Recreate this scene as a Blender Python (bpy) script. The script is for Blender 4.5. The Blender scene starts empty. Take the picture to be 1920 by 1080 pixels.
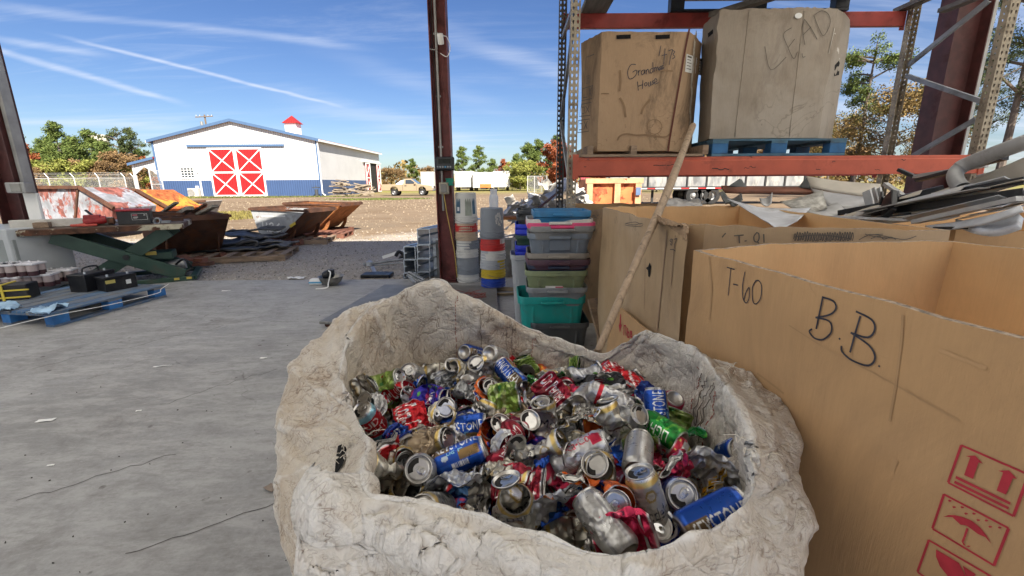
import bpy, bmesh, math, random
import numpy as np
from mathutils import Vector, Matrix
rad = math.radians
SC = bpy.context.scene
COL = SC.collection

# ------------------------------------------------------------------ camera
H = 1.3                                   # lens height above the slab
FPX, PITCH, ROLL = 815.0, 13.6, -0.4
cd = bpy.data.cameras.new('camera')
cd.sensor_width = 36.0
cd.lens = 36.0 * FPX / 1920.0
cd.clip_start, cd.clip_end = 0.02, 3000.0
cam = bpy.data.objects.new('camera', cd)
CAMR = Matrix.Rotation(rad(90 - PITCH), 3, 'X') @ Matrix.Rotation(rad(ROLL), 3, 'Z')
cam.matrix_world = Matrix.Translation((0, 0, H)) @ CAMR.to_4x4()
COL.objects.link(cam)
SC.camera = cam

# ------------------------------------------------------------------ light
SUN_EL, SUN_AZ = 42.0, 155.0              # azimuth clockwise from +Y
SUN_DIR = Vector((math.sin(rad(SUN_AZ)) * math.cos(rad(SUN_EL)),
                  math.cos(rad(SUN_AZ)) * math.cos(rad(SUN_EL)), math.sin(rad(SUN_EL))))
sd = bpy.data.lights.new('sun', 'SUN')
sd.energy, sd.angle, sd.color = 4.8, rad(0.53), (1.0, 0.93, 0.82)
sun = bpy.data.objects.new('sun', sd)
sun.rotation_euler = (-SUN_DIR).to_track_quat('-Z', 'Y').to_euler()
sun.location = (20, -40, 40)
COL.objects.link(sun)

SC.view_settings.view_transform = 'Standard'
SC.view_settings.look = 'None'
SC.view_settings.exposure = 1.46
SC.view_settings.gamma = 1.0
SKY_STRENGTH = 0.05


def ray(px, py):
    """direction of the photograph's pixel, in world space"""
    return CAMR @ Vector(((px - 960) / FPX, -(py - 540) / FPX, -1.0))


def P(px, py, Y):
    d = ray(px, py)
    return Vector((0, 0, H)) + d * (Y / d.y)


def G(px, py, Z=0.0):
    d = ray(px, py)
    return Vector((0, 0, H)) + d * ((Z - H) / d.z)


SURF = None                               # the panel being written on, once it has its dents
def onplane(px, py, p0, n, off=0.0):
    d = ray(px, py); o = Vector((0, 0, H)); n = Vector(n).normalized(); p0 = Vector(p0)
    t = (p0 - o).dot(n) / d.dot(n)
    q = o + d * t
    if SURF is not None:
        h = SURF.ray_cast(o, d.normalized())
        if h[0] is not None and (h[0] - q).length < .16: return h[0] - d.normalized() * max(off * .5, .0012)
    if n.dot(d) > 0: n = -n
    return q + n * off


def skydir(px, py):
    return ray(px, py).normalized()


# world: Nishita sky with cirrus and contrails far above
W_ = bpy.data.worlds.new('World'); SC.world = W_; W_.use_nodes = True
nt = W_.node_tree; nt.nodes.clear()
def wn(t, **k):
    n = nt.nodes.new(t)
    for a, b in k.items(): setattr(n, a, b)
    return n
def wl(a, b): nt.links.new(a, b)
def wmath(op, a, b=None, c=None, clamp=False):
    n = wn('ShaderNodeMath', operation=op, use_clamp=clamp)
    for i, v in enumerate((a, b, c)):
        if v is None: continue
        if isinstance(v, (int, float)): n.inputs[i].default_value = v
        else: wl(v, n.inputs[i])
    return n.outputs[0]
sky = wn('ShaderNodeTexSky', sky_type='NISHITA')
sky.sun_disc = False
sky.sun_elevation, sky.sun_rotation = rad(SUN_EL), rad(SUN_AZ)
sky.altitude, sky.air_density, sky.dust_density, sky.ozone_density = 0, 0.9, 0.9, 2.6
tc = wn('ShaderNodeTexCoord')
hsv = wn('ShaderNodeHueSaturation'); hsv.inputs['Saturation'].default_value = 1.2; hsv.inputs['Hue'].default_value = .512; hsv.inputs['Value'].default_value = 1.0
wl(sky.outputs[0], hsv.inputs['Color'])
nrm = wn('ShaderNodeVectorMath', operation='NORMALIZE'); wl(tc.outputs['Generated'], nrm.inputs[0])
sep = wn('ShaderNodeSeparateXYZ'); wl(nrm.outputs[0], sep.inputs[0])
# flatten on to a cloud deck: xy / (z + .08)
den = wmath('ADD', wmath('MAXIMUM', sep.outputs[2], 0.0), 0.10)
cx = wmath('DIVIDE', sep.outputs[0], den); cy = wmath('DIVIDE', sep.outputs[1], den)
comb = wn('ShaderNodeCombineXYZ'); wl(cx, comb.inputs[0]); wl(cy, comb.inputs[1])
def wnoise(scale, rot, sx, sy, detail=7, rough=.6, dist=.4):
    mp = wn('ShaderNodeMapping'); mp.inputs['Rotation'].default_value = (0, 0, rad(rot)); mp.inputs['Scale'].default_value = (sx, sy, 1)
    wl(comb.outputs[0], mp.inputs[0])
    n = wn('ShaderNodeTexNoise'); n.inputs['Scale'].default_value = scale; n.inputs['Detail'].default_value = detail
    n.inputs['Roughness'].default_value = rough; n.inputs['Distortion'].default_value = dist
    wl(mp.outputs[0], n.inputs['Vector'])
    return n.outputs[0]
def wramp(x, a, b, lo=0., hi=1.):
    m = wn('ShaderNodeMapRange', interpolation_type='SMOOTHSTEP')
    wl(x, m.inputs[0]); m.inputs[1].default_value = a; m.inputs[2].default_value = b; m.inputs[3].default_value = lo; m.inputs[4].default_value = hi
    return m.outputs[0]
n1 = wnoise(1.9, 62, .28, 1.6, 10, .68, .7)
n2 = wnoise(.5, 20, 1, 1, 4, .5, .2)
cir = wmath('MULTIPLY', wramp(n1, .45, .78), wramp(n2, .35, .62))
n3 = wnoise(2.2, 70, .22, 1.2, 6, .6, .5)
right = wramp(sep.outputs[0], .25, .72)
cir2 = wmath('MULTIPLY', wramp(n3, .35, .7), right)
cloud = wmath('ADD', wmath('MULTIPLY', cir, .34), wmath('MULTIPLY', cir2, .55))
def contrail(a, b, w, amp, soft=.12):
    global cloud
    da, db = skydir(*a), skydir(*b)
    n = da.cross(db).normalized(); al = (db - da * db.dot(da)).normalized()
    L = math.acos(max(-1, min(1, da.dot(db))))
    d = wn('ShaderNodeVectorMath', operation='DOT_PRODUCT'); wl(nrm.outputs[0], d.inputs[0]); d.inputs[1].default_value = n
    e = wn('ShaderNodeVectorMath', operation='DOT_PRODUCT'); wl(nrm.outputs[0], e.inputs[0]); e.inputs[1].default_value = al
    wob = wmath('MULTIPLY', wmath('SUBTRACT', n3, .5), w * 2.2)
    dist = wmath('ABSOLUTE', wmath('ADD', d.outputs['Value'], wob))
    m = wramp(dist, 0, w, 1, 0)
    m = wmath('MULTIPLY', m, wramp(e.outputs['Value'], -soft, soft))
    m = wmath('MULTIPLY', m, wramp(e.outputs['Value'], math.sin(L) - soft * .3, math.sin(L) + soft, 1, 0))
    m = wmath('MULTIPLY', m, wramp(n1, .2, .6, .35, 1))
    cloud = wmath('ADD', cloud, wmath('MULTIPLY', m, amp))
contrail((160, 80), (600, 190), .0045, .55, .06)
contrail((-60, 80), (300, 182), .0075, .5, .05)
contrail((-60, 5), (620, 82), .010, .26, .1)
contrail((-60, 225), (300, 236), .011, .35, .08)
contrail((-60, 65), (150, 97), .008, .34, .05)
contrail((620, 100), (900, 190), .030, .13, .1)
contrail((860, 70), (1060, 140), .03, .28, .1)
contrail((560, 190), (860, 262), .035, .25, .1)
cloud = wmath('MINIMUM', cloud, .88)
mixc = wn('ShaderNodeMix', data_type='RGBA'); wl(cloud, mixc.inputs[0]); wl(hsv.outputs[0], mixc.inputs[6])
mixc.inputs[7].default_value = (6.6, 7.1, 8.2, 1)
bg = wn('ShaderNodeBackground'); wl(mixc.outputs[2], bg.inputs[0]); bg.inputs[1].default_value = SKY_STRENGTH
wo = wn('ShaderNodeOutputWorld'); wl(bg.outputs[0], wo.inputs[0])


# ------------------------------------------------------------------ noise
_rs = np.random.RandomState(7)
_perm = _rs.permutation(256); _perm = np.concatenate([_perm, _perm])
_grad = _rs.normal(size=(256, 3)); _grad /= np.linalg.norm(_grad, axis=1)[:, None]
def pn(p):
    """vectorised gradient noise, about -0.6 .. 0.6"""
    p = np.asarray(p, float); i = np.floor(p).astype(int); f = p - i; u = f * f * f * (f * (f * 6 - 15) + 10)
    r = 0
    for dx in (0, 1):
        for dy in (0, 1):
            for dz in (0, 1):
                h = _perm[(_perm[(_perm[(i[:, 0] + dx) & 255] + i[:, 1] + dy) & 255] + i[:, 2] + dz) & 255]
                g = _grad[h]
                w = (u[:, 0] if dx else 1 - u[:, 0]) * (u[:, 1] if dy else 1 - u[:, 1]) * (u[:, 2] if dz else 1 - u[:, 2])
                r = r + w * (g[:, 0] * (f[:, 0] - dx) + g[:, 1] * (f[:, 1] - dy) + g[:, 2] * (f[:, 2] - dz))
    return r
def fbm(p, o=4, lac=2.1, g=.5):
    p = np.asarray(p, float); r = 0; a = 1
    for k in range(o):
        r = r + a * pn(p + 17.3 * k); p = p * lac; a *= g
    return r
def ridge(p): return 1 - np.abs(pn(p)) * 2.2
rng = random.Random(11)
U = rng.uniform


# ------------------------------------------------------------------ materials
MATS = {}
def srgb(h):
    h = h.lstrip('#'); c = [int(h[i:i + 2], 16) / 255 for i in (0, 2, 4)]
    return tuple(x / 12.92 if x < .04045 else ((x + .055) / 1.055) ** 2.4 for x in c)
class NT:
    def __init__(s, name):
        s.m = bpy.data.materials.new(name); s.m.use_nodes = True; s.t = s.m.node_tree
        s.b = s.t.nodes['Principled BSDF']; s.tc = None
    def n(s, t, **k):
        n = s.t.nodes.new(t)
        for a, b in k.items(): setattr(n, a, b)
        return n
    def l(s, a, b): s.t.links.new(a, b)
    def coord(s, stretch=(1, 1, 1), rot=(0, 0, 0), out='Object'):
        if s.tc is None: s.tc = s.n('ShaderNodeTexCoord')
        mp = s.n('ShaderNodeMapping'); mp.inputs['Scale'].default_value = stretch; mp.inputs['Rotation'].default_value = rot
        s.l(s.tc.outputs[out], mp.inputs[0]); return mp.outputs[0]
    def noise(s, co, scale, detail=6, rough=.55, dist=0):
        n = s.n('ShaderNodeTexNoise'); n.inputs['Scale'].default_value = scale; n.inputs['Detail'].default_value = detail
        n.inputs['Roughness'].default_value = rough; n.inputs['Distortion'].default_value = dist
        s.l(co, n.inputs['Vector']); return n.outputs[0]
    def ramp(s, x, a, b, lo=0., hi=1., smooth=True):
        m = s.n('ShaderNodeMapRange'); m.interpolation_type = 'SMOOTHSTEP' if smooth else 'LINEAR'
        s.l(x, m.inputs[0])
        for i, v in enumerate((a, b, lo, hi)): m.inputs[i + 1].default_value = v
        return m.outputs[0]
    def mix(s, f, a, b, mode='MIX'):
        m = s.n('ShaderNodeMix', data_type='RGBA', blend_type=mode)
        for sock, v in ((m.inputs[0], f), (m.inputs[6], a), (m.inputs[7], b)):
            if isinstance(v, (int, float)): sock.default_value = v
            elif isinstance(v, tuple): sock.default_value = v if len(v) == 4 else (*v, 1)
            else: s.l(v, sock)
        return m.outputs[2]
    def math(s, op, a, b=0., clamp=False):
        m = s.n('ShaderNodeMath', operation=op, use_clamp=clamp)
        for i, v in enumerate((a, b)):
            if isinstance(v, (int, float)): m.inputs[i].default_value = v
            else: s.l(v, m.inputs[i])
        return m.outputs[0]
    def bump(s, h, strength, dist=.01, prev=None):
        b = s.n('ShaderNodeBump'); b.inputs['Strength'].default_value = strength; b.inputs['Distance'].default_value = dist
        s.l(h, b.inputs['Height'])
        if prev is not None: s.l(prev, b.inputs['Normal'])
        s.l(b.outputs[0], s.b.inputs['Normal']); return b.outputs[0]
    def set(s, **k):
        for a, v in k.items():
            sock = s.b.inputs[{'base': 'Base Color', 'rough': 'Roughness', 'metal': 'Metallic', 'spec': 'Specular IOR Level', 'coat': 'Coat Weight', 'alpha': 'Alpha', 'trans': 'Transmission Weight'}[a]]
            if isinstance(v, (int, float)): sock.default_value = v
            elif isinstance(v, tuple): sock.default_value = v if len(v) == 4 else (*v, 1)
            else: s.l(v, sock)
def mat(name, col, rough=.6, metal=0., var=.12, vs=5., bump=0., bs=40., dirt=0., dcol=(.07, .055, .04), ds=3., stretch=(1, 1, 1), rust=0., rcol=(.16, .05, .02), rs=4., spec=.4, island=0., coat=0.):
    if name in MATS: return MATS[name]
    if isinstance(col, str): col = srgb(col)
    t = NT(name); co = t.coord(stretch)
    v = t.noise(co, vs)
    c = t.mix(t.ramp(v, .3, .7), tuple(x * (1 - var) for x in col), tuple(min(1, x * (1 + var)) for x in col))
    if island:
        g = t.n('ShaderNodeNewGeometry')
        c = t.mix(1.0, c, t.mix(t.ramp(g.outputs['Random Per Island'], 0, 1, 0, 1, False), (1 - island,) * 3, (1.0 + island * .6,) * 3), 'MULTIPLY')
    r = None
    if dirt:
        d = t.noise(co, ds, 9, .68, .3)
        m = t.ramp(d, .62 - dirt * .35, .78 - dirt * .25)
        c = t.mix(t.math('MULTIPLY', m, min(.9, .35 + dirt)), c, dcol)
        r = m
    mm = None
    if rust:
        d = t.noise(t.coord(stretch), rs, 10, .7, .5)
        mm = t.ramp(d, .68 - rust * .4, .72 - rust * .4)
        rc = t.mix(t.ramp(t.noise(co, rs * 5, 5), .3, .7), tuple(x * .45 for x in rcol), tuple(min(1, x * 1.5) for x in rcol))
        c = t.mix(mm, c, rc)
    t.set(base=c, rough=rough, metal=metal, spec=spec, coat=coat)
    if r is not None: t.set(rough=t.ramp(r, 0, 1, rough, min(1, rough + .25)))
    if mm is not None:
        t.set(rough=t.ramp(mm, 0, 1, rough, .85)); t.set(metal=t.ramp(mm, 0, 1, metal, 0.))
    if bump: t.bump(t.noise(co, bs, 8, .6), bump, .01)
    MATS[name] = t.m
    return t.m


# ------------------------------------------------------------------ mesh builder
WM = {}                                   # world matrices of the things built so far
def thing(name, label, cat, loc=(0, 0, 0), rotz=0., group=None, kind=None):
    o = bpy.data.objects.new(name, None); o.empty_display_size = .1
    COL.objects.link(o); o.location = loc; o.rotation_euler = (0, 0, rotz)
    WM[o] = Matrix.Translation(loc) @ Matrix.Rotation(rotz, 4, 'Z')
    return tag(o, label, cat, group, kind)
def tag(o, label=None, cat=None, group=None, kind=None):
    for k, v in (('label', label), ('category', cat), ('group', group), ('kind', kind)):
        if v: o[k] = v
    return o
def dup(root, loc=None, rotz=None, label=None, group=None):
    r = root.copy(); COL.objects.link(r)
    if loc is not None: r.location = loc
    if rotz is not None: r.rotation_euler = (0, 0, rotz)
    if label: r['label'] = label
    if group: r['group'] = group
    WM[r] = Matrix.Translation(r.location) @ r.rotation_euler.to_matrix().to_4x4()
    for ch in list(root.children):
        c = ch.copy(); COL.objects.link(c); c.parent = r; WM[c] = WM[r]
        for g in list(ch.children):
            d = g.copy(); COL.objects.link(d); d.parent = c; WM[d] = WM[r]
    return r
def frame(a, b, up=(0, 0, 1)):
    """axes with Z' along a->b"""
    z = (Vector(b) - Vector(a)).normalized(); up = Vector(up)
    if abs(z.dot(up)) > .98: up = Vector((0, 1, 0))
    x = up.cross(z).normalized(); y = z.cross(x)
    return x, y, z
class MB:
    def __init__(s): s.v = []; s.f = []; s.mi = []
    def add(s, vs, fs, m=0):
        o = len(s.v); s.v += [tuple(p) for p in vs]
        s.f += [tuple(i + o for i in f) for f in fs]; s.mi += [m] * len(fs); return s
    def box(s, c, sz, m=0, R=None, taper=1.0):
        c = Vector(c); vs = []
        for z in (-.5, .5):
            k = taper if z > 0 else 1
            for x, y in ((-.5, -.5), (.5, -.5), (.5, .5), (-.5, .5)):
                p = Vector((x * sz[0] * k, y * sz[1] * k, z * sz[2]))
                vs.append(c + (R @ p if R else p))
        return s.add(vs, [(3, 2, 1, 0), (4, 5, 6, 7), (0, 1, 5, 4), (1, 2, 6, 5), (2, 3, 7, 6), (3, 0, 4, 7)], m)
    def bar(s, a, b, w, h, m=0, up=(0, 0, 1)):
        a, b = Vector(a), Vector(b); x, y, z = frame(a, b, up); vs = []
        for p in (a, b):
            for i, j in ((-.5, -.5), (.5, -.5), (.5, .5), (-.5, .5)): vs.append(p + x * (i * w) + y * (j * h))
        return s.add(vs, [(3, 2, 1, 0), (4, 5, 6, 7), (0, 1, 5, 4), (1, 2, 6, 5), (2, 3, 7, 6), (3, 0, 4, 7)], m)
    def section(s, poly, a, b, m=0, up=(0, 0, 1), cap=True):
        """extrude a 2-D outline (x', y') from a to b"""
        a, b = Vector(a), Vector(b); x, y, z = frame(a, b, up); n = len(poly)
        vs = [p + x * q[0] + y * q[1] for p in (a, b) for q in poly]
        fs = [(i, (i + 1) % n, n + (i + 1) % n, n + i) for i in range(n)]
        if cap: fs += [tuple(range(n - 1, -1, -1)), tuple(range(n, 2 * n))]
        return s.add(vs, fs, m)
    def prism(s, pts, vec, m=0):
        pts = [Vector(p) for p in pts]; vec = Vector(vec); n = len(pts)
        return s.add(pts + [p + vec for p in pts], [(i, (i + 1) % n, n + (i + 1) % n, n + i) for i in range(n)] + [tuple(range(n - 1, -1, -1)), tuple(range(n, 2 * n))], m)
    def tube(s, pts, r, n=8, m=0, cap=True):
        pts = [Vector(p) for p in pts]; k = len(pts); r = r if isinstance(r, (list, tuple)) else [r] * k
        d0 = (pts[1] - pts[0]).normalized(); x = d0.orthogonal().normalized(); vs = []
        for i, p in enumerate(pts):
            d = (pts[min(i + 1, k - 1)] - pts[max(i - 1, 0)]).normalized()
            x = (x - d * x.dot(d)).normalized(); y = d.cross(x)
            for j in range(n):
                t = 2 * math.pi * j / n; vs.append(p + (x * math.cos(t) + y * math.sin(t)) * r[i])
        fs = [(i * n + j, i * n + (j + 1) % n, (i + 1) * n + (j + 1) % n, (i + 1) * n + j) for i in range(k - 1) for j in range(n)]
        if cap: fs += [tuple(range(n - 1, -1, -1)), tuple(range((k - 1) * n, k * n))]
        return s.add(vs, fs, m)
    def lathe(s, prof, c=(0, 0, 0), n=24, m=0, R=None, cap=(False, False), sq=(1, 1)):
        c = Vector(c); vs = []
        for r, z in prof:
            for j in range(n):
                t = 2 * math.pi * j / n; p = Vector((r * math.cos(t) * sq[0], r * math.sin(t) * sq[1], z)); vs.append(c + (R @ p if R else p))
        k = len(prof)
        fs = [(i * n + j, i * n + (j + 1) % n, (i + 1) * n + (j + 1) % n, (i + 1) * n + j) for i in range(k - 1) for j in range(n)]
        if cap[0]: fs.append(tuple(range(n - 1, -1, -1)))
        if cap[1]: fs.append(tuple(range((k - 1) * n, k * n)))
        return s.add(vs, fs, m)
    def loft(s, rings, m=0, cap=(True, True)):
        n = len(rings[0]); vs = [p for r in rings for p in r]; k = len(rings)
        fs = [(i * n + j, i * n + (j + 1) % n, (i + 1) * n + (j + 1) % n, (i + 1) * n + j) for i in range(k - 1) for j in range(n)]
        if cap[0]: fs.append(tuple(range(n - 1, -1, -1)))
        if cap[1]: fs.append(tuple(range((k - 1) * n, k * n)))
        return s.add(vs, fs, m)
    def grid(s, pts, nu, nv, m=0, wrap=False):
        """pts row-major, nv rows of nu"""
        w = nu if wrap else nu - 1
        return s.add(pts, [(j * nu + i, j * nu + (i + 1) % nu, (j + 1) * nu + (i + 1) % nu, (j + 1) * nu + i) for j in range(nv - 1) for i in range(w)], m)
    def xf(s, M):
        s.v = [tuple(M @ Vector(p)) for p in s.v]; return s
    def build(s, name, mats, parent=None, world=False, smooth=False, bevel=0., solid=0., auto=None, seg=1):
        if not isinstance(mats, (list, tuple)): mats = [mats]
        me = bpy.data.meshes.new(name)
        V = np.array(s.v, float); loc = None
        if parent is not None:
            if world:
                Mi = np.array(WM[parent].inverted()); V = V @ Mi[:3, :3].T + Mi[:3, 3]
        else:
            mn, mx = V.min(0), V.max(0); loc = np.array([(mn[0] + mx[0]) / 2, (mn[1] + mx[1]) / 2, mn[2]]); V = V - loc
        me.from_pydata([tuple(p) for p in V], [], s.f)
        for m in mats: me.materials.append(m)
        me.polygons.foreach_set('material_index', s.mi)
        if smooth: me.polygons.foreach_set('use_smooth', [True] * len(s.f))
        me.update()
        o = bpy.data.objects.new(name, me); COL.objects.link(o)
        if parent is not None: o.parent = parent; WM[o] = WM[parent]
        else: o.location = loc; WM[o] = Matrix.Translation(Vector(loc))
        if auto is not None and smooth:
            try: me.set_sharp_from_angle(angle=rad(auto))
            except Exception: pass
        if solid:
            md = o.modifiers.new('solid', 'SOLIDIFY'); md.thickness = solid; md.offset = 0
        if bevel:
            md = o.modifiers.new('bevel', 'BEVEL'); md.width = bevel; md.segments = seg; md.limit_method = 'ANGLE'; md.angle_limit = rad(40)
        return o
def struct(name, mb, m, **k):
    o = mb.build(name, m, **k); o['kind'] = 'structure'; return o
def Rz(a): return Matrix.Rotation(a, 3, 'Z')
def Rx(a): return Matrix.Rotation(a, 3, 'X')
def Ry(a): return Matrix.Rotation(a, 3, 'Y')

# a marker stroke or printed mark lying on a flat panel
def ribbon(mb, pts, w, n, m=0, th=.0006):
    n = Vector(n).normalized(); pts = [Vector(p) for p in pts]; k = len(pts); L = []
    for i, p in enumerate(pts):
        d = (pts[min(i + 1, k - 1)] - pts[max(i - 1, 0)])
        if d.length < 1e-9: d = n.orthogonal()
        sd_ = n.cross(d).normalized() * (w / 2); L.append((p - sd_, p + sd_))
    vs = [q for a, b in L for q in (a, b)]
    o = [q + n * th for q in vs]
    fs = [(2 * i, 2 * i + 1, 2 * i + 3, 2 * i + 2) for i in range(k - 1)]
    return mb.add(o, fs, m)
def smoothline(pts, k=4):
    pts = [Vector(p) for p in pts]
    if len(pts) < 3: return pts
    out = []
    for i in range(len(pts) - 1):
        p0, p1, p2, p3 = pts[max(i - 1, 0)], pts[i], pts[i + 1], pts[min(i + 2, len(pts) - 1)]
        for j in range(k):
            t = j / k
            out.append(.5 * ((2 * p1) + (p2 - p0) * t + (2 * p0 - 5 * p1 + 4 * p2 - p3) * t * t + (3 * p1 - p0 - 3 * p2 + p3) * t ** 3))
    return out + [pts[-1]]
def writing(name, strokes, ox, oy, sc, p0, n, w, m, parent, off=.004, curve=True):
    """strokes in zoomed-photo coordinates, laid on to the panel they are written on"""
    mb = MB(); n = Vector(n).normalized()
    if n.dot(Vector(p0) - Vector((0, 0, H))) > 0: n = -n
    for st in strokes:
        q = [onplane(ox + x / sc, oy + y / sc, p0, n, off) for x, y in st]
        ribbon(mb, smoothline(q, 4) if curve else q, w, n)
    return mb.build(name, m, parent, world=True)
# ================================================================== SETTING
# ---- ground sheet: tan dirt, grey crushed stone towards the slab, worn grass
def ground_mat():
    t = NT('dirt ground'); co = t.coord()
    n0 = t.noise(co, .05, 5, .6, .6); n1 = t.noise(co, .35, 8, .65, .4); n2 = t.noise(co, 3.2, 8, .7); n3 = t.noise(co, 28, 6, .7)
    st = t.noise(t.coord((.25, 1.3, 1)), .9, 8, .7, .6)
    c = t.mix(t.ramp(n1, .32, .68), (.18, .125, .078), (.29, .215, .145))
    c = t.mix(t.ramp(st, .42, .68), c, (.30, .23, .155))
    c = t.mix(t.ramp(n2, .42, .72, 0, .75), c, (.20, .13, .075))
    c = t.mix(t.ramp(n3, .5, .75, 0, .4), c, (.33, .25, .16))
    sp = t.n('ShaderNodeSeparateXYZ'); t.l(t.coord(), sp.inputs[0]); wy = t.math('ADD', sp.outputs[1], 150.0)
    near = t.math('ADD', wy, t.math('MULTIPLY', t.math('SUBTRACT', n1, .5), 9.0))
    g = t.ramp(near, 11.8, 10.0)
    gr = t.mix(t.ramp(n3, .3, .7), (.24, .21, .175), (.56, .51, .45))
    gr = t.mix(t.ramp(n2, .35, .7), gr, (.38, .33, .27))
    pt = t.math('MULTIPLY', t.ramp(n1, .48, .66), t.ramp(near, 22, 14))
    g = t.math('MAXIMUM', g, t.math('MULTIPLY', pt, .85))
    c = t.mix(g, c, t.mix(t.ramp(near, 11.0, 14.0), gr, (.20, .155, .11)))
    c = t.mix(t.ramp(near, 11.0, 14.0), c, t.mix(1.0, c, (.84, .84, .84), 'MULTIPLY'))
    far = t.ramp(wy, 46, 75)
    gm = t.math('MULTIPLY', far, t.ramp(n0, .3, .55))
    c = t.mix(gm, c, t.mix(t.ramp(n2, .35, .7), (.17, .17, .04), (.33, .28, .10)))
    t.set(base=c, rough=.95, spec=.15)
    b = t.bump(n3, .7, .03)
    t.bump(n2, .6, .12, b)
    return t.m
mb = MB()
mb.box((0, 150, -.53), (900, 1000, 1.0))
struct('ground', mb, ground_mat())

def slab_mat():
    t = NT('worn concrete'); co = t.coord()
    st = t.noise(t.coord((1.1, 3.4, 1), (0, 0, rad(-24))), 2.6, 12, .78, .25)
    st2 = t.noise(t.coord((1.2, 3.6, 1), (0, 0, rad(-27))), 6, 10, .8, .2)
    n0 = t.noise(co, .45, 5, .6, .5); n1 = t.noise(co, 1.6, 12, .78, .2); n2 = t.noise(co, 55, 5, .7)
    c = t.mix(t.ramp(n0, .32, .68), (.245, .24, .23), (.335, .333, .328)); c = t.mix(t.ramp(n2, .35, .7, 0, .3), c, (.15, .14, .125))
    c = t.mix(t.ramp(st, .40, .60, 0, .6), c, (.41, .405, .395))
    c = t.mix(t.ramp(st2, .47, .66, 0, .5), c, (.175, .168, .158))
    c = t.mix(t.ramp(n1, .50, .66, 0, .5), c, (.15, .14, .13))
    c = t.mix(t.ramp(t.noise(co, 2.7, 9, .75, 1.5), .62, .70, 0, .6), c, (.46, .45, .43))
    vo = t.n('ShaderNodeTexVoronoi', feature='DISTANCE_TO_EDGE'); vo.inputs['Scale'].default_value = .30
    wv = t.n('ShaderNodeVectorMath', operation='ADD'); nz = t.n('ShaderNodeTexNoise'); nz.inputs['Scale'].default_value = 1.5; nz.inputs['Detail'].default_value = 7
    t.l(co, nz.inputs['Vector']); t.l(co, wv.inputs[0]); t.l(nz.outputs['Color'], wv.inputs[1]); t.l(wv.outputs[0], vo.inputs['Vector'])
    c = t.mix(t.math('MULTIPLY', t.ramp(vo.outputs['Distance'], .0035, .0, 0, .5), t.ramp(n1, .45, .6)), c, (.07, .06, .05))
    sp = t.n('ShaderNodeTexVoronoi', feature='F1'); sp.inputs['Scale'].default_value = 9; t.l(co, sp.inputs['Vector'])
    c = t.mix(t.math('MULTIPLY', t.ramp(sp.outputs['Distance'], .16, .10), t.ramp(n1, .5, .6, 0, .7)), c, (.07, .06, .05))
    t.set(base=c, rough=t.ramp(st, .3, .7, .55, .85), spec=.35)
    b = t.bump(n2, .25, .004)
    t.bump(st2, .12, .004, b)
    return t.m
mb = MB()
mb.box((0, -1.05, -.14), (30, 14.0, .28))
slab = struct('concrete_floor', mb, slab_mat())
rk = random.Random(21)
for a, b in (((235, 1040), (545, 935)), ((30, 940), (330, 850)), ((300, 760), (520, 690)), ((60, 690), (420, 610))):
    mb = MB(); L = [G(a[0] + (b[0] - a[0]) * k / 14, a[1] + (b[1] - a[1]) * k / 14 + rk.uniform(-3, 3), .0008) for k in range(15)]
    ribbon(mb, L, .0035, (0, 0, 1)); mb.build('floor_crack', mat('crack shadow', (.06, .052, .045), .95), slab, world=True)

# loose crushed stone between slab and yard (stuff)
def stones(name, n, area, smin, smax, m, z=-.03, seed=1):
    r = random.Random(seed); mb = MB()
    for _ in range(n):
        x, y = area(r)
        s = r.uniform(smin, smax) * (1 + .05 * max(0, y - 6)); h = s * r.uniform(.5, .9); a = r.uniform(0, 6.3)
        vs = [(x + s * math.cos(a + k * 1.57) * r.uniform(.6, 1.1), y + s * math.sin(a + k * 1.57) * r.uniform(.6, 1.1), z - .004) for k in range(4)]
        tp = [(x + .45 * (v[0] - x) + r.uniform(-.2, .2) * s, y + .45 * (v[1] - y), z + h) for v in vs]
        mb.add(vs + tp, [(4, 5, 6, 7), (0, 1, 5, 4), (1, 2, 6, 5), (2, 3, 7, 6), (3, 0, 4, 7)])
    o = mb.build(name, m); tag(o, kind='stuff'); return o
m_stone = mat('crushed stone', (.37, .335, .29), .9, var=.2, island=.6, vs=3)
o = stones('gravel', 9000, lambda r: (r.uniform(-9, 4), 5.97 + abs(r.gauss(0, 1)) * 2.6), .006, .022, m_stone, seed=3)
tag(o, 'loose grey crushed stone spread from the concrete edge into the yard', 'gravel')
m_chip = mat('wood chip straw', (.26, .205, .14), .9, var=.2, island=.35)
o = stones('dirt_clods', 6000, lambda r: (r.uniform(-22, 12), 10.5 + r.random() ** 1.6 * 32), .008, .03, m_chip, seed=5)
tag(o, 'scattered tan chips and clods over the sunlit dirt yard', 'dirt', kind='stuff')

def grass(name, n, cx, cy, rx, ry, h, cols, seed):
    r = random.Random(seed); mb = MB()
    for _ in range(n):
        a = r.uniform(0, 6.3); q = math.sqrt(r.random())
        x, y = cx + rx * q * math.cos(a) * (1 + .25 * math.sin(3 * a)), cy + ry * q * math.sin(a)
        b = r.uniform(0, 6.3); w = h * .22; hh = h * r.uniform(.4, 1.1); lx, ly = r.uniform(-.5, .5) * hh, r.uniform(-.5, .5) * hh
        dx, dy = w * math.cos(b), w * math.sin(b)
        mb.add([(x - dx, y - dy, -.035), (x + dx, y + dy, -.035), (x + lx, y + ly, -.03 + hh)], [(0, 1, 2)])
    return tag(mb.build(name, mat(name + str(seed), cols, .8, var=.3, island=.6)), kind='stuff')
tag(grass('grass', 5000, *G(440, 404, -.03).xy, 3.2, 3.0, .11, (.20, .17, .045), 1), 'yellow green worn grass patch beside the dark rusty hopper', 'grass')
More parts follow.
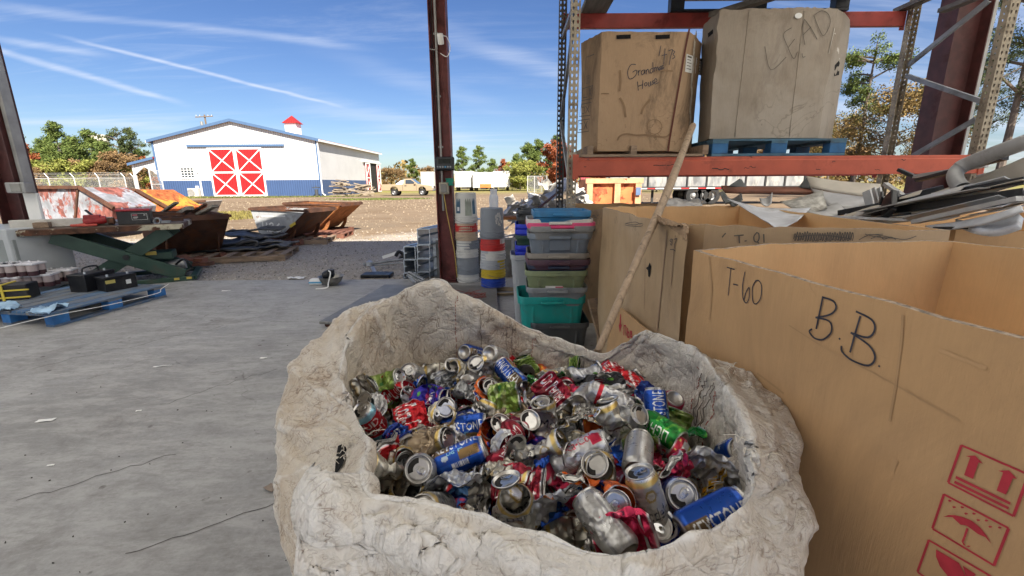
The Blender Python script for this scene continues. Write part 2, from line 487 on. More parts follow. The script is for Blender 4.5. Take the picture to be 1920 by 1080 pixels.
tag(grass('grass', 2500, *G(705, 374, -.03).xy, 4.2, 1.8, .14, (.12, .15, .03), 2), 'green grass patch in front of the parked pickup', 'grass')
tag(grass('grass', 5000, -31.5, 47.0, 13.5, 1.4, .2, (.13, .14, .035), 3), 'thin green grass strip growing along the barn front', 'grass')

# ================================================================== SHED
m_maroon = mat('maroon steel paint', (.060, .018, .017), .5, var=.25, vs=9, dirt=.35, dcol=(.05, .02, .018), ds=4, bump=.05)
m_maroon2 = mat('faded maroon paint', (.15, .034, .03), .5, var=.25, vs=7, dirt=.4, dcol=(.06, .02, .016), ds=3, bump=.05)
m_galv = mat('galvanised steel', (.50, .52, .54), .42, .75, var=.2, vs=14, dirt=.25, dcol=(.30, .29, .27), ds=6)
m_roofu = mat('white roof sheet underside', (.72, .71, .68), .6, var=.06)
m_black = mat('black plastic', (.012, .012, .014), .4, var=.2, dirt=.3, dcol=(.06, .055, .05), ds=8)
m_white = mat('white paint', (.78, .77, .74), .55, var=.05)
m_conduit = mat('grey conduit', (.34, .34, .33), .45, .5, var=.15)

shed = thing('open_shed', 'tall open steel shed frame of maroon columns carrying a sheet roof', 'shed', (0, 5.85, 0))
def ibeam(x, y, z0, z1, depth, fl, tw=.012, rot=0.):
    """web faces +-Y, flanges at +-X"""
    mb = MB(); R = Rz(rot); h = z1 - z0; c = (z0 + z1) / 2
    for s in (-1, 1): mb.box(Vector((x, y, c)) + R @ Vector((s * depth / 2, 0, 0)), (tw, fl, h), R=R)
    mb.box((x, y, c), (depth - tw - .004, tw, h), R=R)
    return mb
ROOF = 4.2
XC = P(843, 525, 5.85).x - .01
ibeam(XC, 5.85, .012, ROOF - .1, .2, .2).build('column', m_maroon2, shed, world=True)
MB().box((XC, 5.85, .006), (.3, .3, .012)).build('base_plate', m_maroon, shed, world=True)
XR = P(1752, 290, 5.85).x
mbr = ibeam(XR + .06, 5.9, 0, ROOF - .1, .40, .26, .014)
mbr.build('column', m_maroon, shed, world=True)
MB().box((XR + .31, 5.86, ROOF / 2), (.07, .10, ROOF - .2)).build('grey_girt', m_conduit, shed, world=True)
XL = P(30, 415, 5.9).x
ibeam(XL, 6.0, 0, ROOF - .1, .30, .26, .014).build('column', m_maroon, shed, world=True)
MB().box((XL + .20, 5.98, ROOF / 2), (.05, .12, ROOF - .2)).build('grey_girt', m_conduit, shed, world=True)
mb = MB()
nr = 120
for i in range(nr):                        # ribbed sheet
    x = -15 + 28 * i / nr
    k = 1 if i % 12 < (8 if x < -1.8 else 11) and not -1.8 < x < 1.5 else 0             # translucent bays added out of view to brighten the shade, none over the bag
    mb.box((x + .116, .5, ROOF + .10), (.2325, 11.0, .004 if k else .02), m=k)
    if not k: mb.box((x + .01, .5, ROOF + .125), (.03, 11.0, .03))
tl_ = NT('added fill light sheet'); tb_ = tl_.n('ShaderNodeBsdfTranslucent'); tb_.inputs[0].default_value = (.84, .835, .80, 1)
tl_.l(tb_.outputs[0], tl_.t.nodes['Material Output'].inputs[0])
roof = mb.build('roof', [m_roofu, tl_.m], shed, world=True)
for y in (-4.6, -2, .7, 3.4, 5.85): MB().box((-1, y, ROOF - .02), (28, .09, .17)).build('purlin', m_maroon, shed, world=True)
# conduit on the middle column
mb = MB()
xq = XC - .025
mb.tube([(xq, 5.80, 3.9), (xq, 5.80, .95)], .016, 8)
for z in (3.05, 2.35, 1.75): mb.box((xq, 5.805, z), (.06, .02, .02))
mb.build('conduit', m_conduit, shed, world=True)
mb = MB()
pts = [(xq - .03, 5.79, 3.6), (xq - .04, 5.79, 2.9), (xq - .02, 5.79, 2.3), (xq - .045, 5.79, 1.7), (xq - .03, 5.79, 1.35)]
mb.tube(smoothline(pts, 5), .006, 6).build('cable', m_black, shed, world=True)
mb = MB()
m_yel = mat('yellow cord', (.55, .38, .10), .6)
q = [P(832, 362, 5.72), P(838, 400, 5.72), P(846, 440, 5.72), P(853, 478, 5.72), P(857, 520, 5.72)]
mb.tube(smoothline(q, 5), .006, 6)
tag(mb.build('extension_cord', m_yel), 'thin yellow cord hanging down the middle maroon column', 'cord')
# receptacle box, green tag, scale indicator, camera
b = P(833, 353, 5.70)
t = thing('outlet_box', 'weathered beige outlet box with cover on the middle column', 'outlet', b - Vector((0, 0, .07)))
MB().box(b, (.115, .09, .145)).build('box', mat('aged beige', (.42, .37, .28), .6, dirt=.5), t, world=True, bevel=.008)
MB().box(b + Vector((0, -.052, 0)), (.075, .014, .10)).build('cover', mat('smoky grey cover', (.20, .19, .18), .3), t, world=True, bevel=.004)
b2 = P(843, 341, 5.68)
mb = MB(); mb.grid([b2 + Vector((x * .05 + .01 * math.sin(4 * z), .02 * math.sin(5 * x + z), z * .045)) for z in (-1, -.3, .3, 1) for x in (-1, 0, 1)], 3, 4)
tag(mb.build('ribbon_tag', mat('green ribbon', (.01, .22, .15), .6), solid=.002), 'small green plastic tag tied above the outlet box', 'tag')
b = P(834, 307, 5.66)
t = thing('scale_indicator', 'black weighing indicator with a row of round buttons on the middle column', 'scale display', b - Vector((0, 0, .08)))
R = Rx(rad(-12))
MB().box(b, (.235, .07, .16), R=R).build('housing', mat('dark grey housing', (.025, .028, .032), .45), t, world=True, bevel=.008)
MB().box(b + R @ Vector((0, -.037, .022)), (.15, .004, .06), R=R).build('screen', mat('unlit lcd', (.012, .016, .014), .15), t, world=True)
for k in range(6):
    o = MB().lathe([(.001, 0), (.011, 0), (.011, .004), (.001, .004)], b + R @ Vector((-.085 + .032 * k, -.036, -.048)), 10, R=R @ Rx(rad(90))).build('button', mat('button grey', (.30, .33, .35), .4) if k != 3 else mat('button blue', (.05, .25, .45), .4), t, world=True)
MB().box(b + Vector((-.01, .06, 0)), (.05, .06, .05)).build('bracket', m_conduit, t, world=True)
b = P(826, 73, 5.62)
t = thing('security_camera', 'small white bullet security camera high on the middle column', 'camera', b - Vector((0, 0, .05)))
R = Rx(rad(28)) @ Rz(rad(0))
MB().lathe([(.001, .055), (.03, .055), (.036, .045), (.036, -.045), (.033, -.055)], b, 16, R=R).build('housing', m_white, t, world=True, smooth=True, auto=40)
MB().lathe([(.033, -.050), (.001, -.048)], b, 16, R=R).build('lens', mat('lens black', (.006, .006, .008), .1), t, world=True)
mb = MB(); mb.tube(smoothline([b + Vector((.02, .02, .04)), b + Vector((.07, .05, .03)), b + Vector((.10, .06, -.08)), b + Vector((.06, .07, -.17)), b + Vector((-.02, .09, -.13))], 5), .005, 6)
mb.build('cable', m_white, t, world=True)
MB().tube([b + Vector((0, .03, .02)), b + Vector((-.01, .14, .06))], .012, 8).build('mount', m_white, t, world=True)
MB().tube([P(806, 92, 5.66), P(819, 94, 5.70)], .006, 6).build('wire_end', m_conduit, t, world=True)

# ================================================================== PALLET RACK
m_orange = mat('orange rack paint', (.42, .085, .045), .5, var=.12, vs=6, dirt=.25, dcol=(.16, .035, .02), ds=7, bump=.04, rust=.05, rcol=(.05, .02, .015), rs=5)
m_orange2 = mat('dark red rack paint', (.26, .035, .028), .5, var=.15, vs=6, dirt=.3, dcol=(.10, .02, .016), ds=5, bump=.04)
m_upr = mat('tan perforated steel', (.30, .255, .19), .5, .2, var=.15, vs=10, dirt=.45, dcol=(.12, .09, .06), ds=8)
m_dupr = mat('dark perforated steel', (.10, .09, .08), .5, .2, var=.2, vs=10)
m_strut = mat('grey steel strut', (.22, .23, .24), .45, .5, var=.2, vs=8, dirt=.3)
YF, YB = 4.0, 5.02
XA, XB = P(1071, 380, YF).x, P(1833, 290, YF).x + .02
rack = thing('pallet_rack', 'tall pallet rack with orange beams and perforated steel uprights', 'rack', ((XA + XB) / 2, YF, 0))
def perforated(mb, o, ux, width, z0, z1, cols, pitch=.0508, rx=.0085, ry=.014):
    """a plate with real tear-drop holes; o corner, ux direction of width"""
    o, ux = Vector(o), Vector(ux); n = int((z1 - z0) / pitch); cw = width / cols
    for k in range(n):
        for c in range(cols):
            zc = z0 + (k + .5) * pitch; xc = (c + .5) * cw
            rim = [(-cw / 2, -pitch / 2), (0, -pitch / 2), (cw / 2, -pitch / 2), (cw / 2, 0), (cw / 2, pitch / 2), (0, pitch / 2), (-cw / 2, pitch / 2), (-cw / 2, 0)]
            hol = [(-.35 * rx, -ry), (0, -ry), (.35 * rx, -ry), (rx, .2 * ry), (.8 * rx, ry), (0, 1.1 * ry), (-.8 * rx, ry), (-rx, .2 * ry)]
            vs = [o + ux * (xc + a) + Vector((0, 0, zc + b)) for a, b in rim + hol]
            mb.add(vs, [(i, (i + 1) % 8, 8 + (i + 1) % 8, 8 + i) for i in range(8)])
def upright(x, y, face, inner, m):
    """face = -1 front, +1 back; inner = direction (x) of the open bay"""
    mb = MB()
    perforated(mb, (x - .038, y, 0), (1, 0, 0), .076, .02, 3.62, 2)
    for s in (-1, 1): perforated(mb, (x + s * .038, y, 0), (0, -face, 0), .07, .02, 3.62, 1, rx=.007, ry=.009)
    MB().box((x, y - face * .03, .006), (.13, .12, .012)).build('foot_plate', m, rack, world=True)
    return mb.build('upright', m, rack, world=True, solid=.0025)
for x, i in ((XA, 1), (XB, -1)):
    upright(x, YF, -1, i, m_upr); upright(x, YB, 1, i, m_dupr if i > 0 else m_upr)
def strut(a, b):
    c = Vector((.0, 0, 0)); sec = [(-.02, -.014), (.02, -.014), (.02, .014), (.012, .014), (.012, -.008), (-.012, -.008), (-.012, .014), (-.02, .014)]
    MB().section(sec, a, b, up=(1, 0, 0)).build('brace', m_strut, rack, world=True)
def onX(px, py, x): return onplane(px, py, (x, 0, 0), (1, 0, 0))
for a, b in (((1704, 122), (1855, 0)), ((1700, 142), (1840, 190)), ((1712, 292), (1831, 223))):
    q, w = onX(*a, XB), onX(*b, XB)
    dq = (w - q).normalized()
    for e in (q, w): pass
    strut(q, w)
strut((XA, YB - .03, 1.95), (XA, YF + .03, 1.2)); strut((XA, YB - .03, 1.95), (XA, YF + .03, 2.7)); strut((XA, YB - .03, 1.1), (XA, YF + .03, .5)); strut((XA, YB - .03, 2.75), (XA, YF + .03, 2.75))
ZL0, ZL1 = P(1300, 329, YF - .03).z, P(1300, 294, YF - .03).z
ZU0, ZU1 = P(1300, 51, YB).z, P(1300, 23, YB).z
def beam(y, z0, z1, m, face):
    mb = MB(); sec = [(-.025, z0), (.025, z0), (.025, z1), (-.018, z1), (-.018, z1 - .03), (-.025, z1 - .03)]
    mb.prism([(XA + .04, y + face * a, z) for a, z in sec], (XB - XA - .08, 0, 0))
    b = mb.build('beam', m, rack, world=True, bevel=.004)
    for x, s in ((XA, 1), (XB, -1)):
        mb = MB(); mb.box((x + s * .022, y - .03 * (1 if face > 0 else -1), (z0 + z1) / 2), (.05, .008, z1 - z0 + .05))
        for dz in (-.05, 0, .05): mb.box((x + s * .01, y - .036 * (1 if face > 0 else -1), (z0 + z1) / 2 + dz), (.012, .008, .012))
        mb.build('connector', m, b, world=True)
    return b
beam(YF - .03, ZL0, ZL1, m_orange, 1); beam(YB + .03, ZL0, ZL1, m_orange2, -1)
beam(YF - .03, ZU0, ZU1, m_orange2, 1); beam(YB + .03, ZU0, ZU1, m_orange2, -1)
# scuffs on the front beam
mb = MB(); r = random.Random(4)
for px, py, w in ((1225, 311, 24), (1250, 309, 14), (1335, 317, 20), (1355, 317, 12), (1395, 315, 10), (1405, 313, 12), (1095, 312, 4), (1100, 300, 5), (1530, 318, 8), (1560, 303, 6), (1640, 318, 10), (1690, 300, 8)):
    q = [onplane(px + i * w / 4, py + r.uniform(-1.6, 1.6), (0, YF - .055, 0), (0, 1, 0), .001) for i in range(5)]
    ribbon(mb, q, r.uniform(.004, .009), (0, -1, 0))
mb.build('paint_scuff', mat('bare dark steel', (.03, .018, .016), .6), rack, world=True)
# ================================================================== BARN
m_siding = mat('white ribbed siding', (.80, .80, .78), .45, var=.03)
def siding(name, col, pitch=.25, axis=0, rough=.45, dirt=.1, dcol=(.3, .27, .22)):
    if name in MATS: return MATS[name]
    t = NT(name); co = t.coord()
    w = t.n('ShaderNodeTexWave', wave_type='BANDS', bands_direction='XYZ'[axis]); w.inputs['Scale'].default_value = 1 / pitch / 3.2
    t.l(co, w.inputs['Vector'])
    rib = t.ramp(w.outputs['Fac'], .80, .97)
    c = t.mix(t.ramp(t.noise(co, .6, 6), .3, .7), tuple(x * .95 for x in col), tuple(min(1, x * 1.04) for x in col))
    c = t.mix(t.ramp(t.noise(co, 1.5, 9, .7), .62, .8, 0, dirt), c, dcol)
    t.set(base=c, rough=rough); t.bump(rib, 1.0, .06); MATS[name] = t.m
    return t.m
m_wall = siding('white ribbed wall', (.60, .60, .595)); m_wallR = siding('white ribbed side wall', (.60, .60, .595), axis=1)
m_blue = siding('blue ribbed wainscot', (.05, .092, .20)); m_blueR = siding('blue ribbed side wainscot', (.05, .092, .20), axis=1)
m_bluet = mat('slate blue trim', (.07, .13, .24), .5, var=.05)
m_redp = siding('red door panel', (.38, .013, .015), .30)
m_redr = siding('red metal roof', (.34, .02, .018), .3)
m_wtrim = mat('white trim', (.80, .80, .78), .5, var=.03)
m_glass = mat('dark window glass', (.04, .05, .06), .1, spec=.6)
YB_ = 50.0
bx0, bx1 = P(303, 363, YB_).x, P(604, 366, YB_).x
ez, az = P(300, 264, YB_).z, P(437, 226, YB_).z
mx = (bx0 + bx1) / 2; BD = 23.0; wz = P(450, 338, YB_).z
barn = thing('metal_barn', 'large white metal barn with blue wainscot and red crossbuck doors', 'barn', (mx, YB_, -.03))
g = -.03
mb = MB()
mb.prism([(bx0, YB_, wz), (bx1, YB_, wz), (bx1, YB_, ez), (mx, YB_, az), (bx0, YB_, ez)], (0, .2, 0))
mb.build('gable_wall', m_wall, barn, world=True)
mb = MB(); mb.box((mx, YB_ + .09, (g + wz) / 2), (bx1 - bx0 + .02, .24, wz - g - .004)); mb.build('wainscot', m_blue, barn, world=True)
mb = MB(); mb.box((bx1 - .1, YB_ + .2 + (BD - .2) / 2, (wz + ez) / 2), (.2, BD - .2, ez - wz)); mb.build('side_wall', m_wallR, barn, world=True)
mb = MB(); mb.box((bx1 - .09, YB_ + .24 + (BD - .2) / 2, (g + wz) / 2), (.24, BD - .2, wz - g - .004)); mb.build('wainscot', m_blueR, barn, world=True)
mb = MB(); mb.box((bx0 + .1, YB_ + BD / 2 + .2, (g + ez) / 2), (.2, BD - .4, ez - g)); mb.build('side_wall', m_wallR, barn, world=True)
for s, xe in ((-1, bx0), (1, bx1)):
    x2 = xe + s * .35; z2 = ez - (az - ez) * .35 / (mx - bx0)
    mb = MB(); mb.prism([(mx, YB_ - .3, az + .02), (x2, YB_ - .3, z2 + .02), (x2, YB_ - .3, z2 + .14), (mx, YB_ - .3, az + .14)], (0, BD + .6, 0))
    rf = mb.build('roof', m_redr, barn, world=True)
    mb = MB(); mb.prism([(mx, YB_ - .36, az - .12), (x2, YB_ - .36, z2 - .12), (x2, YB_ - .36, z2 + .17), (mx, YB_ - .36, az + .17)], (0, .055, 0))
    mb.build('rake_trim', m_bluet, rf, world=True)
    MB().box((x2 + s * .06, YB_ + BD / 2, z2 - .02), (.1, BD + .6, .2)).build('gutter', m_wtrim, rf, world=True)
for xe in (bx0 + .04, bx1 - .04):
    MB().box((xe, YB_ - .035, (wz + ez) / 2), (.2, .06, ez - wz)).build('corner_trim', m_bluet, barn, world=True)
MB().tube([(bx1 + .12, YB_ - .1, ez - .1), (bx1 + .12, YB_ - .1, .3), (bx1 + .5, YB_ - .25, .05)], .07, 8).build('downspout', m_wtrim, barn, world=True)
# cupola
cq = P(551, 252, YB_ + 13)
cu = MB().box((cq.x, YB_ + 13, az + .6), (1.5, 1.5, 1.4)).build('cupola', m_wtrim, barn, world=True)
mb = MB(); mb.add([(cq.x - 1, YB_ + 12, az + 1.3), (cq.x + 1, YB_ + 12, az + 1.3), (cq.x + 1, YB_ + 14, az + 1.3), (cq.x - 1, YB_ + 14, az + 1.3), (cq.x, YB_ + 13, az + 2.35)], [(0, 1, 4), (1, 2, 4), (2, 3, 4), (3, 0, 4), (3, 2, 1, 0)])
mb.build('cupola_roof', m_redr, cu, world=True)
# double crossbuck door
dx0, dx1 = P(402, 362, YB_).x, P(502, 362, YB_).x
dz = P(450, 277, YB_).z; dm = (dx0 + dx1) / 2
def crossbuck(x0, x1, z0, z1, y, parent, axis='x', diag='X', plank=m_redp):
    def q(x, z, o): return (x, y - o, z) if axis == 'x' else (y + o, x, z)
    d = MB(); w = x1 - x0
    c = q((x0 + x1) / 2, (z0 + z1) / 2, .05); d.box(c, (w, .06, z1 - z0) if axis == 'x' else (.06, w, z1 - z0))
    d = d.build('door', plank, parent, world=True)
    t = .17; zm = (z0 + z1) / 2; mb = MB()
    for a, b in (((x0 + t / 2, z0), (x0 + t / 2, z1)), ((x1 - t / 2, z0), (x1 - t / 2, z1))): mb.bar(q(*a, .10), q(*b, .10), *( (t, .05) if axis == 'x' else (.05, t)), up=(0, 1, 0) if axis == 'x' else (0, 1, 0))
    for z in (z0 + t / 2, zm, z1 - t / 2): mb.bar(q(x0 + t, z, .10), q(x1 - t, z, .10), .05, t)
    for (a, b), (e, f_) in (((z0 + t, zm - t / 2), (x0 + t, x1 - t)), ((zm + t / 2, z1 - t), (x0 + t, x1 - t))):
        if diag == 'X': L = (((e, a), (f_, b)), ((e, b), (f_, a)))
        else:
            up = a > zm - .01
            L = (((e, b), (f_, a)),) if (diag == 'L') == up else (((e, a), (f_, b)),)
        for k, (s, t_) in enumerate(L): mb.bar(q(*s, .098 + .004 * k), q(*t_, .098 + .004 * k), .046, t * .62)
    mb.build('crossbuck_frame', m_wtrim, d, world=True)
crossbuck(dx0, dm - .01, .02, dz, YB_, barn); crossbuck(dm + .01, dx1, .02, dz, YB_, barn)
MB().box((dm + .2, YB_ - .10, dz + .22), (dx1 - dx0 + 4.6, .2, .22)).build('door_track', m_bluet, barn, world=True)
# window, vent, heat pump, pipe
wx0, wx1 = P(340, 325, YB_).x, P(365, 325, YB_).x; wz0, wz1 = P(352, 334, YB_).z, P(352, 314, YB_).z
w = MB().box(((wx0 + wx1) / 2, YB_ - .03, (wz0 + wz1) / 2), (wx1 - wx0, .05, wz1 - wz0)).build('window', m_glass, barn, world=True)
mb = MB()
for k in range(5): x = wx0 + (wx1 - wx0) * k / 4; mb.box((x, YB_ - .07, (wz0 + wz1) / 2), (.05 if 0 < k < 4 else .12, .04, wz1 - wz0 + .1))
for k in range(5): z = wz0 + (wz1 - wz0) * k / 4; mb.box(((wx0 + wx1) / 2, YB_ - .072, z), (wx1 - wx0 + .1, .04, .05 if 0 < k < 4 else .12))
mb.build('window_frame', m_wtrim, w, world=True)
vq = P(440, 244, YB_)
vt = MB().box((vq.x, YB_ - .02, vq.z), (.66, .06, .72)).build('vent', m_wtrim, barn, world=True)
mb = MB()
for k in range(5): mb.box((vq.x, YB_ - .07, vq.z - .26 + .13 * k), (.54, .05, .05))
mb.build('louvre', mat('shaded louvre', (.6, .6, .58), .5), vt, world=True)
# lean-to on the left
lx = P(245, 310, YB_).x; lz0 = P(245, 309, YB_).z; lz1 = P(300, 297, YB_).z
mb = MB(); mb.prism([(bx0 - .01, YB_ - .3, lz1), (lx, YB_ - .3, lz0), (lx, YB_ - .3, lz0 + .14), (bx0 - .01, YB_ - .3, lz1 + .14)], (0, BD, 0)); lr = mb.build('lean_to_roof', m_redr, barn, world=True)
mb = MB(); mb.prism([(bx0 - .01, YB_ - .36, lz1 - .1), (lx - .1, YB_ - .36, lz0 - .1), (lx - .1, YB_ - .36, lz0 + .16), (bx0 - .01, YB_ - .36, lz1 + .16)], (0, .05, 0)); mb.build('rake_trim', m_bluet, lr, world=True)
mb = MB(); mb.prism([(bx0 - .01, YB_ + .02, lz1 - .02), (lx + .1, YB_ + .02, lz0 - .02), (lx + .1, YB_ + .02, lz0 - 1.0), (lx + .4, YB_ + .02, lz0 - 1.0), (lx + 1.4, YB_ + .02, lz0 - .75 + .5), (bx0 - .6, YB_ + .02, lz1 - 1.3), (bx0 - .2, YB_ + .02, lz1 - 1.7), (bx0 - .01, YB_ + .02, lz1 - 1.7)], (0, .1, 0)); mb.build('lean_to_front', m_wall, barn, world=True)
for y in (YB_ + .1, YB_ + 6, YB_ + 12): MB().box((lx + .2, y, lz0 / 2), (.2, .2, lz0)).build('post', m_wtrim, barn, world=True)
# right side doors (opened) and barn interior hint
ya, yb_ = YB_ + 15.5, YB_ + 22.3
dzr = 4.3
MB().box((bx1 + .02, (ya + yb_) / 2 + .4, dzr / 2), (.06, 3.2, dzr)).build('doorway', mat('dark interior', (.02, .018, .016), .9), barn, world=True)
crossbuck(ya, ya + 2.1, .05, dzr, bx1 + .06, barn, axis='y'); crossbuck(yb_ - 1.4, yb_ + .4, .05, dzr, bx1 + .06, barn, axis='y')
MB().box((bx1 + .12, (ya + yb_) / 2, dzr + .15), (.2, 8.6, .22)).build('door_track', m_wtrim, barn, world=True)
hq = G(362, 366, g); hx = P(362, 358, YB_ - .7).x
hp = thing('heat_pump', 'beige outdoor heat pump unit against the blue barn wainscot', 'heat pump', (hx, YB_ - .6, g))
MB().box((hx, YB_ - .55, g + .5), (1.15, .45, .95)).build('casing', mat('beige enamel', (.55, .52, .45), .5), hp, world=True, bevel=.03)
MB().lathe([(.36, 0), (.40, .03), (.36, .06), (.30, .03), (.05, .03), (.001, .05)], (hx - .18, YB_ - .775, g + .5), 20, R=Rx(rad(90))).build('fan_grille', mat('grey grille', (.25, .24, .22), .6), hp, world=True)
pq = P(376, 345, YB_ - .15)
mb = MB(); mb.tube([(pq.x, YB_ - .12, 2.6), (pq.x, YB_ - .12, .1)], .09, 8); mb.box((pq.x - .45, YB_ - .12, 1.05), (.3, .16, .3))
mb.tube([(pq.x, YB_ - .12, 2.55), (pq.x - .15, YB_ - .2, 2.75), (pq.x - .2, YB_ - .2, 2.95)], .06, 8)
tag(mb.build('wall_pipe', m_wtrim), 'white service pipe up the barn front beside the red door', 'pipe')
pq = P(597, 362, YB_ - 1.0)
mb = MB(); mb.tube([(pq.x - .2, YB_ - 1, g), (pq.x - .2, YB_ - 1, .75)], .18, 8); mb.box((pq.x - .2, YB_ - 1, .95), (.75, .3, .10)); mb.tube([(pq.x - .2, YB_ - 1, .95), (pq.x - .2, YB_ - 1, 1.15)], .05, 8)
tag(mb.build('water_hydrant', mat('dark iron', (.05, .055, .06), .6)), 'dark hydrant post with crossbar at the barn right corner', 'hydrant')
# utility pole
pq = P(387, 238, 90)
up = thing('utility_pole', 'brown wooden utility pole with crossarm behind the barn roof', 'pole', (pq.x, 90, g))
m_wood = mat('grey brown timber', (.16, .115, .08), .85, var=.25, stretch=(6, 6, 1))
MB().lathe([(.2, g), (.14, P(385, 215, 90).z)], (pq.x, 90, 0), 8, cap=(True, True)).build('pole', m_wood, up, world=True)
cz = P(385, 219, 90).z
MB().bar((pq.x - 1.7, 89.8, cz - .08), (pq.x + 1.7, 89.8, cz + .08), .12, .16).build('crossarm', m_wood, up, world=True)
for k in (-1.5, -.8, .8, 1.5): MB().lathe([(.06, 0), (.09, .1), (.03, .25)], (pq.x + k, 89.8, cz + .1), 8).build('insulator', mat('grey porcelain', (.4, .4, .42), .3), up, world=True)
MB().lathe([(.25, -1.9), (.25, -.9)], (pq.x - .6, 89.7, cz), 10, cap=(True, True)).build('transformer', m_conduit, up, world=True)
# overhead line at the far left
mb = MB(); a, b = P(20, 268, 85), P(100, 274, 85); mb.tube([a, (a + b) / 2 - Vector((0, 0, .3)), b], .04, 5)
tag(mb.build('power_line', mat('line black', (.05, .05, .05), .6)), 'thin overhead power line above the trees on the far left', 'power line')
q = P(184, 262, 150)
mb = MB(); mb.lathe([(1.2, 0), (1.2, q.z - 2.5), (2.6, q.z - 1.0), (2.6, q.z + 1.0), (2.2, q.z + 1.5), (.001, q.z + 1.7)], (q.x, 150, 0), 16)
tag(mb.build('water_tower', mat('cream tank', (.70, .64, .54), .6)), 'cream tower top showing over the pine trees left of the barn', 'tower')

# weathered boards heaped at the barn corner
r = random.Random(19); m_brd = mat('sun bleached board', (.27, .22, .16), .9, var=.3, vs=3)
for (xa, xb, yt, n_, lb, gp) in ((619, 662, 334, 34, 'sun bleached board in the taller stack by the barn corner', 'boards in the taller stack by the barn'), (657, 704, 345, 26, 'sun bleached stick in the lower heap left of the pickup', 'sticks in the lower heap by the pickup')):
    Yp = 48.3; x0, x1 = P(xa, 366, Yp).x, P(xb, 366, Yp).x; ht = P(xa, yt, Yp).z
    for k in range(n_):
        f = r.random(); z = g + .08 + f ** .8 * ht * r.uniform(.8, 1); w = (x1 - x0) * (1 - .35 * f) * r.uniform(.6, 1); c = (x0 + x1) / 2 + r.uniform(-.12, .12) * (x1 - x0); a = r.gauss(0, .06 if yt < 340 else .22)
        tag(MB().bar((c - w / 2, Yp + r.uniform(-.6, .9), z - a * w / 2), (c + w / 2, Yp + r.uniform(-.6, .9), z + a * w / 2), r.uniform(.08, .2), r.uniform(.05, .12)).build('weathered_board' if yt < 340 else 'weathered_stick', m_brd), lb, 'board' if yt < 340 else 'stick', gp)

# ================================================================== PICKUP
m_tan = mat('tan car paint', (.40, .31, .20), .3, .25, var=.05, dirt=.12, dcol=(.30, .24, .16), coat=.4)
m_tyre = mat('tyre rubber', (.018, .018, .018), .8, var=.2, dirt=.3, dcol=(.12, .09, .06))
m_rim = mat('steel rim', (.25, .25, .25), .4, .6)
ty = 49.5; tx0, tx1 = P(714, 362, ty).x, P(813, 362, ty).x
TL = tx1 - tx0; s = TL / 5.7
tr = thing('pickup_truck', 'tan single cab pickup truck parked at the right end of the barn', 'truck', (tx0, ty, g))
def tl(x, y, z): return (x * s, y * s, z * s)
def side(mb, poly, y0, y1, m=0): mb.prism([tl(x, y0, z) for x, z in poly], (0, (y1 - y0) * s, 0), m)
mb = MB()
side(mb, [(.05, .55), (1.0, .55), (1.05, .80), (1.25, .95), (1.6, .95), (1.8, .8), (1.86, .5), (4.05, .48), (4.1, .78), (4.28, .94), (4.62, .94), (4.82, .78), (4.88, .5), (5.6, .52), (5.68, .8), (5.62, 1.02), (4.5, 1.18), (3.98, 1.24), (2.45, 1.22), (2.38, 1.22), (.05, 1.22)], .06, 1.86)
bd = mb.build('body', m_tan, tr, bevel=.04 * s)
mb = MB()
rings = [[tl(2.42, .08, 1.2), tl(4.05, .08, 1.22), tl(4.05, 1.84, 1.22), tl(2.42, 1.84, 1.2)], [tl(2.5, .2, 1.74), tl(3.36, .22, 1.76), tl(3.36, 1.7, 1.76), tl(2.5, 1.72, 1.74)], [tl(2.62, .3, 1.8), tl(3.2, .3, 1.81), tl(3.2, 1.62, 1.81), tl(2.62, 1.62, 1.8)]]
cab = mb.loft(rings).build('cab', m_tan, tr, bevel=.03 * s)
mb = MB(); mb.add([tl(3.30, .135, 1.68), tl(3.84, .06, 1.30), tl(2.72, .06, 1.28), tl(2.72, .155, 1.68)], [(0, 1, 2, 3)]).build('side_window', m_glass, cab, solid=.02)
mb = MB(); mb.add([tl(3.42, .28, 1.73), tl(4.02, .18, 1.27), tl(4.02, 1.74, 1.27), tl(3.42, 1.64, 1.73)], [(0, 1, 2, 3)]).build('windscreen', mat('windscreen glass', (.10, .15, .18), .08, spec=.8), cab, solid=.02)
MB().box(tl(3.75, -.04, 1.30), (.16 * s, .2 * s, .18 * s)).build('mirror', m_tan, tr, bevel=.02)
MB().box(tl(2.38, .045, 1.05), (.02 * s, .02 * s, .9 * s)).build('door_seam', m_black, tr)
MB().box(tl(3.85, .045, .9), (.02 * s, .02 * s, .6 * s)).build('door_seam', m_black, tr)
MB().box(tl(2.7, .03, 1.07), (.22 * s, .03 * s, .05 * s)).build('door_handle', m_black, tr)
MB().box(tl(5.68, .96, .62), (.16 * s, 1.8 * s, .22 * s)).build('bumper', m_rim, tr, bevel=.03)
MB().box(tl(5.6, .25, .9), (.14 * s, .4 * s, .16 * s)).build('headlight', mat('lamp glass', (.6, .62, .62), .15), tr, bevel=.02)
MB().box(tl(5.6, 1.67, .9), (.14 * s, .4 * s, .16 * s)).build('headlight', MATS['lamp glass'], tr, bevel=.02)
MB().box(tl(5.64, .96, .9), (.1 * s, .9 * s, .2 * s)).build('grille', m_black, tr)
for x in (1.42, 4.45):
    for y in (.12, 1.80):
        w = MB().lathe([(.22, -.12), (.33, -.12), (.37, -.06), (.37, .06), (.33, .12), (.22, .12)], tl(x, y, .37), 24, R=Rx(rad(90)) * s).build('wheel', m_tyre, tr, smooth=True, auto=40)
        MB().lathe([(.22, .08), (.2, .09), (.14, .05), (.06, .08), (.001, .09)], tl(x, y, .37), 16, R=Rx(rad(90)) * s).build('rim', m_rim, w)
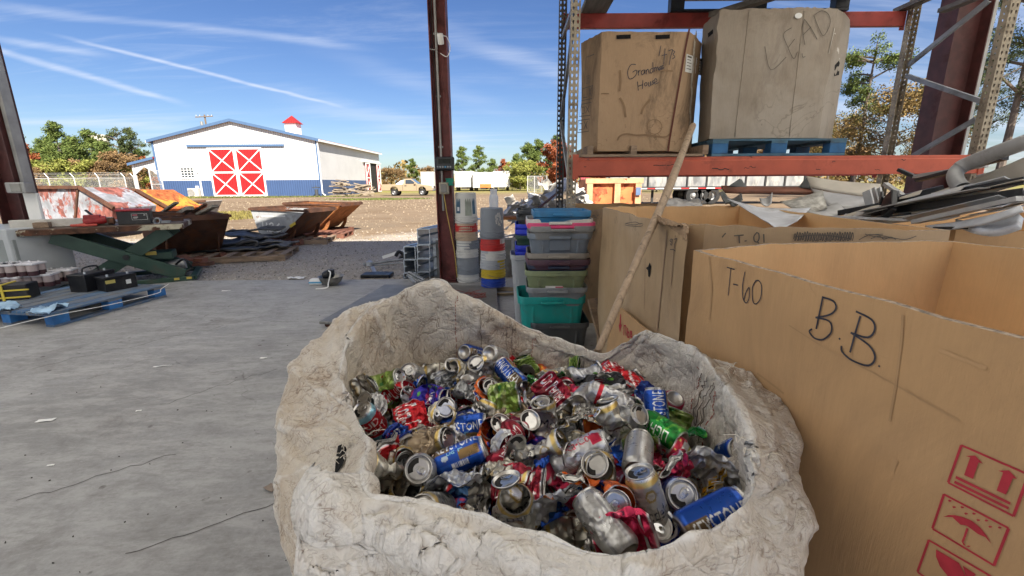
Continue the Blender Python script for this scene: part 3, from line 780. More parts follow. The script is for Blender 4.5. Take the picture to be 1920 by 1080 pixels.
# white bundle in the bed
mb = MB(); mb.loft([[tl(1.5, .4, 1.2), tl(2.4, .4, 1.2), tl(2.4, 1.6, 1.2), tl(1.5, 1.6, 1.2)], [tl(2.1, .6, 1.62), tl(2.38, .6, 1.66), tl(2.38, 1.4, 1.66), tl(2.1, 1.4, 1.62)]]).xf(Matrix.Translation((tx0, ty, g)))
tag(mb.build('tarp_bundle', m_white, bevel=.03), 'white tarp bundle against the cab in the pickup bed', 'tarp')

# ================================================================== TRAILERS
m_trl = mat('white trailer panel', (.66, .65, .61), .5, var=.06, dirt=.3, dcol=(.40, .33, .25), ds=1.2, stretch=(3, 3, .5))
m_under = mat('dark chassis', (.03, .028, .027), .7)
def box_trailer(p0, p1, top, base, Y, label, sign=None):
    x0, x1 = P(p0, base, Y).x, P(p1, base, Y).x; zt = P(p0, top, Y).z; zb = zt - (P(p0, top, Y).z - P(p0, base, Y).z)
    t = thing('box_trailer', label, 'trailer', ((x0 + x1) / 2, Y, g), group='white box trailers parked across the yard')
    MB().box(((x0 + x1) / 2, Y + 5, (zt + zb) / 2), (x1 - x0, 10, zt - zb)).build('cargo_box', m_trl, t, world=True, bevel=.06)
    mb = MB(); xm = (x0 + x1) / 2
    for x in (x0 + .08, x1 - .08): mb.box((x, Y - .03, (zt + zb) / 2), (.16, .06, zt - zb + .04))
    mb.box((xm, Y - .03, zt - .08), (x1 - x0, .055, .16)); mb.box((xm, Y - .03, zb + .08), (x1 - x0, .055, .16))
    mb.box((xm, Y - .025, (zt + zb) / 2), (.05, .04, zt - zb - .2))
    for x in (xm - .4, xm + .4): mb.tube([(x, Y - .05, zb + .15), (x, Y - .05, zt - .15)], .025, 6)
    mb.build('rear_door_frame', mat('grey door frame', (.5, .49, .46), .5, dirt=.3), t, world=True)
    MB().box((xm, Y + 4.5, zb - .15), (.9, 9, .25)).build('chassis', m_under, t, world=True)
    for x in (x0 + .4, x1 - .4):
        for y in (.9, 2.1):
            MB().lathe([(.2, -.25), (.5, -.25), (.52, 0), (.5, .25), (.2, .25)], (x, Y + y, .5), 16, R=Ry(rad(90))).build('wheel', m_tyre, t, world=True)
    if sign:
        a, b, c, d = sign
        MB().box(((P(a, c, Y).x + P(b, c, Y).x) / 2, Y - .08, (P(a, c, Y).z + P(a, d, Y).z) / 2), (P(b, c, Y).x - P(a, c, Y).x, .05, P(a, c, Y).z - P(a, d, Y).z)).build('orange_panel', mat('orange panel', (.60, .17, .04), .6, dirt=.3), t, world=True)
    return t
box_trailer(790, 814, 322, 350, 78, 'white box trailer seen just over the pickup hood')
box_trailer(853, 887, 321, 351, 75, 'white box trailer right of the middle column, nearest to it')
box_trailer(887, 925, 323, 352, 74, 'white box trailer with an orange panel across its tail', (900, 921, 345, 352))
box_trailer(925, 956, 321, 351, 75, 'white box trailer at the right end of the row of three')
# curtain trailer behind the rack
Yc = 26.0
x0, x1 = P(1150, 345, Yc).x, P(1532, 345, Yc).x; zb, zt = P(1300, 350, Yc).z, P(1300, 322, Yc).z + .9
ct = thing('flatbed_trailer', 'long dark grey stake sided trailer beyond the rack with paired wheels', 'trailer', ((x0 + x1) / 2, Yc, g))
MB().box(((x0 + x1) / 2, Yc + 1.2, (zb + zt) / 2), (x1 - x0, .06, zt - zb)).build('side_panel', mat('grey mesh side', (.20, .20, .195), .6, var=.35, vs=3, dirt=.5, dcol=(.42, .39, .34), ds=2.5, stretch=(1, 1, .35)), ct, world=True)
for k in range(11): MB().box((x0 + (x1 - x0) * k / 10, Yc + 1.14, (zb + zt) / 2), (.09, .06, zt - zb)).build('stake', m_under, ct, world=True)
MB().box(((x0 + x1) / 2, Yc + 1.2, zb - .1), (x1 - x0, 2.4, .18)).build('deck', m_under, ct, world=True)
mb = MB()
for k in range(24): mb.box((x0 + (x1 - x0) * (k + .5) / 24, Yc - .01, zb - .09), ((x1 - x0) / 24 - .004, .012, .06), m=k % 2)
mb.build('reflector_strip', [mat('reflector red', (.45, .03, .03), .4), m_white], ct, world=True)
for px in (1302, 1321, 1335):
    x = P(px, 365, Yc).x
    for y in (.15, 2.1):
        w = MB().lathe([(.25, -.15), (.48, -.15), (.52, -.05), (.52, .05), (.48, .15), (.25, .15)], (x, Yc + y, .5), 20, R=Rx(rad(90))).build('wheel', m_tyre, ct, world=True, smooth=True, auto=40)
        MB().lathe([(.26, .06), (.2, .02), (.1, .1), (.001, .12)], (x, Yc + y, .5), 14, R=Rx(rad(90))).build('rim', m_conduit, w, world=True)
for px in (1205, 1228): 
    x = P(px, 365, Yc).x; MB().box((x, Yc + .5, zb / 2), (.12, .12, zb)).build('landing_leg', m_under, ct, world=True)

# ================================================================== FENCE, TREES
m_fence = mat('galvanised pipe', (.55, .55, .53), .5, .3, var=.08)
def mesh_mat():
    t = NT('chain link mesh'); co = t.coord((1, 1, 1), (0, rad(45), 0))
    br = t.n('ShaderNodeTexBrick'); br.offset = 0; br.inputs['Scale'].default_value = 9; br.inputs['Mortar Size'].default_value = .035
    br.inputs['Brick Width'].default_value = .5; br.inputs['Row Height'].default_value = .5
    sp = t.n('ShaderNodeSeparateXYZ'); t.l(co, sp.inputs[0]); cb = t.n('ShaderNodeCombineXYZ'); t.l(sp.outputs[0], cb.inputs[0]); t.l(sp.outputs[2], cb.inputs[1]); t.l(cb.outputs[0], br.inputs['Vector'])
    t.set(base=(.5, .5, .48), rough=.5, metal=.4, alpha=br.outputs['Fac']); return t.m
m_mesh = mesh_mat()
def fence(posts, Y, top, label, zt=None, gate=False, arms=True):
    pts = [P(px, py, y) for px, py, y in posts]
    t = thing('chain_link_fence', label, 'fence', (pts[0].x, pts[0].y, g))
    for i, p in enumerate(pts):
        MB().tube([(p.x, p.y, g), (p.x, p.y, top)], .05, 8).build('post', m_fence, t, world=True)
        if arms: MB().tube([(p.x, p.y, top), (p.x - .3, p.y, top + .45)], .03, 6).build('barb_arm', m_fence, t, world=True)
    for a, b in zip(pts, pts[1:]):
        MB().tube([(a.x, a.y, top - .05), (b.x, b.y, top - .05)], .03, 6).build('top_rail', m_fence, t, world=True)
        mb = MB(); mb.add([(a.x, a.y, g), (b.x, b.y, g), (b.x, b.y, top - .06), (a.x, a.y, top - .06)], [(0, 1, 2, 3)]); mb.build('mesh_panel', m_mesh, t, world=True)
        if arms:
            for k in (.15, .3, .45):
                MB().tube([(a.x - .3 * k / .45, a.y, top + k), (b.x - .3 * k / .45, b.y, top + k)], .012, 4).build('barbed_wire', m_fence, t, world=True)
    return t
fence([(60, 340, 45), (92, 340, 45), (140, 340, 45), (186, 340, 45), (235, 340, 46), (252, 340, 47)], 45, 2.1, 'galvanised chain link fence with barbed wire in front of the pine trees')
gt = thing('chain_link_gate', 'open galvanised chain link gate beside the barn lean-to', 'gate', (P(290, 360, 46).x, 46, g))
ga, gb = P(287, 360, 46), P(308, 360, 46)
for p in (ga, gb): MB().tube([(p.x, 46, g), (p.x, 46, 3.0)], .06, 8).build('gate_post', m_fence, gt, world=True)
for z in (.1, 1.4, 2.75): MB().tube([(ga.x, 46, z), (gb.x, 46, z)], .03, 6).build('rail', m_fence, gt, world=True)
mb = MB(); mb.add([(ga.x, 46, .1), (gb.x, 46, .1), (gb.x, 46, 2.75), (ga.x, 46, 2.75)], [(0, 1, 2, 3)]); mb.build('mesh_panel', m_mesh, gt, world=True)
fence([(989, 352, 60), (1002, 352, 60.5), (1016, 352, 61), (1025, 352, 58)], 60, 2.2, 'small chain link enclosure on the grass beyond the scrap aluminium', arms=False)

def leafmat(name, c0, c1, c2=None):
    t = NT(name); gI = t.n('ShaderNodeNewGeometry'); co = t.coord()
    c = t.mix(t.ramp(gI.outputs['Random Per Island'], 0, 1, 0, 1, False), c0, c1)
    if c2: c = t.mix(t.ramp(t.noise(co, .55, 3), .48, .6), c, c2)
    oi = t.n('ShaderNodeObjectInfo'); c = t.mix(t.ramp(oi.outputs['Random'], 0, 1, 0, .35, False), c, tuple(x * .55 for x in c0))
    t.set(base=c, rough=.7, spec=.2); return t.m
LEAF = {'pine': leafmat('pine needles', (.06, .10, .022), (.19, .23, .06)), 'dark': leafmat('dark foliage', (.04, .06, .02), (.11, .13, .045)),
        'red': leafmat('red autumn leaves', (.20, .05, .02), (.38, .12, .05)), 'brown': leafmat('brown autumn leaves', (.14, .085, .04), (.28, .18, .08)),
        'lime': leafmat('yellow green foliage', (.16, .19, .035), (.28, .27, .07)), 'mix': leafmat('turning leaves', (.16, .11, .035), (.30, .20, .08), (.13, .12, .035))}
m_bark = mat('grey bark', (.13, .105, .085), .9, var=.3, stretch=(4, 4, 1))
TREES = {}
def tree_proto(kind, h, w, leaves, n, ls, seed, style):
    r = random.Random(seed); tk = MB(); lf = MB()
    lean = r.uniform(-.04, .04) * h
    tp = [(0, 0, 0), (lean * .3, 0, h * .35), (lean * .7, r.uniform(-.1, .1), h * .7), (lean, 0, h * .97)]
    tk.tube(smoothline(tp, 3), [max(.02, h * .018 * (1 - .85 * i / 9)) for i in range(10)], 7)
    cl = []
    nb = 26 if style == 'pine' else 22
    for k in range(nb):
        if style == 'pine': z = h * (.32 + .66 * (k / nb)); R_ = w * (1 - (k / nb) ** 1.4 * .85) * r.uniform(.5, 1.05)
        elif style == 'open': z = h * (.45 + .52 * r.random()); R_ = w * r.uniform(.35, 1.1)
        else: z = h * (.12 + .8 * r.random()); R_ = w * math.sqrt(max(.05, 1 - ((z / h - .5) / .52) ** 2)) * r.uniform(.45, 1)
        a = r.uniform(0, 6.3); bx, by = R_ * math.cos(a), R_ * math.sin(a)
        e = Vector((bx + lean * z / h, by, z + R_ * r.uniform(.0, .35)))
        st = Vector((lean * z / h * .9, 0, z - R_ * .12))
        tk.tube([st, (st + e) / 2 + Vector((0, 0, R_ * .08)), e], [h * .007, h * .005, h * .002], 5)
        m = 3 if style != 'bush' else 4
        for j in range(m):
            f = .45 + .55 * (j + 1) / m
            cl.append((st.lerp(e, f) + Vector((r.gauss(0, .1), r.gauss(0, .1), r.gauss(0, .05))) * w, w * r.uniform(.16, .30) * (1.15 if style == 'bush' else .85)))
    cl.append((Vector((lean, 0, h)), w * .2))
    per = max(1, n // len(cl))
    for c, R_ in cl:
        for _ in range(per):
            d = Vector((r.gauss(0, 1), r.gauss(0, 1), r.gauss(0, .62))); d = d.normalized() * R_ * r.random() ** .45
            p = c + d; u = Vector((r.gauss(0, 1), r.gauss(0, 1), r.gauss(0, 1))).normalized(); v = u.orthogonal().normalized(); s_ = ls * r.uniform(.5, 1.2)
            v2 = u.cross(v); q = s_ * (.35 if style != 'bush' else .55)
            lf.add([p - v * s_ - v2 * q * .3, p + v2 * q, p + v * s_ + v2 * q * .2, p - v2 * q], [(0, 1, 2, 3)])
    return tk, lf, leaves
TN = {'pine': ('pine_tree', 'pine tree'), 'open': ('pine_tree', 'pine tree'), 'bush': ('broadleaf_tree', 'tree')}
def plant_tree(key, kind_args, spots, group=None):
    """spots: (px, base py, Y, height scale, label)"""
    for i, (px, Y, hs, label) in enumerate(spots):
        x = P(px, 345, Y).x
        if key not in TREES:
            tk, lf, lv = tree_proto(key, *kind_args)
            t = thing(TN[kind_args[-1]][0], label, TN[kind_args[-1]][1], (x, Y, g), group=group)
            c = tk.build('trunk', m_bark, t); lf.build('crown', LEAF[lv], t)
            TREES[key] = t; t.scale = (hs,) * 3
        else:
            t = dup(TREES[key], (x, Y, g), (px * 37 % 628) / 100, label, group); t.scale = (hs,) * 3
L = 'pine trees behind the chain link fence'
plant_tree('pineA', (10.5, 2.9, 'pine', 8000, .20, 21, 'pine'), [
    (128, 70, 1.0, 'tallest green pine tree behind the fence, left of the cream tower'), (185, 72, .92, 'green pine tree standing in front of the cream tower'),
    (92, 78, .85, 'green pine tree between the red tree and the tallest pine'), (222, 76, .70, 'short green pine tree right of the cream tower')], L)
plant_tree('pineB', (9.5, 3.2, 'pine', 8000, .20, 22, 'pine'), [
    (158, 66, .85, 'broad green pine tree just left of the cream tower'), (108, 64, .72, 'low green pine tree right behind the fence corner posts'),
    (205, 66, .78, 'bushy green pine tree below the cream tower'), (75, 66, .62, 'low green pine tree beside the red tree'), (140, 84, 1.0, 'pine tree behind the tallest green pine'), (112, 88, 1.0, 'pine tree in the back row left of the tallest pine'), (205, 86, .98, 'pine tree in the back row right of the cream tower'), (270, 88, .85, 'pine tree in the back row beside the barn roof'), (68, 90, .9, 'pine tree in the back row behind the red tree')], L)
plant_tree('openA', (10.5, 2.6, 'dark', 4000, .2, 23, 'open'), [
    (32, 84, .98, 'dark open topped pine tree at the far left edge'), (236, 82, 1.05, 'sparse dark pine tree standing left of the barn'), (258, 80, .98, 'second sparse dark pine tree next to the barn lean-to')], 'sparse pines left of the barn')
plant_tree('redA', (7.5, 2.4, 'red', 6000, .19, 24, 'bush'), [(40, 60, .92, 'red autumn tree at the far left behind the fence'), (278, 76, .78, 'rust coloured tree tucked against the barn lean-to')])
plant_tree('limeA', (5.5, 2.6, 'lime', 6000, .19, 25, 'bush'), [(20, 62, 1.1, 'yellow green bushy tree at the left frame edge'), (60, 58, .8, 'low yellow green bush behind the fence'), (255, 70, .9, 'yellow green bushy tree beside the lean-to roof'), (125, 58, .8, 'yellow green bush under the tallest pine'), (175, 57, .78, 'yellow green bush behind the middle of the fence')], 'bushy undergrowth behind the fence')
plant_tree('brownA', (6, 2.8, 'brown', 4500, .18, 26, 'bush'), [(225, 62, .95, 'brown leafless looking tree left of the lean-to'), (145, 60, .75, 'brown shrub behind the fence under the pines'), (90, 57, .6, 'small brown shrub behind the fence'), (205, 57, .7, 'brown shrub by the fence below the short pine'), (262, 60, .8, 'brown shrub by the lean-to post')], 'brown shrubs behind the fence')
# far centre
plant_tree('pineA', None, [(868, 110, .92, 'far green pine right behind the white trailers near the column'), (900, 112, .95, 'far green pine above the orange panelled trailer'), (775, 120, .72, 'far dark pine above the pickup hood'), (1040, 95, 1.0, 'far tall pine behind the red maple')], 'far pines beyond the trailers')
plant_tree('pineB', None, [(925, 108, .72, 'far low pine above the right trailer'), (990, 92, .95, 'far pine left of the red maple'), (968, 90, .72, 'far short pine right of the trailers'), (1010, 96, 1.05, 'far tall pine above the red maple')], 'far pines beyond the trailers')
plant_tree('redA', None, [(1036, 70, .98, 'red maple tree beside the rack upright'), (945, 118, .95, 'far reddish tree behind the right trailer'), (1056, 68, .9, 'red maple tree partly behind the rack upright'), (1120, 66, .75, 'red tree seen under the orange beam behind the dumpster')])
plant_tree('limeA', None, [(975, 74, .8, 'yellow green bush left of the small enclosure'), (995, 76, .85, 'green bush behind the small enclosure'), (960, 80, .72, 'low green bush at the trailer end')], 'bushes by the small enclosure')
plant_tree('brownA', None, [(725, 115, .85, 'far bare brown tree above the pickup bed'), (752, 118, .8, 'far bare brown tree above the pickup cab'), (805, 116, .9, 'far bare tree left of the middle column'), (1245, 60, .95, 'brown tree seen under the beam left of the pole'), (1330, 62, .9, 'brown tree seen under the beam above the trailer wheels'), (1420, 58, .9, 'brown tree seen under the beam behind the metal sheet'), (1505, 56, .9, 'brown tree under the beam at the trailer end'), (1600, 52, .85, 'brown tree under the beam left of the rear upright'), (1380, 66, .8, 'grey brown tree behind the stake sided trailer')], 'bare brown trees in the distance')
# right side
plant_tree('openB', (13.5, 3.0, 'pine', 11000, .12, 33, 'open'), [(1598, 42, 1.0, 'tall open pine tree right of the upper grey carton')])
plant_tree('mixA', (9.5, 4.6, 'mix', 14000, .115, 34, 'bush'), [(1658, 38, .92, 'turning brown and green tree behind the rear rack upright'), (1550, 50, .85, 'turning tree half hidden by the blue pallet'), (1735, 46, .72, 'thin reddish brown tree left of the leaning maroon column')], 'turning trees right of the cartons')
plant_tree('openC', (14.0, 4.2, 'dark', 14000, .10, 35, 'open'), [(1868, 27, .95, 'tall sparse pine tree at the right frame edge'), (1960, 26, .9, 'dark sparse pine at the far right beyond the front upright'), (1810, 36, .75, 'sparse pine tree showing behind the right maroon column')], 'sparse pines at the right edge')
# far-off wood that closes the horizon
r = random.Random(9); mb = MB()
for _ in range(9000):
    a = r.uniform(-1.1, 1.1); d = r.uniform(150, 190); x, y = d * math.sin(a) * 1.2, d * math.cos(a)
    hh = 5 + 2.5 * math.sin(a * 23) + 1.5 * math.sin(a * 57)
    p = Vector((x, y, r.random() ** .8 * hh)); u = Vector((r.gauss(0, 1), r.gauss(0, 1), r.gauss(0, 1))).normalized(); v = u.orthogonal().normalized(); v2 = u.cross(v); s_ = r.uniform(.5, 1.1)
    mb.add([p - v * s_, p + v2 * s_ * .7, p + v * s_, p - v2 * s_ * .7], [(0, 1, 2, 3)])
tag(mb.build('distant_woods', LEAF['mix']), 'hazy line of mixed woodland along the horizon', 'woods', kind='stuff')
# ================================================================== YARD SCRAP BINS
m_rust = mat('dark rusted steel', (.075, .035, .022), .8, var=.4, vs=4, dirt=.5, dcol=(.13, .05, .022), ds=5, bump=.1)
m_rust2 = mat('orange rusted steel', (.30, .115, .035), .8, var=.35, vs=4, dirt=.5, dcol=(.13, .045, .02), ds=4, bump=.1)
m_grpaint = mat('peeling grey paint', (.36, .37, .38), .6, var=.2, vs=3, rust=.30, rcol=(.15, .06, .03), rs=2.2, dirt=.35, dcol=(.16, .14, .12))
m_peel = mat('peeling white blue paint', (.27, .28, .30), .6, var=.4, vs=3, rust=.50, rcol=(.20, .07, .055), rs=1.6, dirt=.4, dcol=(.12, .12, .16), stretch=(1.2, 1, .6))
m_yelp = mat('yellow paint over rust', (.40, .24, .035), .65, var=.25, rust=.62, rcol=(.34, .09, .025), rs=1.3)
m_pallet = mat('weathered pallet wood', (.25, .18, .125), .9, var=.35, vs=3, stretch=(1, 6, 6), dirt=.35, dcol=(.09, .06, .045), bump=.1)
m_redbrown = mat('red brown timber', (.17, .07, .045), .85, var=.35, vs=4, dirt=.3)
def hopper(label, px, py, Y, rot, Ln, Wd, Ht, ms, mc, group='self dumping hoppers in the yard'):
    """px,py: near-rear top corner of the side panel"""
    q = P(px, py, Y); t = thing('dumping_hopper', label, 'hopper', (q.x, q.y, g), rot, group)
    zt = q.z - g; zb = zt - Ht
    prof = [(0, zt), (.12 * Ln, zb), (.52 * Ln, zb), (Ln, zt - .07)]
    th = .012
    for y in (0, Wd):
        MB().prism([(x, y, z) for x, z in prof], (0, th, 0)).build('side_panel', ms, t)
    mb = MB()
    for a, b in zip(prof, prof[1:]):
        mb.add([(a[0], th, a[1]), (b[0], th, b[1]), (b[0], Wd, b[1]), (a[0], Wd, a[1])], [(0, 1, 2, 3)])
    mb.build('chute', mc, t, solid=th * 2)
    mb = MB()
    e = (Ln + .06, zt)
    for y in (-.01, Wd + .02): mb.bar((-.03, y, zt), (e[0], y, e[1] - .03), .04, .045)
    mb.bar((-.01, .02, zt), (-.01, Wd, zt), .05, .07); mb.bar((e[0] - .03, .02, zt - .03), (e[0] - .03, Wd, zt - .03), .05, .09)
    mb.build('rim', m_rust, t)
    for y in (.12, Wd - .12):                # curved rocker below
        mb = MB(); c = Vector((.47 * Ln, y, zb + .42 * Ht)); r_ = .60 * Ht
        pts = [c + Vector((math.cos(a) * r_ * 1.05, 0, math.sin(a) * r_)) for a in np.linspace(-2.3, .15, 12)]
        for a, b in zip(pts, pts[1:]): mb.bar(a, b, .09, .02, up=(0, 1, 0))
        mb.bar(c + Vector((r_ * .1, 0, -r_ * .5)), c + Vector((r_ * .95, 0, -.05)), .05, .03)
        mb.build('rocker', mc, t)
    mb = MB()
    for y in (.1, Wd - .1): mb.bar((-.05, y, max(.06, zb - .20 * Ht)), (Ln * .85, y, max(.06, zb - .20 * Ht)), .1, .12)
    for x in (.0, Ln * .75): mb.bar((x, 0, .05), (x, Wd, .05), .12, .1)
    mb.build('skid_base', m_redbrown, t)
    return t
# numbered grey hopper, rusty one behind, dark one at the left
hq = hopper('grey peeling hopper with white painted number on its side', 469, 392, 9.9, rad(-16), 1.42, 1.0, .60, m_grpaint, m_rust)
n = Rz(rad(-16)) @ Vector((0, -1, 0)); p0 = Vector((P(469, 392, 9.9).x, 9.9, .5))
m_chalk = mat('white marker paint', (.72, .72, .70), .7)
writing('painted_number', [[(565, 280), (572, 318), (605, 312)], [(592, 285), (600, 350)], [(612, 298), (628, 288), (638, 305), (612, 345), (645, 338)], [(682, 292), (660, 320), (668, 348), (690, 338), (684, 318), (662, 324)], [(560, 243), (640, 244), (722, 241)]], 340, 340, 3.692, p0, n, .035, m_chalk, hq, .012)
q = [onplane(340 + x / 3.692, 340 + y / 3.692, p0, n, .015) for x, y in ((750, 305), (792, 278), (795, 298), (760, 322))]
MB().add(q, [(0, 1, 2, 3)]).build('sticker', mat('yellow sticker', (.62, .45, .05), .6, dirt=.2), hq, world=True)
hopper('orange rusted hopper standing behind the grey numbered one', 532, 382, 11.9, rad(-10), 1.62, 1.1, .68, m_rust2, m_rust2)
hd = hopper('dark brown rusted hopper with scrap bars just beyond the lift table', 258, 402, 7.9, rad(-40), 1.35, 1.0, .66, m_rust, m_rust)
def pxbin(name, label, cat, poly, Y, depth, m, ridge=None, group=None, rim=None):
    pts = [P(x, y, Y) for x, y in poly]
    t = thing(name, label, cat, (sum(p.x for p in pts) / len(pts), Y, g), group=group)
    MB().prism(pts, (0, depth, 0)).build('body', m, t, world=True, bevel=.015)
    if rim:
        mb = MB()
        for a, b in zip(rim, rim[1:]): mb.bar(P(*a, Y - .04), P(*b, Y - .04), .07, .08)
        mb.build('rim', m_rust, t, world=True)
    if ridge:
        mb = MB()
        for a, b in ridge: mb.bar(P(*a, Y - .02), P(*b, Y - .02), .05, .04)
        mb.build('ridge_bar', m_rust, t, world=True)
    return t
pxbin('scrap_bin', 'peeling white and red scrap bin behind the lift table', 'scrap bin', [(58, 352), (148, 352), (212, 390), (206, 432), (64, 432)], 11.2, 1.4, m_peel, rim=[(56, 351), (148, 351), (213, 390)], ridge=[((146, 356), (140, 424))])
pxbin('scrap_bin', 'bright yellow and rust red scrap bin beyond the car battery', 'scrap bin', [(158, 356), (256, 357), (318, 392), (300, 412), (182, 412)], 14.5, 1.6, m_yelp, rim=[(157, 355), (256, 356), (318, 391)])
pxbin('scrap_bin', 'small rust and white scrap bin farthest from the lift table', 'scrap bin', [(305, 381), (384, 377), (372, 404), (318, 404)], 19, 1.2, mat('rust white', (.5, .48, .46), .7, rust=.5, rcol=(.25, .07, .03), rs=1.5), rim=[(304, 380), (385, 377)])
# bars lying on the dark hopper
m_oldwood = mat('weathered grey board', (.30, .27, .22), .85, var=.3, stretch=(1, 1, 1), dirt=.35)
for i, (a, b, w, h, lb) in enumerate((((302, 400), (331, 380), .07, .03, 'thin grey board propped on the dark hopper rim, leftmost'), ((336, 402), (356, 390), .12, .06, 'short thick grey board on the dark hopper'), ((362, 398), (385, 383), .05, .03, 'narrow dark bar on the dark hopper beside the thick board'), ((372, 402), (403, 386), .11, .04, 'broad grey board sticking up at the right of the dark hopper'), ((262, 398), (345, 402), .05, .05, 'dark pipe lying along the dark hopper rim'))):
    MBo = MB().bar(P(*a, 7.9 - .08 * i), P(*b, 7.55 - .05 * i), w, h).build('scrap_board' if i != 4 else 'scrap_pipe', m_oldwood if i not in (2, 4) else m_rust); tag(MBo, lb, 'board' if i != 4 else 'pipe')
# timbers below the dark hopper
for i, (a, b, w, lb) in enumerate((((292, 489), (385, 487), .14, 'red brown timber under the dark hopper'), ((300, 497), (398, 494), .10, 'thin timber on the gravel in front of the dark hopper'), ((340, 482), (352, 490), .16, 'short pale block wedged under the dark hopper'))):
    tag(MB().bar(P(*a, 7.2), P(*b, 7.2 - .12 * i), w, .06).build('timber', m_redbrown), lb, 'timber')
# wooden pallets and boards under the hoppers
def slat_pallet(label, px, py, rot, L=1.1, Wd=1.0, m=None, group=None, name='wooden_pallet', z=None):
    q = G(px, py, g) if z is None else z
    t = thing(name, label, 'pallet', (q.x, q.y, q.z), rot, group); m = m or m_pallet
    for k in range(3): MB().box((0, -Wd / 2 + .05 + k * (Wd - .1) / 2, .06), (L, .09, .085)).build('stringer', m, t)
    for k in range(7): MB().box((-L / 2 + .05 + k * (L - .1) / 6, 0, .112), (.10, Wd, .018)).build('deck_board', m, t)
    for k in range(3): MB().box((-L / 2 + .05 + k * (L - .1) / 2, 0, .009), (.10, Wd, .018)).build('bottom_board', m, t)
    return t
slat_pallet('weathered pallet under the folded black panels, nearest the concrete', 445, 484, rad(14), 1.9, 1.2)
slat_pallet('weathered pallet beside the grey numbered hopper base', 560, 455, rad(8), 1.5, .9)
slat_pallet('red brown pallet below the orange rusted hopper', 610, 444, rad(4), 1.2, .9, m_redbrown)
# folded black panels
m_panel = mat('black ribbed panel', (.035, .037, .04), .55, var=.3, dirt=.45, dcol=(.12, .115, .105), ds=3)
m_panel2 = mat('grey crumpled sheet', (.10, .10, .10), .5, .3, var=.4, dirt=.4, dcol=(.2, .19, .17))
def crumple_sheet(label, c, L, Wd, rot, tilt, amp, m, seed, name='scrap_sheet', cat='scrap sheet', roll=0., th=.012, lines=False, group=None, n=18):
    mb = MB(); pts = []
    for j in range(n):
        for i in range(n):
            u, v = i / (n - 1) - .5, j / (n - 1) - .5
            pts.append((u * L, v * Wd, 0))
    A = np.array(pts); A[:, 2] += amp * fbm(A * (2.2 / max(L, Wd)) + seed * 7.1, 4) * 1.6
    A[:, 2] += amp * .4 * np.abs(pn(A * (6 / max(L, Wd)) + seed * 3.3))
    A[:, 1] += amp * .3 * pn(A * (3 / max(L, Wd)) + seed)
    R = Rz(rot) @ Rx(roll) @ Ry(tilt)
    V = A @ np.array(R).T + np.array(c)
    mb.grid([tuple(p) for p in V], n, n)
    o = mb.build(name, m, solid=th, smooth=True); return tag(o, label, cat, group)
q = P(438, 448, 8.7)
for i, (px, py, Y, L, W2, rt, ti, lb, mm) in enumerate(((432, 452, 8.7, 1.35, .9, .15, -.10, 'large folded black panel on the pallet left of the grey hopper', m_panel), (425, 463, 8.4, 1.5, .9, .1, .02, 'flat black panel at the bottom of the folded stack', m_panel), (470, 440, 9.1, 1.2, .7, -.1, .05, 'grey crumpled sheet on top of the folded stack', m_panel2), (500, 452, 8.9, .9, .7, .5, .2, 'small bent grey sheet at the right of the folded stack', m_panel2), (515, 462, 8.6, .8, .5, -.3, -.12, 'crumpled grey sheet leaning on the hopper end', m_panel2), (480, 430, 9.3, 1.1, .35, .0, -.04, 'dark warped board on top of the grey sheet', m_panel))):
    crumple_sheet(lb, P(px, py, Y), L, W2, rt, ti, .07, mm, 40 + i, th=.03)
mb = MB(); c = P(463, 460, 8.3); pts = [c + Vector((math.cos(a) * .22, 0, math.sin(a) * .07 + math.cos(a) * .05)) for a in np.linspace(0, 6.2, 16)]
tag(MB().tube(pts, .025, 8).build('rubber_hose', m_panel2), 'looped grey hose end on the folded black panels', 'hose')

# ================================================================== LIFT TABLE
m_green = mat('dark green machine paint', (.028, .062, .045), .45, var=.2, dirt=.3, dcol=(.07, .06, .045), ds=5)
m_tabletop = mat('chipped cream and rust table edge', (.42, .38, .28), .6, var=.2, rust=.62, rcol=(.08, .035, .02), rs=2.4, dirt=.3)
fa, fb = P(29, 437, 5.15), P(342, 416, 5.95)
ux = Vector((fb.x - fa.x, fb.y - fa.y, 0)); TLn = ux.length; ux.normalize(); uy = Vector((-ux.y, ux.x, 0)); tz = (fa.z + fb.z) / 2
tt = thing('lift_table', 'green scissor lift table with a chipped steel top', 'lift table', (fa.x + ux.x * TLn / 2, fa.y + ux.y * TLn / 2, 0), math.atan2(ux.y, ux.x))
MB().box((0, .48, tz - .035), (TLn, .96, .07)).build('table_top', m_tabletop, tt, bevel=.006)
MB().box((0, .48, tz + .004), (TLn - .04, .92, .008)).build('top_plate', mat('worn brown plate', (.14, .10, .075), .6, .2, var=.35, dirt=.4), tt)
for y in (.14, .82):
    MB().bar((-.55, y, tz - .10), (TLn / 2 - .10, y - .01, .07), .17, .05, up=(0, 1, 0)).build('scissor_arm', m_green, tt, bevel=.004)
    MB().bar((TLn / 2 - .20, y + .055, tz - .10), (-.35, y + .055, .07), .17, .05, up=(0, 1, 0)).build('scissor_arm', m_green, tt, bevel=.004)
    MB().lathe([(.001, -.02), (.035, -.02), (.035, .02), (.001, .02)], (.12, y - .03, tz / 2 - .02), 12, R=Rx(rad(90))).build('pivot_pin', m_black, tt)
mb = MB()
for y in (.06, .90): mb.box((.1, y, .03), (TLn - .2, .07, .06))
for x in (-TLn / 2 + .25, TLn / 2): mb.box((x, .48, .03), (.08, .77, .055))
mb.build('base_frame', m_green, tt, bevel=.004)
MB().box((.38, .46, .34), (.42, .38, .10)).build('pump_cover', m_green, tt, bevel=.01)
MB().box((.36, .25, .39), (.12, .004, .05)).build('yellow_label', mat('aged yellow label', (.5, .38, .08), .6), tt)
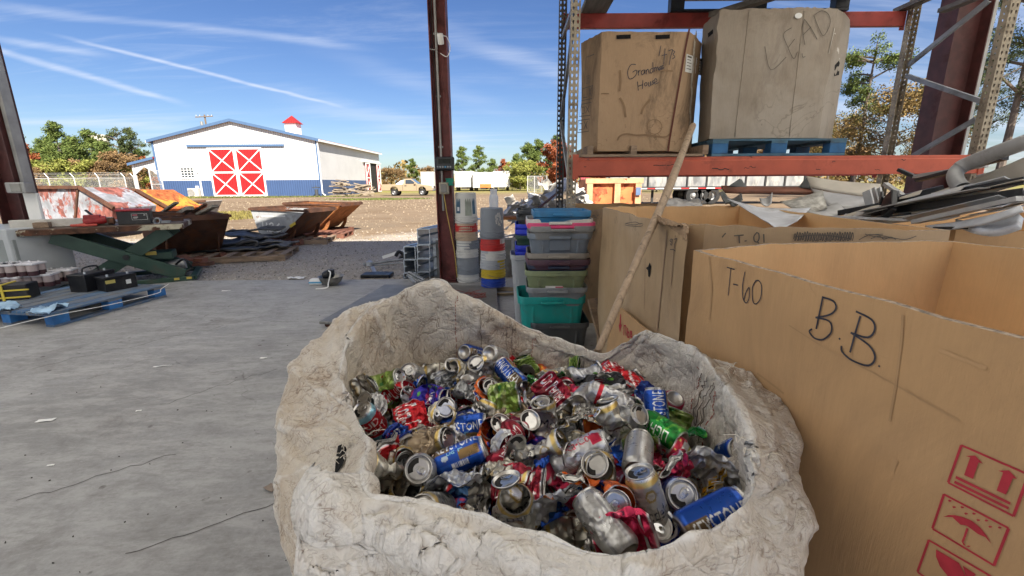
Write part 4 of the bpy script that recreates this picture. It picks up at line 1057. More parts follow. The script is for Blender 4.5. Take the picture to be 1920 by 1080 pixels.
MB().lathe([(.001, -.2), (.075, -.2), (.08, -.15), (.08, .15), (.075, .2), (.001, .2)], (.5, .42, .16), 16, R=Ry(rad(80))).build('motor', m_conduit, tt, smooth=True, auto=40)
mb = MB(); mb.tube(smoothline([(.6, .3, .2), (.72, .2, .28), (.78, .25, .14), (.66, .2, .07), (.75, .1, .05)], 5), .014, 7); mb.build('hose', m_black, tt)
for x in (.62, .76): MB().box((x, .022, .04), (.06, .003, .03)).build('hazard_sticker', MATS['aged yellow label'], tt)
# grey cabinet under the left of the table
m_cab = mat('grey enamel cabinet', (.25, .27, .265), .45, var=.06, dirt=.2, dcol=(.16, .15, .13))
m_cab2 = mat('light grey enamel', (.42, .44, .45), .45, var=.05, dirt=.15)
c0 = G(52, 556, 0); c1 = G(150, 533, 0); zc = tz - .10
e = (c1 - c0); bk = Vector((-e.y, e.x, 0)).normalized()
t = thing('metal_cabinet', 'grey steel cabinet standing under the left end of the lift table', 'cabinet', ((c0.x + c1.x) / 2, (c0.y + c1.y) / 2, 0))
MB().prism([c0, c1, c1 + bk * .6, c0 + bk * .6], (0, 0, zc)).build('body', m_cab, t, world=True, bevel=.006)
nn = -bk
def on_cab(px, py): return onplane(px, py, c0, nn, .003)
MB().add([on_cab(*p) for p in ((78, 447), (111, 445), (112, 456), (80, 460))], [(0, 1, 2, 3)]).build('paper_label', mat('pale label', (.6, .6, .58), .7), t, world=True)
mb = MB()
for k in range(4): ribbon(mb, [on_cab(82 + .5 * k, 449.5 + 2.2 * k) + nn * .001, on_cab(107 + .5 * k, 448 + 2.2 * k) + nn * .001], .004, nn)
mb.build('label_print', m_cab, t, world=True)
MB().add([on_cab(*p) for p in ((79, 484), (92, 472), (95, 464), (103, 465), (105, 480))], [(0, 1, 2, 3, 4)]).build('torn_label', mat('torn kraft label', (.50, .42, .32), .8), t, world=True)
# the taller pale cabinet at the frame edge
d1 = G(50, 556, 0); d1 = d1 - e.normalized() * .03; d0 = d1 + Vector((-1.1, .35, 0))
MBt = thing('metal_cabinet', 'pale grey steel cabinet cut off by the left frame edge', 'cabinet', ((d0.x + d1.x) / 2, d1.y, 0))
MB().prism([d0, d1, d1 + Vector((.12, .6, 0)), d0 + Vector((.12, .6, 0))], (0, 0, tz + .02)).build('body', m_cab2, MBt, world=True, bevel=.008)
# white column board, electrical box beside the left column
q = P(57, 392, 5.7)
tag(MB().box((q.x, 5.75, q.z + .02), (.17, .04, .36)).build('white_board', m_white, bevel=.004), 'white board standing between the left column and the lift table', 'board')
q = P(37, 352, 5.65)
t = thing('electrical_box', 'weathered grey switch box on the left maroon column', 'switch box', q - Vector((0, 0, .07)))
MB().box(q, (.24, .12, .13)).build('box', m_conduit, t, world=True, bevel=.01)
MB().box(q + Vector((.02, -.066, 0)), (.13, .012, .10)).build('cover', mat('dull cover', (.24, .24, .22), .4, dirt=.4), t, world=True, bevel=.005)
# things on the table (local table frame -> world)
def tw(x, y, z=0): return Vector((fa.x + ux.x * TLn / 2, fa.y + ux.y * TLn / 2, tz + .009 + z)) + ux * x + uy * y
Rt = Rz(math.atan2(ux.y, ux.x))
m_wbeam = mat('dirty white timber', (.52, .50, .46), .7, var=.15, dirt=.45, dcol=(.2, .17, .13), ds=4)
t = MB(); t.box(tw(-.45, .30, .05), (.95, .10, .095), R=Rt); tag(t.build('white_timber', m_wbeam, bevel=.005), 'dirty white timber lying along the lift table', 'timber')
t = MB(); t.box(tw(-.62, .20, .035), (.14, .12, .065), R=Rt); tag(t.build('wood_block', m_pallet, bevel=.004), 'small brown wood block in front of the white timber', 'block')
v = thing('bench_vise', 'red metal clamp tool lying on the lift table', 'clamp', tw(-.12, .18))
m_redm = mat('red tool paint', (.28, .018, .02), .4, var=.2, dirt=.3)
mb = MB(); mb.lathe([(.001, -.1), (.05, -.1), (.06, -.04), (.045, .02), (.055, .08), (.04, .13), (.001, .13)], tw(-.13, .18, .06), 14, R=Rt @ Ry(rad(82))); mb.box(tw(-.14, .18, .11), (.16, .09, .06), R=Rt); mb.build('body', m_redm, v, world=True, bevel=.006)
mb = MB(); mb.tube(smoothline([tw(-.20, .1, .03), tw(-.30, .06, .02), tw(-.33, .12, .02), tw(-.2, .02, .02), tw(-.08, .05, .02)], 4), .016, 8); mb.build('handle', mat('red orange grip', (.42, .06, .04), .5), v, world=True)
MB().bar(tw(-.13, .2, .12), tw(-.20, .22, .2), .03, .018).build('lever', m_black, v, world=True)
MB().lathe([(.02, -.04), (.045, -.03), (.045, .03), (.02, .04)], tw(.04, .16, .055), 14, R=Rt @ Ry(rad(90)), cap=(True, True)).build('collar', m_rust, v, world=True)
def car_battery(label, loc, rot, sz, lidm=None, casem=None, group='car batteries', posts=True, handle=False, sticker=None):
    t = thing('car_battery', label, 'battery', loc, rot, group); L, Wd, h = sz
    MB().box((0, 0, h * .40), (L, Wd, h * .80)).build('case', casem or m_black, t, bevel=.005)
    MB().box((0, 0, h * .87), (L + .012, Wd + .012, h * .13)).build('lid', lidm or m_black, t, bevel=.005)
    if posts:
        for s in (-1, 1): MB().lathe([(.012, 0), (.010, .022), (.001, .022)], (s * L * .32, -Wd * .22, h * .935), 10).build('terminal', m_galv, t)
    if handle:
        mb = MB(); mb.tube(smoothline([(-L * .25, 0, h * .93), (-L * .22, 0, h * 1.2), (L * .2, 0, h * 1.22), (L * .25, 0, h * .93)], 4), .010, 6); mb.build('handle', m_black, t)
    if sticker:
        for (x, z, w, hh, m) in sticker: MB().box((x * L, -Wd / 2 - .0015, z * h), (w * L, .002, hh * h)).build('sticker', m, t)
    return t
m_redlid = mat('red battery lid', (.33, .02, .03), .4, var=.1, dirt=.15)
m_sw = mat('sticker white', (.65, .65, .63), .6); m_sr = mat('sticker red', (.42, .10, .13), .6); m_sb = mat('sticker black', (.02, .02, .022), .5)
cb = car_battery('black car battery with a red lid standing on the lift table', tw(.28, .22), math.atan2(ux.y, ux.x), (.34, .19, .215), m_redlid, sticker=None)
m_line = m_sw
mb = MB()
for a, b in (((-.02, .14), (.14, .14)), ((.14, .14), (.14, .06)), ((.14, .06), (-.02, .06)), ((-.02, .06), (-.02, .14))): mb.bar((a[0], -.0965, a[1]), (b[0], -.0965, b[1]), .0022, .0022)
mb.box((.02, -.0965, .095), (.05, .002, .006)); mb.box((.015, -.0965, .082), (.04, .002, .004)); mb.box((.115, -.0965, .12), (.02, .002, .006))
mb.build('label_outline', m_sw, cb); MB().box((.015, -.0965, .122), (.05, .002, .014)).build('label_stripe', m_sr, cb)
mb = MB(); mb.bar(tw(.42, .3, .03), tw(.78, .34, .035), .05, .05)
tag(mb.build('steel_pipe', m_rust), 'rusty pipe lying behind the red lidded battery', 'pipe')
mb = MB(); mb.lathe([(.035, -.015), (.05, -.015), (.05, .015), (.035, .015), (.035, -.015)], tw(.52, .12, .03), 16, R=Rx(rad(70))); mb.bar(tw(.56, .12, .02), tw(.66, .1, .02), .05, .03)
tag(mb.build('shackle', m_strut), 'small ring shackle at the right end of the lift table', 'shackle')
mb = MB(); mb.bar(tw(-.3, .75, .02), tw(.2, .8, .02), .16, .02)
tag(mb.build('grey_plate', m_galv), 'thin grey metal strip behind the white timber', 'plate')

# ================================================================== BLUE PALLET, BATTERIES
def pal_blue(name):
    t = NT(name); co = t.coord((1, 1, 1)); s1 = t.noise(t.coord((1.2, 14, 6)), 2.2, 9, .7, .4); n2 = t.noise(co, 4, 8, .7)
    c = t.mix(t.ramp(n2, .3, .7), (.022, .085, .20), (.05, .14, .27))
    oi = t.n('ShaderNodeObjectInfo'); c = t.mix(t.ramp(oi.outputs['Random'], .2, 1, 0, .75, False), c, (.17, .16, .135)); c = t.mix(t.ramp(s1, .47, .62, 0, .9), c, (.20, .185, .16))
    c = t.mix(t.ramp(t.noise(co, 1.4, 7, .7), .55, .72, 0, .7), c, (.16, .14, .115))
    t.set(base=c, rough=.75); t.bump(s1, .3, .006); return t.m
m_pb = pal_blue('blue pallet paint worn'); m_pbs = mat('bright blue pallet paint', (.03, .14, .36), .7, var=.3, vs=6, dirt=.3, dcol=(.10, .08, .07))
def block_pallet(label, loc, rot, L=1.22, Wd=1.02, group='blue pallets', m1=None, m2=None):
    """L along x (deck boards run along y), block pallet 0.14 high"""
    t = thing('blue_pallet', label, 'pallet', loc, rot, group); m1 = m1 or m_pb; m2 = m2 or m_pbs
    r = random.Random(int(abs(loc[0]) * 100))
    for x in (-L / 2 + .07, 0, L / 2 - .07):
        for y in (-Wd / 2 + .05, 0, Wd / 2 - .05): MB().box((x, y, .065), (.14, .10, .085)).build('block', m2, t, bevel=.004)
        MB().box((x, 0, .117), (.14, Wd, .018)).build('cross_board', m1, t)
    for y in (-Wd / 2 + .05, 0, Wd / 2 - .05): MB().box((0, y, .011), (L, .10, .022)).build('bottom_board', m1, t, bevel=.002)
    k = 7
    for i in range(k):
        w = (Wd - .024 * (k - 1)) / k
        MB().box((0, -Wd / 2 + w / 2 + i * (w + .024), .135 + r.uniform(-.001, .001)), (L, w, .018)).build('deck_board', m1, t, bevel=.002)
    return t
# photo corners: near (95,617) right (312,553)
pn_, pr_ = G(103, 614, 0), G(313, 556, 0)
pe = (pr_ - pn_); ang = math.atan2(pe.y, pe.x)
Lp = pe.length
ctr = pn_ + pe * .5 + Vector((-pe.y, pe.x, 0)).normalized() * .55
bp = block_pallet('worn blue wooden pallet on the concrete floor holding batteries', (ctr.x, ctr.y, 0), ang, Lp, 1.10)
Rp = Rz(ang)
def pw(x, y, z=.145): return Vector((ctr.x, ctr.y, z)) + Rp @ Vector((x, y, 0))
# second pallet behind carrying the battery packs
c2 = pw(-.55, .82, 0) + Vector((-.15, .1, 0))
bp2 = block_pallet('second blue pallet behind the first, under the white capped batteries', (c2.x - .35, c2.y + .18, 0), ang + .12, 1.15, .62)
def px_on(px, py, z): return G(px, py, z)
m_sy = mat('sticker yellow', (.50, .42, .12), .6)
q = G(178, 541, .145)
car_battery('large black battery with carry handle at the back of the blue pallet', (q.x, q.y, .145), ang + .1, (.36, .20, .21), group='black batteries on the blue pallet', handle=True, sticker=None)
q = G(222, 541, .145)
car_battery('black battery with a white sticker at the right of the blue pallet', (q.x, q.y, .145), ang - .25, (.30, .19, .175), group='black batteries on the blue pallet', sticker=[(.22, .45, .16, .28, m_sw), (-.34, .62, .3, .22, m_sy)])
m_cell = mat('clear battery cell', (.40, .33, .32), .4, var=.1, dirt=.2); m_cap = mat('pale cap', (.62, .61, .64), .5, dirt=.2); m_acid = mat('dark cell base', (.05, .02, .025), .5)
def cell_pack(label, loc, rot, nx, ny):
    t = thing('battery_pack', label, 'battery pack', loc, rot, 'packs of round battery cells')
    R_ = .047
    for i in range(nx):
        for j in range(ny):
            x, y = (i - (nx - 1) / 2) * .098, (j - (ny - 1) / 2) * .098
            c = MB().lathe([(.001, .002), (R_, .002), (R_, .055)], (x, y, 0), 16, m=0).lathe([(R_, .055), (R_ + .001, .06), (R_, .125), (.001, .125)], (x, y, 0), 16, m=1).build('cell', [m_acid, m_cell], t, smooth=True, auto=40)
    MB().box((0, 0, .138), (nx * .098, ny * .098, .022)).build('lid', m_cap, t, bevel=.004)
    for i in range(nx):
        for j in range(ny): MB().lathe([(.011, 0), (.009, .016), (.001, .018)], ((i - (nx - 1) / 2) * .098, (j - (ny - 1) / 2) * .098, .149), 8).build('terminal', m_cap, t)
    return t
for i, (px, py, z, nx, ny, rt, lb) in enumerate(((60, 537, .145, 5, 2, .32, 'white capped battery pack in front row by the yellow cap'), (108, 527, .145, 4, 2, .36, 'white capped battery pack touching the big black battery'), (45, 516, .29, 4, 2, .12, 'white capped battery pack stacked at the back'), (22, 518, .29, 2, 2, .2, 'small white capped battery pack beside the stacked one'), (2, 530, .20, 2, 2, .3, 'white capped battery pack at the left frame edge'), (40, 533, .145, 5, 2, .12, 'lower white capped pack carrying the stacked one'), (5, 545, .145, 3, 2, .1, 'lower battery pack hidden behind the strapped case'))):
    q = G(px, py, z); cell_pack(lb, (q.x, q.y + (.12 if i in (5, 6) else 0), z), rt, nx, ny)
q = G(18, 560, .145)
t = thing('strapped_case', 'black battery case held by a yellow wire frame', 'battery case', (q.x, q.y, .145), .35)
MB().box((0, 0, .08), (.42, .2, .16)).build('case', m_black, t, bevel=.008)
mb = MB(); m_ys = mat('yellow strap', (.62, .48, .06), .5)
for z in (.03, .105): mb.box((0, -.106, z), (.46, .012, .014))
for x in (-.12, .02): mb.box((x, -.112, .08), (.02, .01, .16)); mb.box((x, -.0, .166), (.02, .22, .01))
mb.build('yellow_frame', m_ys, t)
q = G(56, 545, .145)
mb = MB(); mb.lathe([(.001, 0), (.04, 0), (.045, .03), (.035, .05), (.001, .055)], (q.x, q.y - .08, .20), 12, sq=(1.4, .9))
tag(mb.build('yellow_cap', mat('yellow cap plastic', (.60, .46, .03), .4), smooth=True, auto=40), 'yellow plastic cap beside the front battery pack', 'cap')
crumple_sheet('light blue crumpled plastic strapping on the near corner of the blue pallet', pw(-.52, -.44, .17), .30, .16, ang + .4, 0, .05, mat('pale blue film', (.30, .45, .60), .35, var=.3), 61, name='plastic_film', cat='plastic wrap', th=.003)
crumple_sheet('small blue plastic scrap at the left edge of the blue pallet', G(8, 577, .165), .2, .14, .2, 0, .05, MATS['pale blue film'], 62, name='plastic_film', cat='plastic wrap', th=.003)
mb = MB(); mb.tube(smoothline([pw(-Lp / 2 - .4, -.56, .125), pw(-Lp / 2, -.565, .118), pw(-Lp / 2 + .25, -.57, .10), pw(.0, -.57, .08), pw(.45, -.575, .075), pw(.5, -.575, .11), pw(.62, -.57, .15)], 4), .004, 5)
tag(mb.build('twine', m_white), 'white twine trailing along the edge of the blue pallet', 'twine')

# ================================================================== FLOOR SCALE, CHANNELS, PANEL
def tread_mat():
    t = NT('diamond tread plate'); co = t.coord()
    b1 = t.n('ShaderNodeTexBrick'); b1.offset = .5; b1.inputs['Scale'].default_value = 26; b1.inputs['Mortar Size'].default_value = .16; b1.inputs['Brick Width'].default_value = .9; b1.inputs['Row Height'].default_value = .45
    t.l(co, b1.inputs['Vector'])
    n = t.noise(co, 3, 8, .7); f = t.math('SUBTRACT', 1.0, b1.outputs['Fac'])
    c = t.mix(t.ramp(n, .3, .7), (.15, .145, .13), (.26, .25, .225)); c = t.mix(t.math('MULTIPLY', f, .5), c, (.30, .29, .27))
    t.set(base=c, rough=.5, metal=.4); t.bump(f, .5, .004); return t.m
sq_ = [G(598, 603, .06), G(722, 533, .06), G(931, 535, .06), G(935, 610, .06)]
t = thing('floor_scale', 'steel tread plate floor scale lying behind the can bag', 'scale', ((sq_[0].x + sq_[2].x) / 2, (sq_[0].y + sq_[2].y) / 2, 0))
MB().prism([Vector((p.x, p.y, .035)) for p in sq_], (0, 0, .025)).build('deck', tread_mat(), t, world=True, bevel=.003)
mb = MB()
for a, b in zip(sq_, sq_[1:] + sq_[:1]):
    a_, b_ = a.lerp(b, .03), b.lerp(a, .03); c_ = (sum((p for p in sq_), Vector()) / 4); d = (c_ - (a + b) / 2).normalized() * .05
    mb.bar(Vector((a_.x, a_.y, .017)) + d, Vector((b_.x, b_.y, .017)) + d, .05, .034)
mb.build('frame', m_rust, t, world=True)
mb = MB(); r = random.Random(2)
for k in range(5):
    c = G(880 + r.uniform(-12, 22), 556 + r.uniform(-4, 6), .066); mb.tube(smoothline([c + Vector((r.uniform(-.12, .12), r.uniform(-.12, .12), r.uniform(0, .05))) for _ in range(6)], 5), .003, 5)
tag(mb.build('copper_wire', mat('red copper wire', (.28, .07, .05), .5, .3)), 'tangle of thin red wire lying on the tread plate', 'wire')
mb = MB(); c = G(945, 549, .012)
for k in range(4): mb.tube([c + Vector((math.cos(a) * (.17 + .012 * k), math.sin(a) * (.12 + .01 * k), .01 * k)) for a in np.linspace(0, 6.28, 22)], .006, 5)
tag(mb.build('cable_coil', mat('tan cable', (.28, .21, .12), .6)), 'loose coil of tan cable on the floor behind the teal tote', 'cable')
# galvanised channel sections with open ends towards the lens
m_ch = mat('bright galvanised channel', (.46, .50, .54), .35, .8, var=.15, vs=10, dirt=.12, dcol=(.30, .30, .29))
def channel(label, px0, px1, py0, py1, Y, L, skew):
    a, b = P(px0, py0, Y), P(px1, py1, Y); w, h = b.x - a.x, a.z - b.z; t_ = .012
    sec = [(0, 0), (w, 0), (w, -t_), (t_ * 1.2, -t_), (t_ * 1.2, -h * .42), (w * .30, -h * .5), (t_ * 1.2, -h * .58), (t_ * 1.2, -h + t_), (w, -h + t_), (w, -h), (0, -h)]
    t = thing('steel_channel', label, 'channel', (a.x + w / 2, Y, b.z), group='galvanised channels stacked left of the middle column')
    pts = [Vector((a.x + x, Y, a.z + z)) for x, z in sec]
    mb = MB(); n_ = len(pts); v = Vector((skew, L, 0)); mb.add(pts + [p + v for p in pts], [(i, (i + 1) % n_, n_ + (i + 1) % n_, n_ + i) for i in range(n_)] + [tuple(range(n_))]); mb.build('web', m_ch, t, world=True)
    MB().box((a.x + w - .006, Y + .012, a.z - h / 2), (.012, .02, h * .9)).build('lip', m_ch, t, world=True)
    MB().prism([(a.x + w * .2, Y + .01, a.z + .002), (a.x + w * .5, Y + .01, a.z + .002), (a.x + w * .5, Y + .01, a.z + .012), (a.x + w * .2, Y + .01, a.z + .012)], (skew * .95, L * .95, 0)).build('top_rib', m_ch, t, world=True)
    return t
for r_, (y0, y1) in enumerate(((429, 459), (459, 485), (485, 510), (510, 528))):
    channel(('topmost', 'second from top', 'third from top', 'lowest')[r_] + ' galvanised channel of the taller stack beside the column', 781, 807, y0, y1, 5.95 + .02 * (r_ % 2), 1.8, .65)
for r_, (y0, y1) in enumerate(((462, 487), (487, 512), (512, 530))):
    channel(('topmost', 'middle', 'lowest')[r_] + ' galvanised channel of the shorter stack left of the taller one', 756, 780, y0, y1, 5.98 + .02 * (r_ % 2), 1.8, .65)
# grey metal panel behind the buckets
a, b = P(810, 447, 6.15), P(966, 527, 6.15)
t = thing('metal_barrier', 'dull grey riveted steel panel standing behind the bucket stacks', 'panel', ((a.x + b.x) / 2, 6.15, g))
MB().box(((a.x + b.x) / 2, 6.17, (a.z + g) / 2), (b.x - a.x, .03, a.z - g)).build('sheet', mat('dull grey sheet', (.26, .26, .245), .6, .3, var=.12, dirt=.35, dcol=(.14, .12, .10)), t, world=True)
mb = MB()
for x in (a.x + .03, b.x - .03): mb.box((x, 6.148, a.z / 2), (.04, .012, a.z - .02))
mb.box(((a.x + b.x) / 2, 6.148, a.z - .01), (b.x - a.x, .011, .03)); mb.build('edge_trim', m_galv, t, world=True)
# scrap on the gravel left of the channels
t = thing('antenna_scrap', 'broken metal stand with a long arm lying left of the channels', 'scrap stand', G(705, 516, g))
mb = MB(); mb.tube([P(682, 496, 6.9), P(757, 486, 6.9)], .02, 8); mb.tube([P(690, 499, 6.8), P(757, 492, 6.8)], .012, 8); mb.build('arm', m_strut, t, world=True)
mb = MB(); mb.bar(P(698, 500, 6.6), P(706, 518, 6.4), .05, .02); mb.lathe([(.001, -.05), (.05, -.04), (.05, .02), (.001, .05)], P(693, 493, 6.7), 12); mb.build('bracket', m_galv, t, world=True)
q = G(708, 519, g); MB().box((q.x, q.y, .0), (.42, .25, .05)).build('foot', m_black, t, world=True, bevel=.008)
mb = MB(); mb.bar(P(720, 482, 7.3), P(757, 470, 7.2), .10, .05); tag(mb.build('white_post', m_white), 'white post end lying on the gravel left of the channels', 'post')
mb = MB(); mb.tube(smoothline([P(742, 480, 7.1), P(748, 472, 7.1), P(756, 478, 7.1), P(750, 484, 7.1), P(757, 484, 7.1)], 4), .03, 7); tag(mb.build('black_hose', m_black), 'short black hose bent over the white post end', 'hose')
for i, (a, b) in enumerate((((764, 512), (785, 526)), ((767, 509), (795, 524)), ((775, 520), (800, 530)), ((764, 516), (778, 530)))):
    tag(MB().bar(P(*a, 5.75), P(*b, 5.65 - .04 * i), .035, .015).build('aluminium_strip', m_galv), ('uppermost', 'second', 'shortest', 'leftmost')[i] + ' bright aluminium strip lying before the channel ends', 'strip', 'aluminium strips')
# bowl with motor, blue pack, paper
q = G(622, 534, 0)
t = thing('metal_bowl', 'grey metal bowl on the floor near the gravel edge', 'bowl', (q.x, q.y, 0))
MB().lathe([(.001, .002), (.07, .002), (.13, .05), (.155, .115), (.165, .12), (.150, .117), (.125, .055), (.06, .012), (.001, .012)], (q.x, q.y, 0), 28).build('bowl', mat('dented grey bowl', (.27, .26, .24), .4, .5, var=.2, dirt=.4), t, world=True, smooth=True, auto=60)
t2 = thing('electric_motor', 'small dark motor resting in the grey metal bowl', 'motor', (q.x - .03, q.y, .05))
mb = MB(); mb.lathe([(.001, -.07), (.05, -.07), (.06, -.03), (.06, .05), (.04, .07), (.001, .075)], (q.x - .03, q.y, .14), 14, R=Ry(rad(70)) ); mb.box((q.x + .01, q.y - .02, .185), (.08, .07, .05)); mb.build('housing', m_black, t2, world=True, bevel=.006)
mb = MB(); mb.tube(smoothline([Vector((q.x, q.y - .05, .2)), Vector((q.x + .05, q.y - .12, .18)), Vector((q.x + .03, q.y - .17, .06)), Vector((q.x + .02, q.y - .2, .01)), Vector((q.x - .1, q.y - .26, .008))], 5), .008, 6); mb.build('cord', m_wtrim, t2, world=True)
q = G(594, 533, 0); t = thing('drink_pack', 'small blue and white wrapped pack beside the bowl', 'pack', (q.x, q.y, 0), .1)
MB().box((0, 0, .04), (.17, .1, .075), taper=.9).build('body', m_white, t, bevel=.01); MB().box((0, -.051, .035), (.168, .006, .02)).build('blue_band', mat('blue band', (.08, .30, .50), .4), t)
q = G(556, 519, .0); crumple_sheet('flat white paper scrap at the gravel edge', (q.x, q.y, g + .02), .22, .12, .1, 0, .02, m_white, 71, name='paper_scrap', cat='paper', th=.002)
for i, (px, py, L, lb) in enumerate(((86, 788, .085, 'white paper scrap on the left concrete floor'), (424, 545, .10, 'pale paper scrap on the floor right of the pallet'), (305, 686, .12, 'thin white straw on the concrete'), (494, 671, .05, 'small white chip near the bag'), (260, 770, .03, 'tiny pale chip on the concrete'), (95, 872, .03, 'small pale chip left of the bag'))):
    q = G(px, py, .004); crumple_sheet(lb, (q.x, q.y, .005), L, L * .35 if i != 2 else .012, .25, 0, .004, m_white, 80 + i, name='paper_scrap', cat='paper', th=.001, n=8)
q = G(508, 915, .006); crumple_sheet('torn brown cardboard scrap on the floor beside the bag', (q.x, q.y, .008), .055, .035, -.5, 0, .006, mat('scrap card', (.25, .20, .16), .9), 90, name='cardboard_scrap', cat='cardboard', th=.003, n=8)
r = random.Random(15); mb = MB()
for _ in range(45):
    px, py = r.uniform(0, 600), r.uniform(560, 1080); q = G(px, py, .001)
    if q.x > -.45 and q.y < 1.7: continue
    s_ = r.uniform(.001, .003); a = r.uniform(0, 6.3); L = s_ * r.uniform(1, 4)
    mb.box((q.x, q.y, .002), (L, s_, .004), R=Rz(a))
tag(tag(mb.build('floor_grit', mat('dark grit', (.05, .04, .035), .9)), kind='stuff'), 'dark grit and leaf crumbs scattered on the concrete floor', 'grit')

# ================================================================== BUCKETS
def bucket(label, loc, m, rot=0, h=.37, group='five gallon buckets stacked upside down by the column'):
    t = thing('bucket', label, 'bucket', loc, rot, group)
    rr = .150; rb = .131
    MB().lathe([(rr, .0), (rr + .004, .003), (rr + .004, .012), (rr - .001, .014), (rr - .001, .036), (rr + .006, .038), (rr + .006, .046), (rr - .002, .048), (rr - .002, .072), (rr + .004, .074), (rr + .004, .080), (rr - .005, .084), (rb + .004, h - .012), (rb - .004, h), (rb - .014, h), (rb - .016, h - .006), (.001, h - .006)], (0, 0, 0), 32).build('body', m, t, smooth=True, auto=30)
    mb = MB(); pts = [Vector((math.cos(a) * (rr + .012), math.sin(a) * (rr + .012), .055 - .045 * math.sin((a + 2.9) / 2.65 * math.pi))) for a in np.linspace(-2.9, -.25, 14)]
    mb.tube(pts, .0022, 5); mb.build('bail_handle', m_strut, t)
    return t
def bm(n, c): return mat(n, c, .45, var=.06, dirt=.3, dcol=tuple(x * .55 + .04 for x in c), ds=6)
BW, BG, BR, BB, BY, BE, BLU = bm('white bucket', (.60, .59, .56)), bm('grey bucket', (.22, .24, .27)), bm('red bucket', (.50, .035, .03)), bm('blue bucket', (.02, .06, .36)), bm('yellow bucket', (.55, .40, .03)), bm('beige bucket', (.50, .38, .27)), bm('pale grey bucket', (.40, .42, .45))
q = G(876, 531, 0); bx_, by_ = q.x, q.y + .14
st1 = [(BW, 'dirty white bucket at the foot of the left stack'), (BG, 'grey bucket just above the lowest white one in the left stack'), (BG, 'grey bucket under the middle white one in the left stack'), (BW, 'white bucket with wire handle in the middle of the left stack'), (BG, 'grey bucket under the beige one in the left stack'), (BE, 'beige bucket between red and grey in the left stack'), (BR, 'red bucket below the labelled white one in the left stack')]
for k, (m, lb) in enumerate(st1): bucket(lb, (bx_ + .006 * math.sin(k * 2), by_ + .005 * math.cos(k * 3), .113 * k), m, k * .9 + .4)
tb = bucket('white bucket with a worn printed label on top of the left stack', (bx_, by_, .113 * 7), BW, .2, .39)
m_lab1 = mat('faded blue label print', (.06, .13, .20), .6, var=.3); m_lab2 = mat('faded green label print', (.33, .36, .30), .6, var=.3)
def decal(parent, a0, a1, z0, z1, m, r0=.1515, r1=.134, h=.37, name='label'):
    mb = MB(); N = 8; pts = []
    for z in (z0, (z0 + z1) / 2, z1):
        rr = r0 + (r1 - r0) * z / h
        pts += [(math.cos(a0 + (a1 - a0) * i / (N - 1)) * rr, math.sin(a0 + (a1 - a0) * i / (N - 1)) * rr, z) for i in range(N)]
    mb.grid(pts, N, 3); return mb.build(name, m, parent)
decal(tb, -2.75, -2.2, .13, .34, m_lab1); decal(tb, -1.75, -1.15, .10, .33, m_lab2); decal(tb, -1.05, -.7, .12, .34, m_lab1)
decal(tb, -2.55, -2.3, .16, .21, m_cap, .1525, .135)
q = G(924, 541, .06); bx_, by_ = q.x, q.y + .16
st2 = [(BB, 'blue bucket at the foot of the right stack'), (BY, 'yellow bucket above the blue one'), (BLU, 'pale grey bucket above the yellow one'), (BW, 'white bucket below the red one in the right stack'), (BR, 'red bucket in the middle of the right stack')]
for k, (m, lb) in enumerate(st2): bucket(lb, (bx_ + .006 * math.sin(k * 2.4), by_, .062 + .112 * k), m, k * .7 + .2)
tb = bucket('tall grey bucket with a torn white label on top of the right stack', (bx_ - .004, by_, .062 + .112 * 5 + .03), BG, .1, .36)
mb = MB(); r = random.Random(6)
for _ in range(26):
    a0 = -1.35 + r.uniform(0, .55); z0 = .15 + r.uniform(0, .14); N = 3
    w, hh = r.uniform(.06, .16), r.uniform(.015, .04); pts = []
    for z in (z0, z0 + hh): pts += [(math.cos(a0 + w * i) * (.1535 - .0515 * z * .95), math.sin(a0 + w * i) * (.1535 - .0515 * z * .95), z) for i in range(2)]
    mb.grid(pts, 2, 2)
mb.build('torn_label', mat('torn white label', (.55, .53, .50), .8), tb)
# gas cylinder further out
q = G(926, 450, g)
q = P(926, 386, 8.6)
t = thing('gas_cylinder', 'tall white gas cylinder standing behind the grey bucket', 'gas cylinder', (q.x, 8.6, g))
zt = P(926, 363, 8.6).z
mb = MB(); mb.lathe([(.001, g + .02), (.085, g + .02), (.087, g + .06), (.087, zt - .08), (.075, zt - .03), (.045, zt - .005), (.03, zt)], (q.x, 8.6, 0), 24); mb.build('body', m_white, t, world=True, smooth=True, auto=50)
mb = MB(); mb.lathe([(.02, zt), (.02, zt + .05), (.04, zt + .055), (.04, zt + .075), (.001, zt + .08)], (q.x, 8.6, 0), 12); mb.build('valve', m_strut, t, world=True)
MB().lathe([(.062, zt + .09), (.066, zt + .09), (.066, zt - .02), (.062, zt - .02), (.062, zt + .09)], (q.x, 8.6, 0), 16).build('collar', m_white, t, world=True)

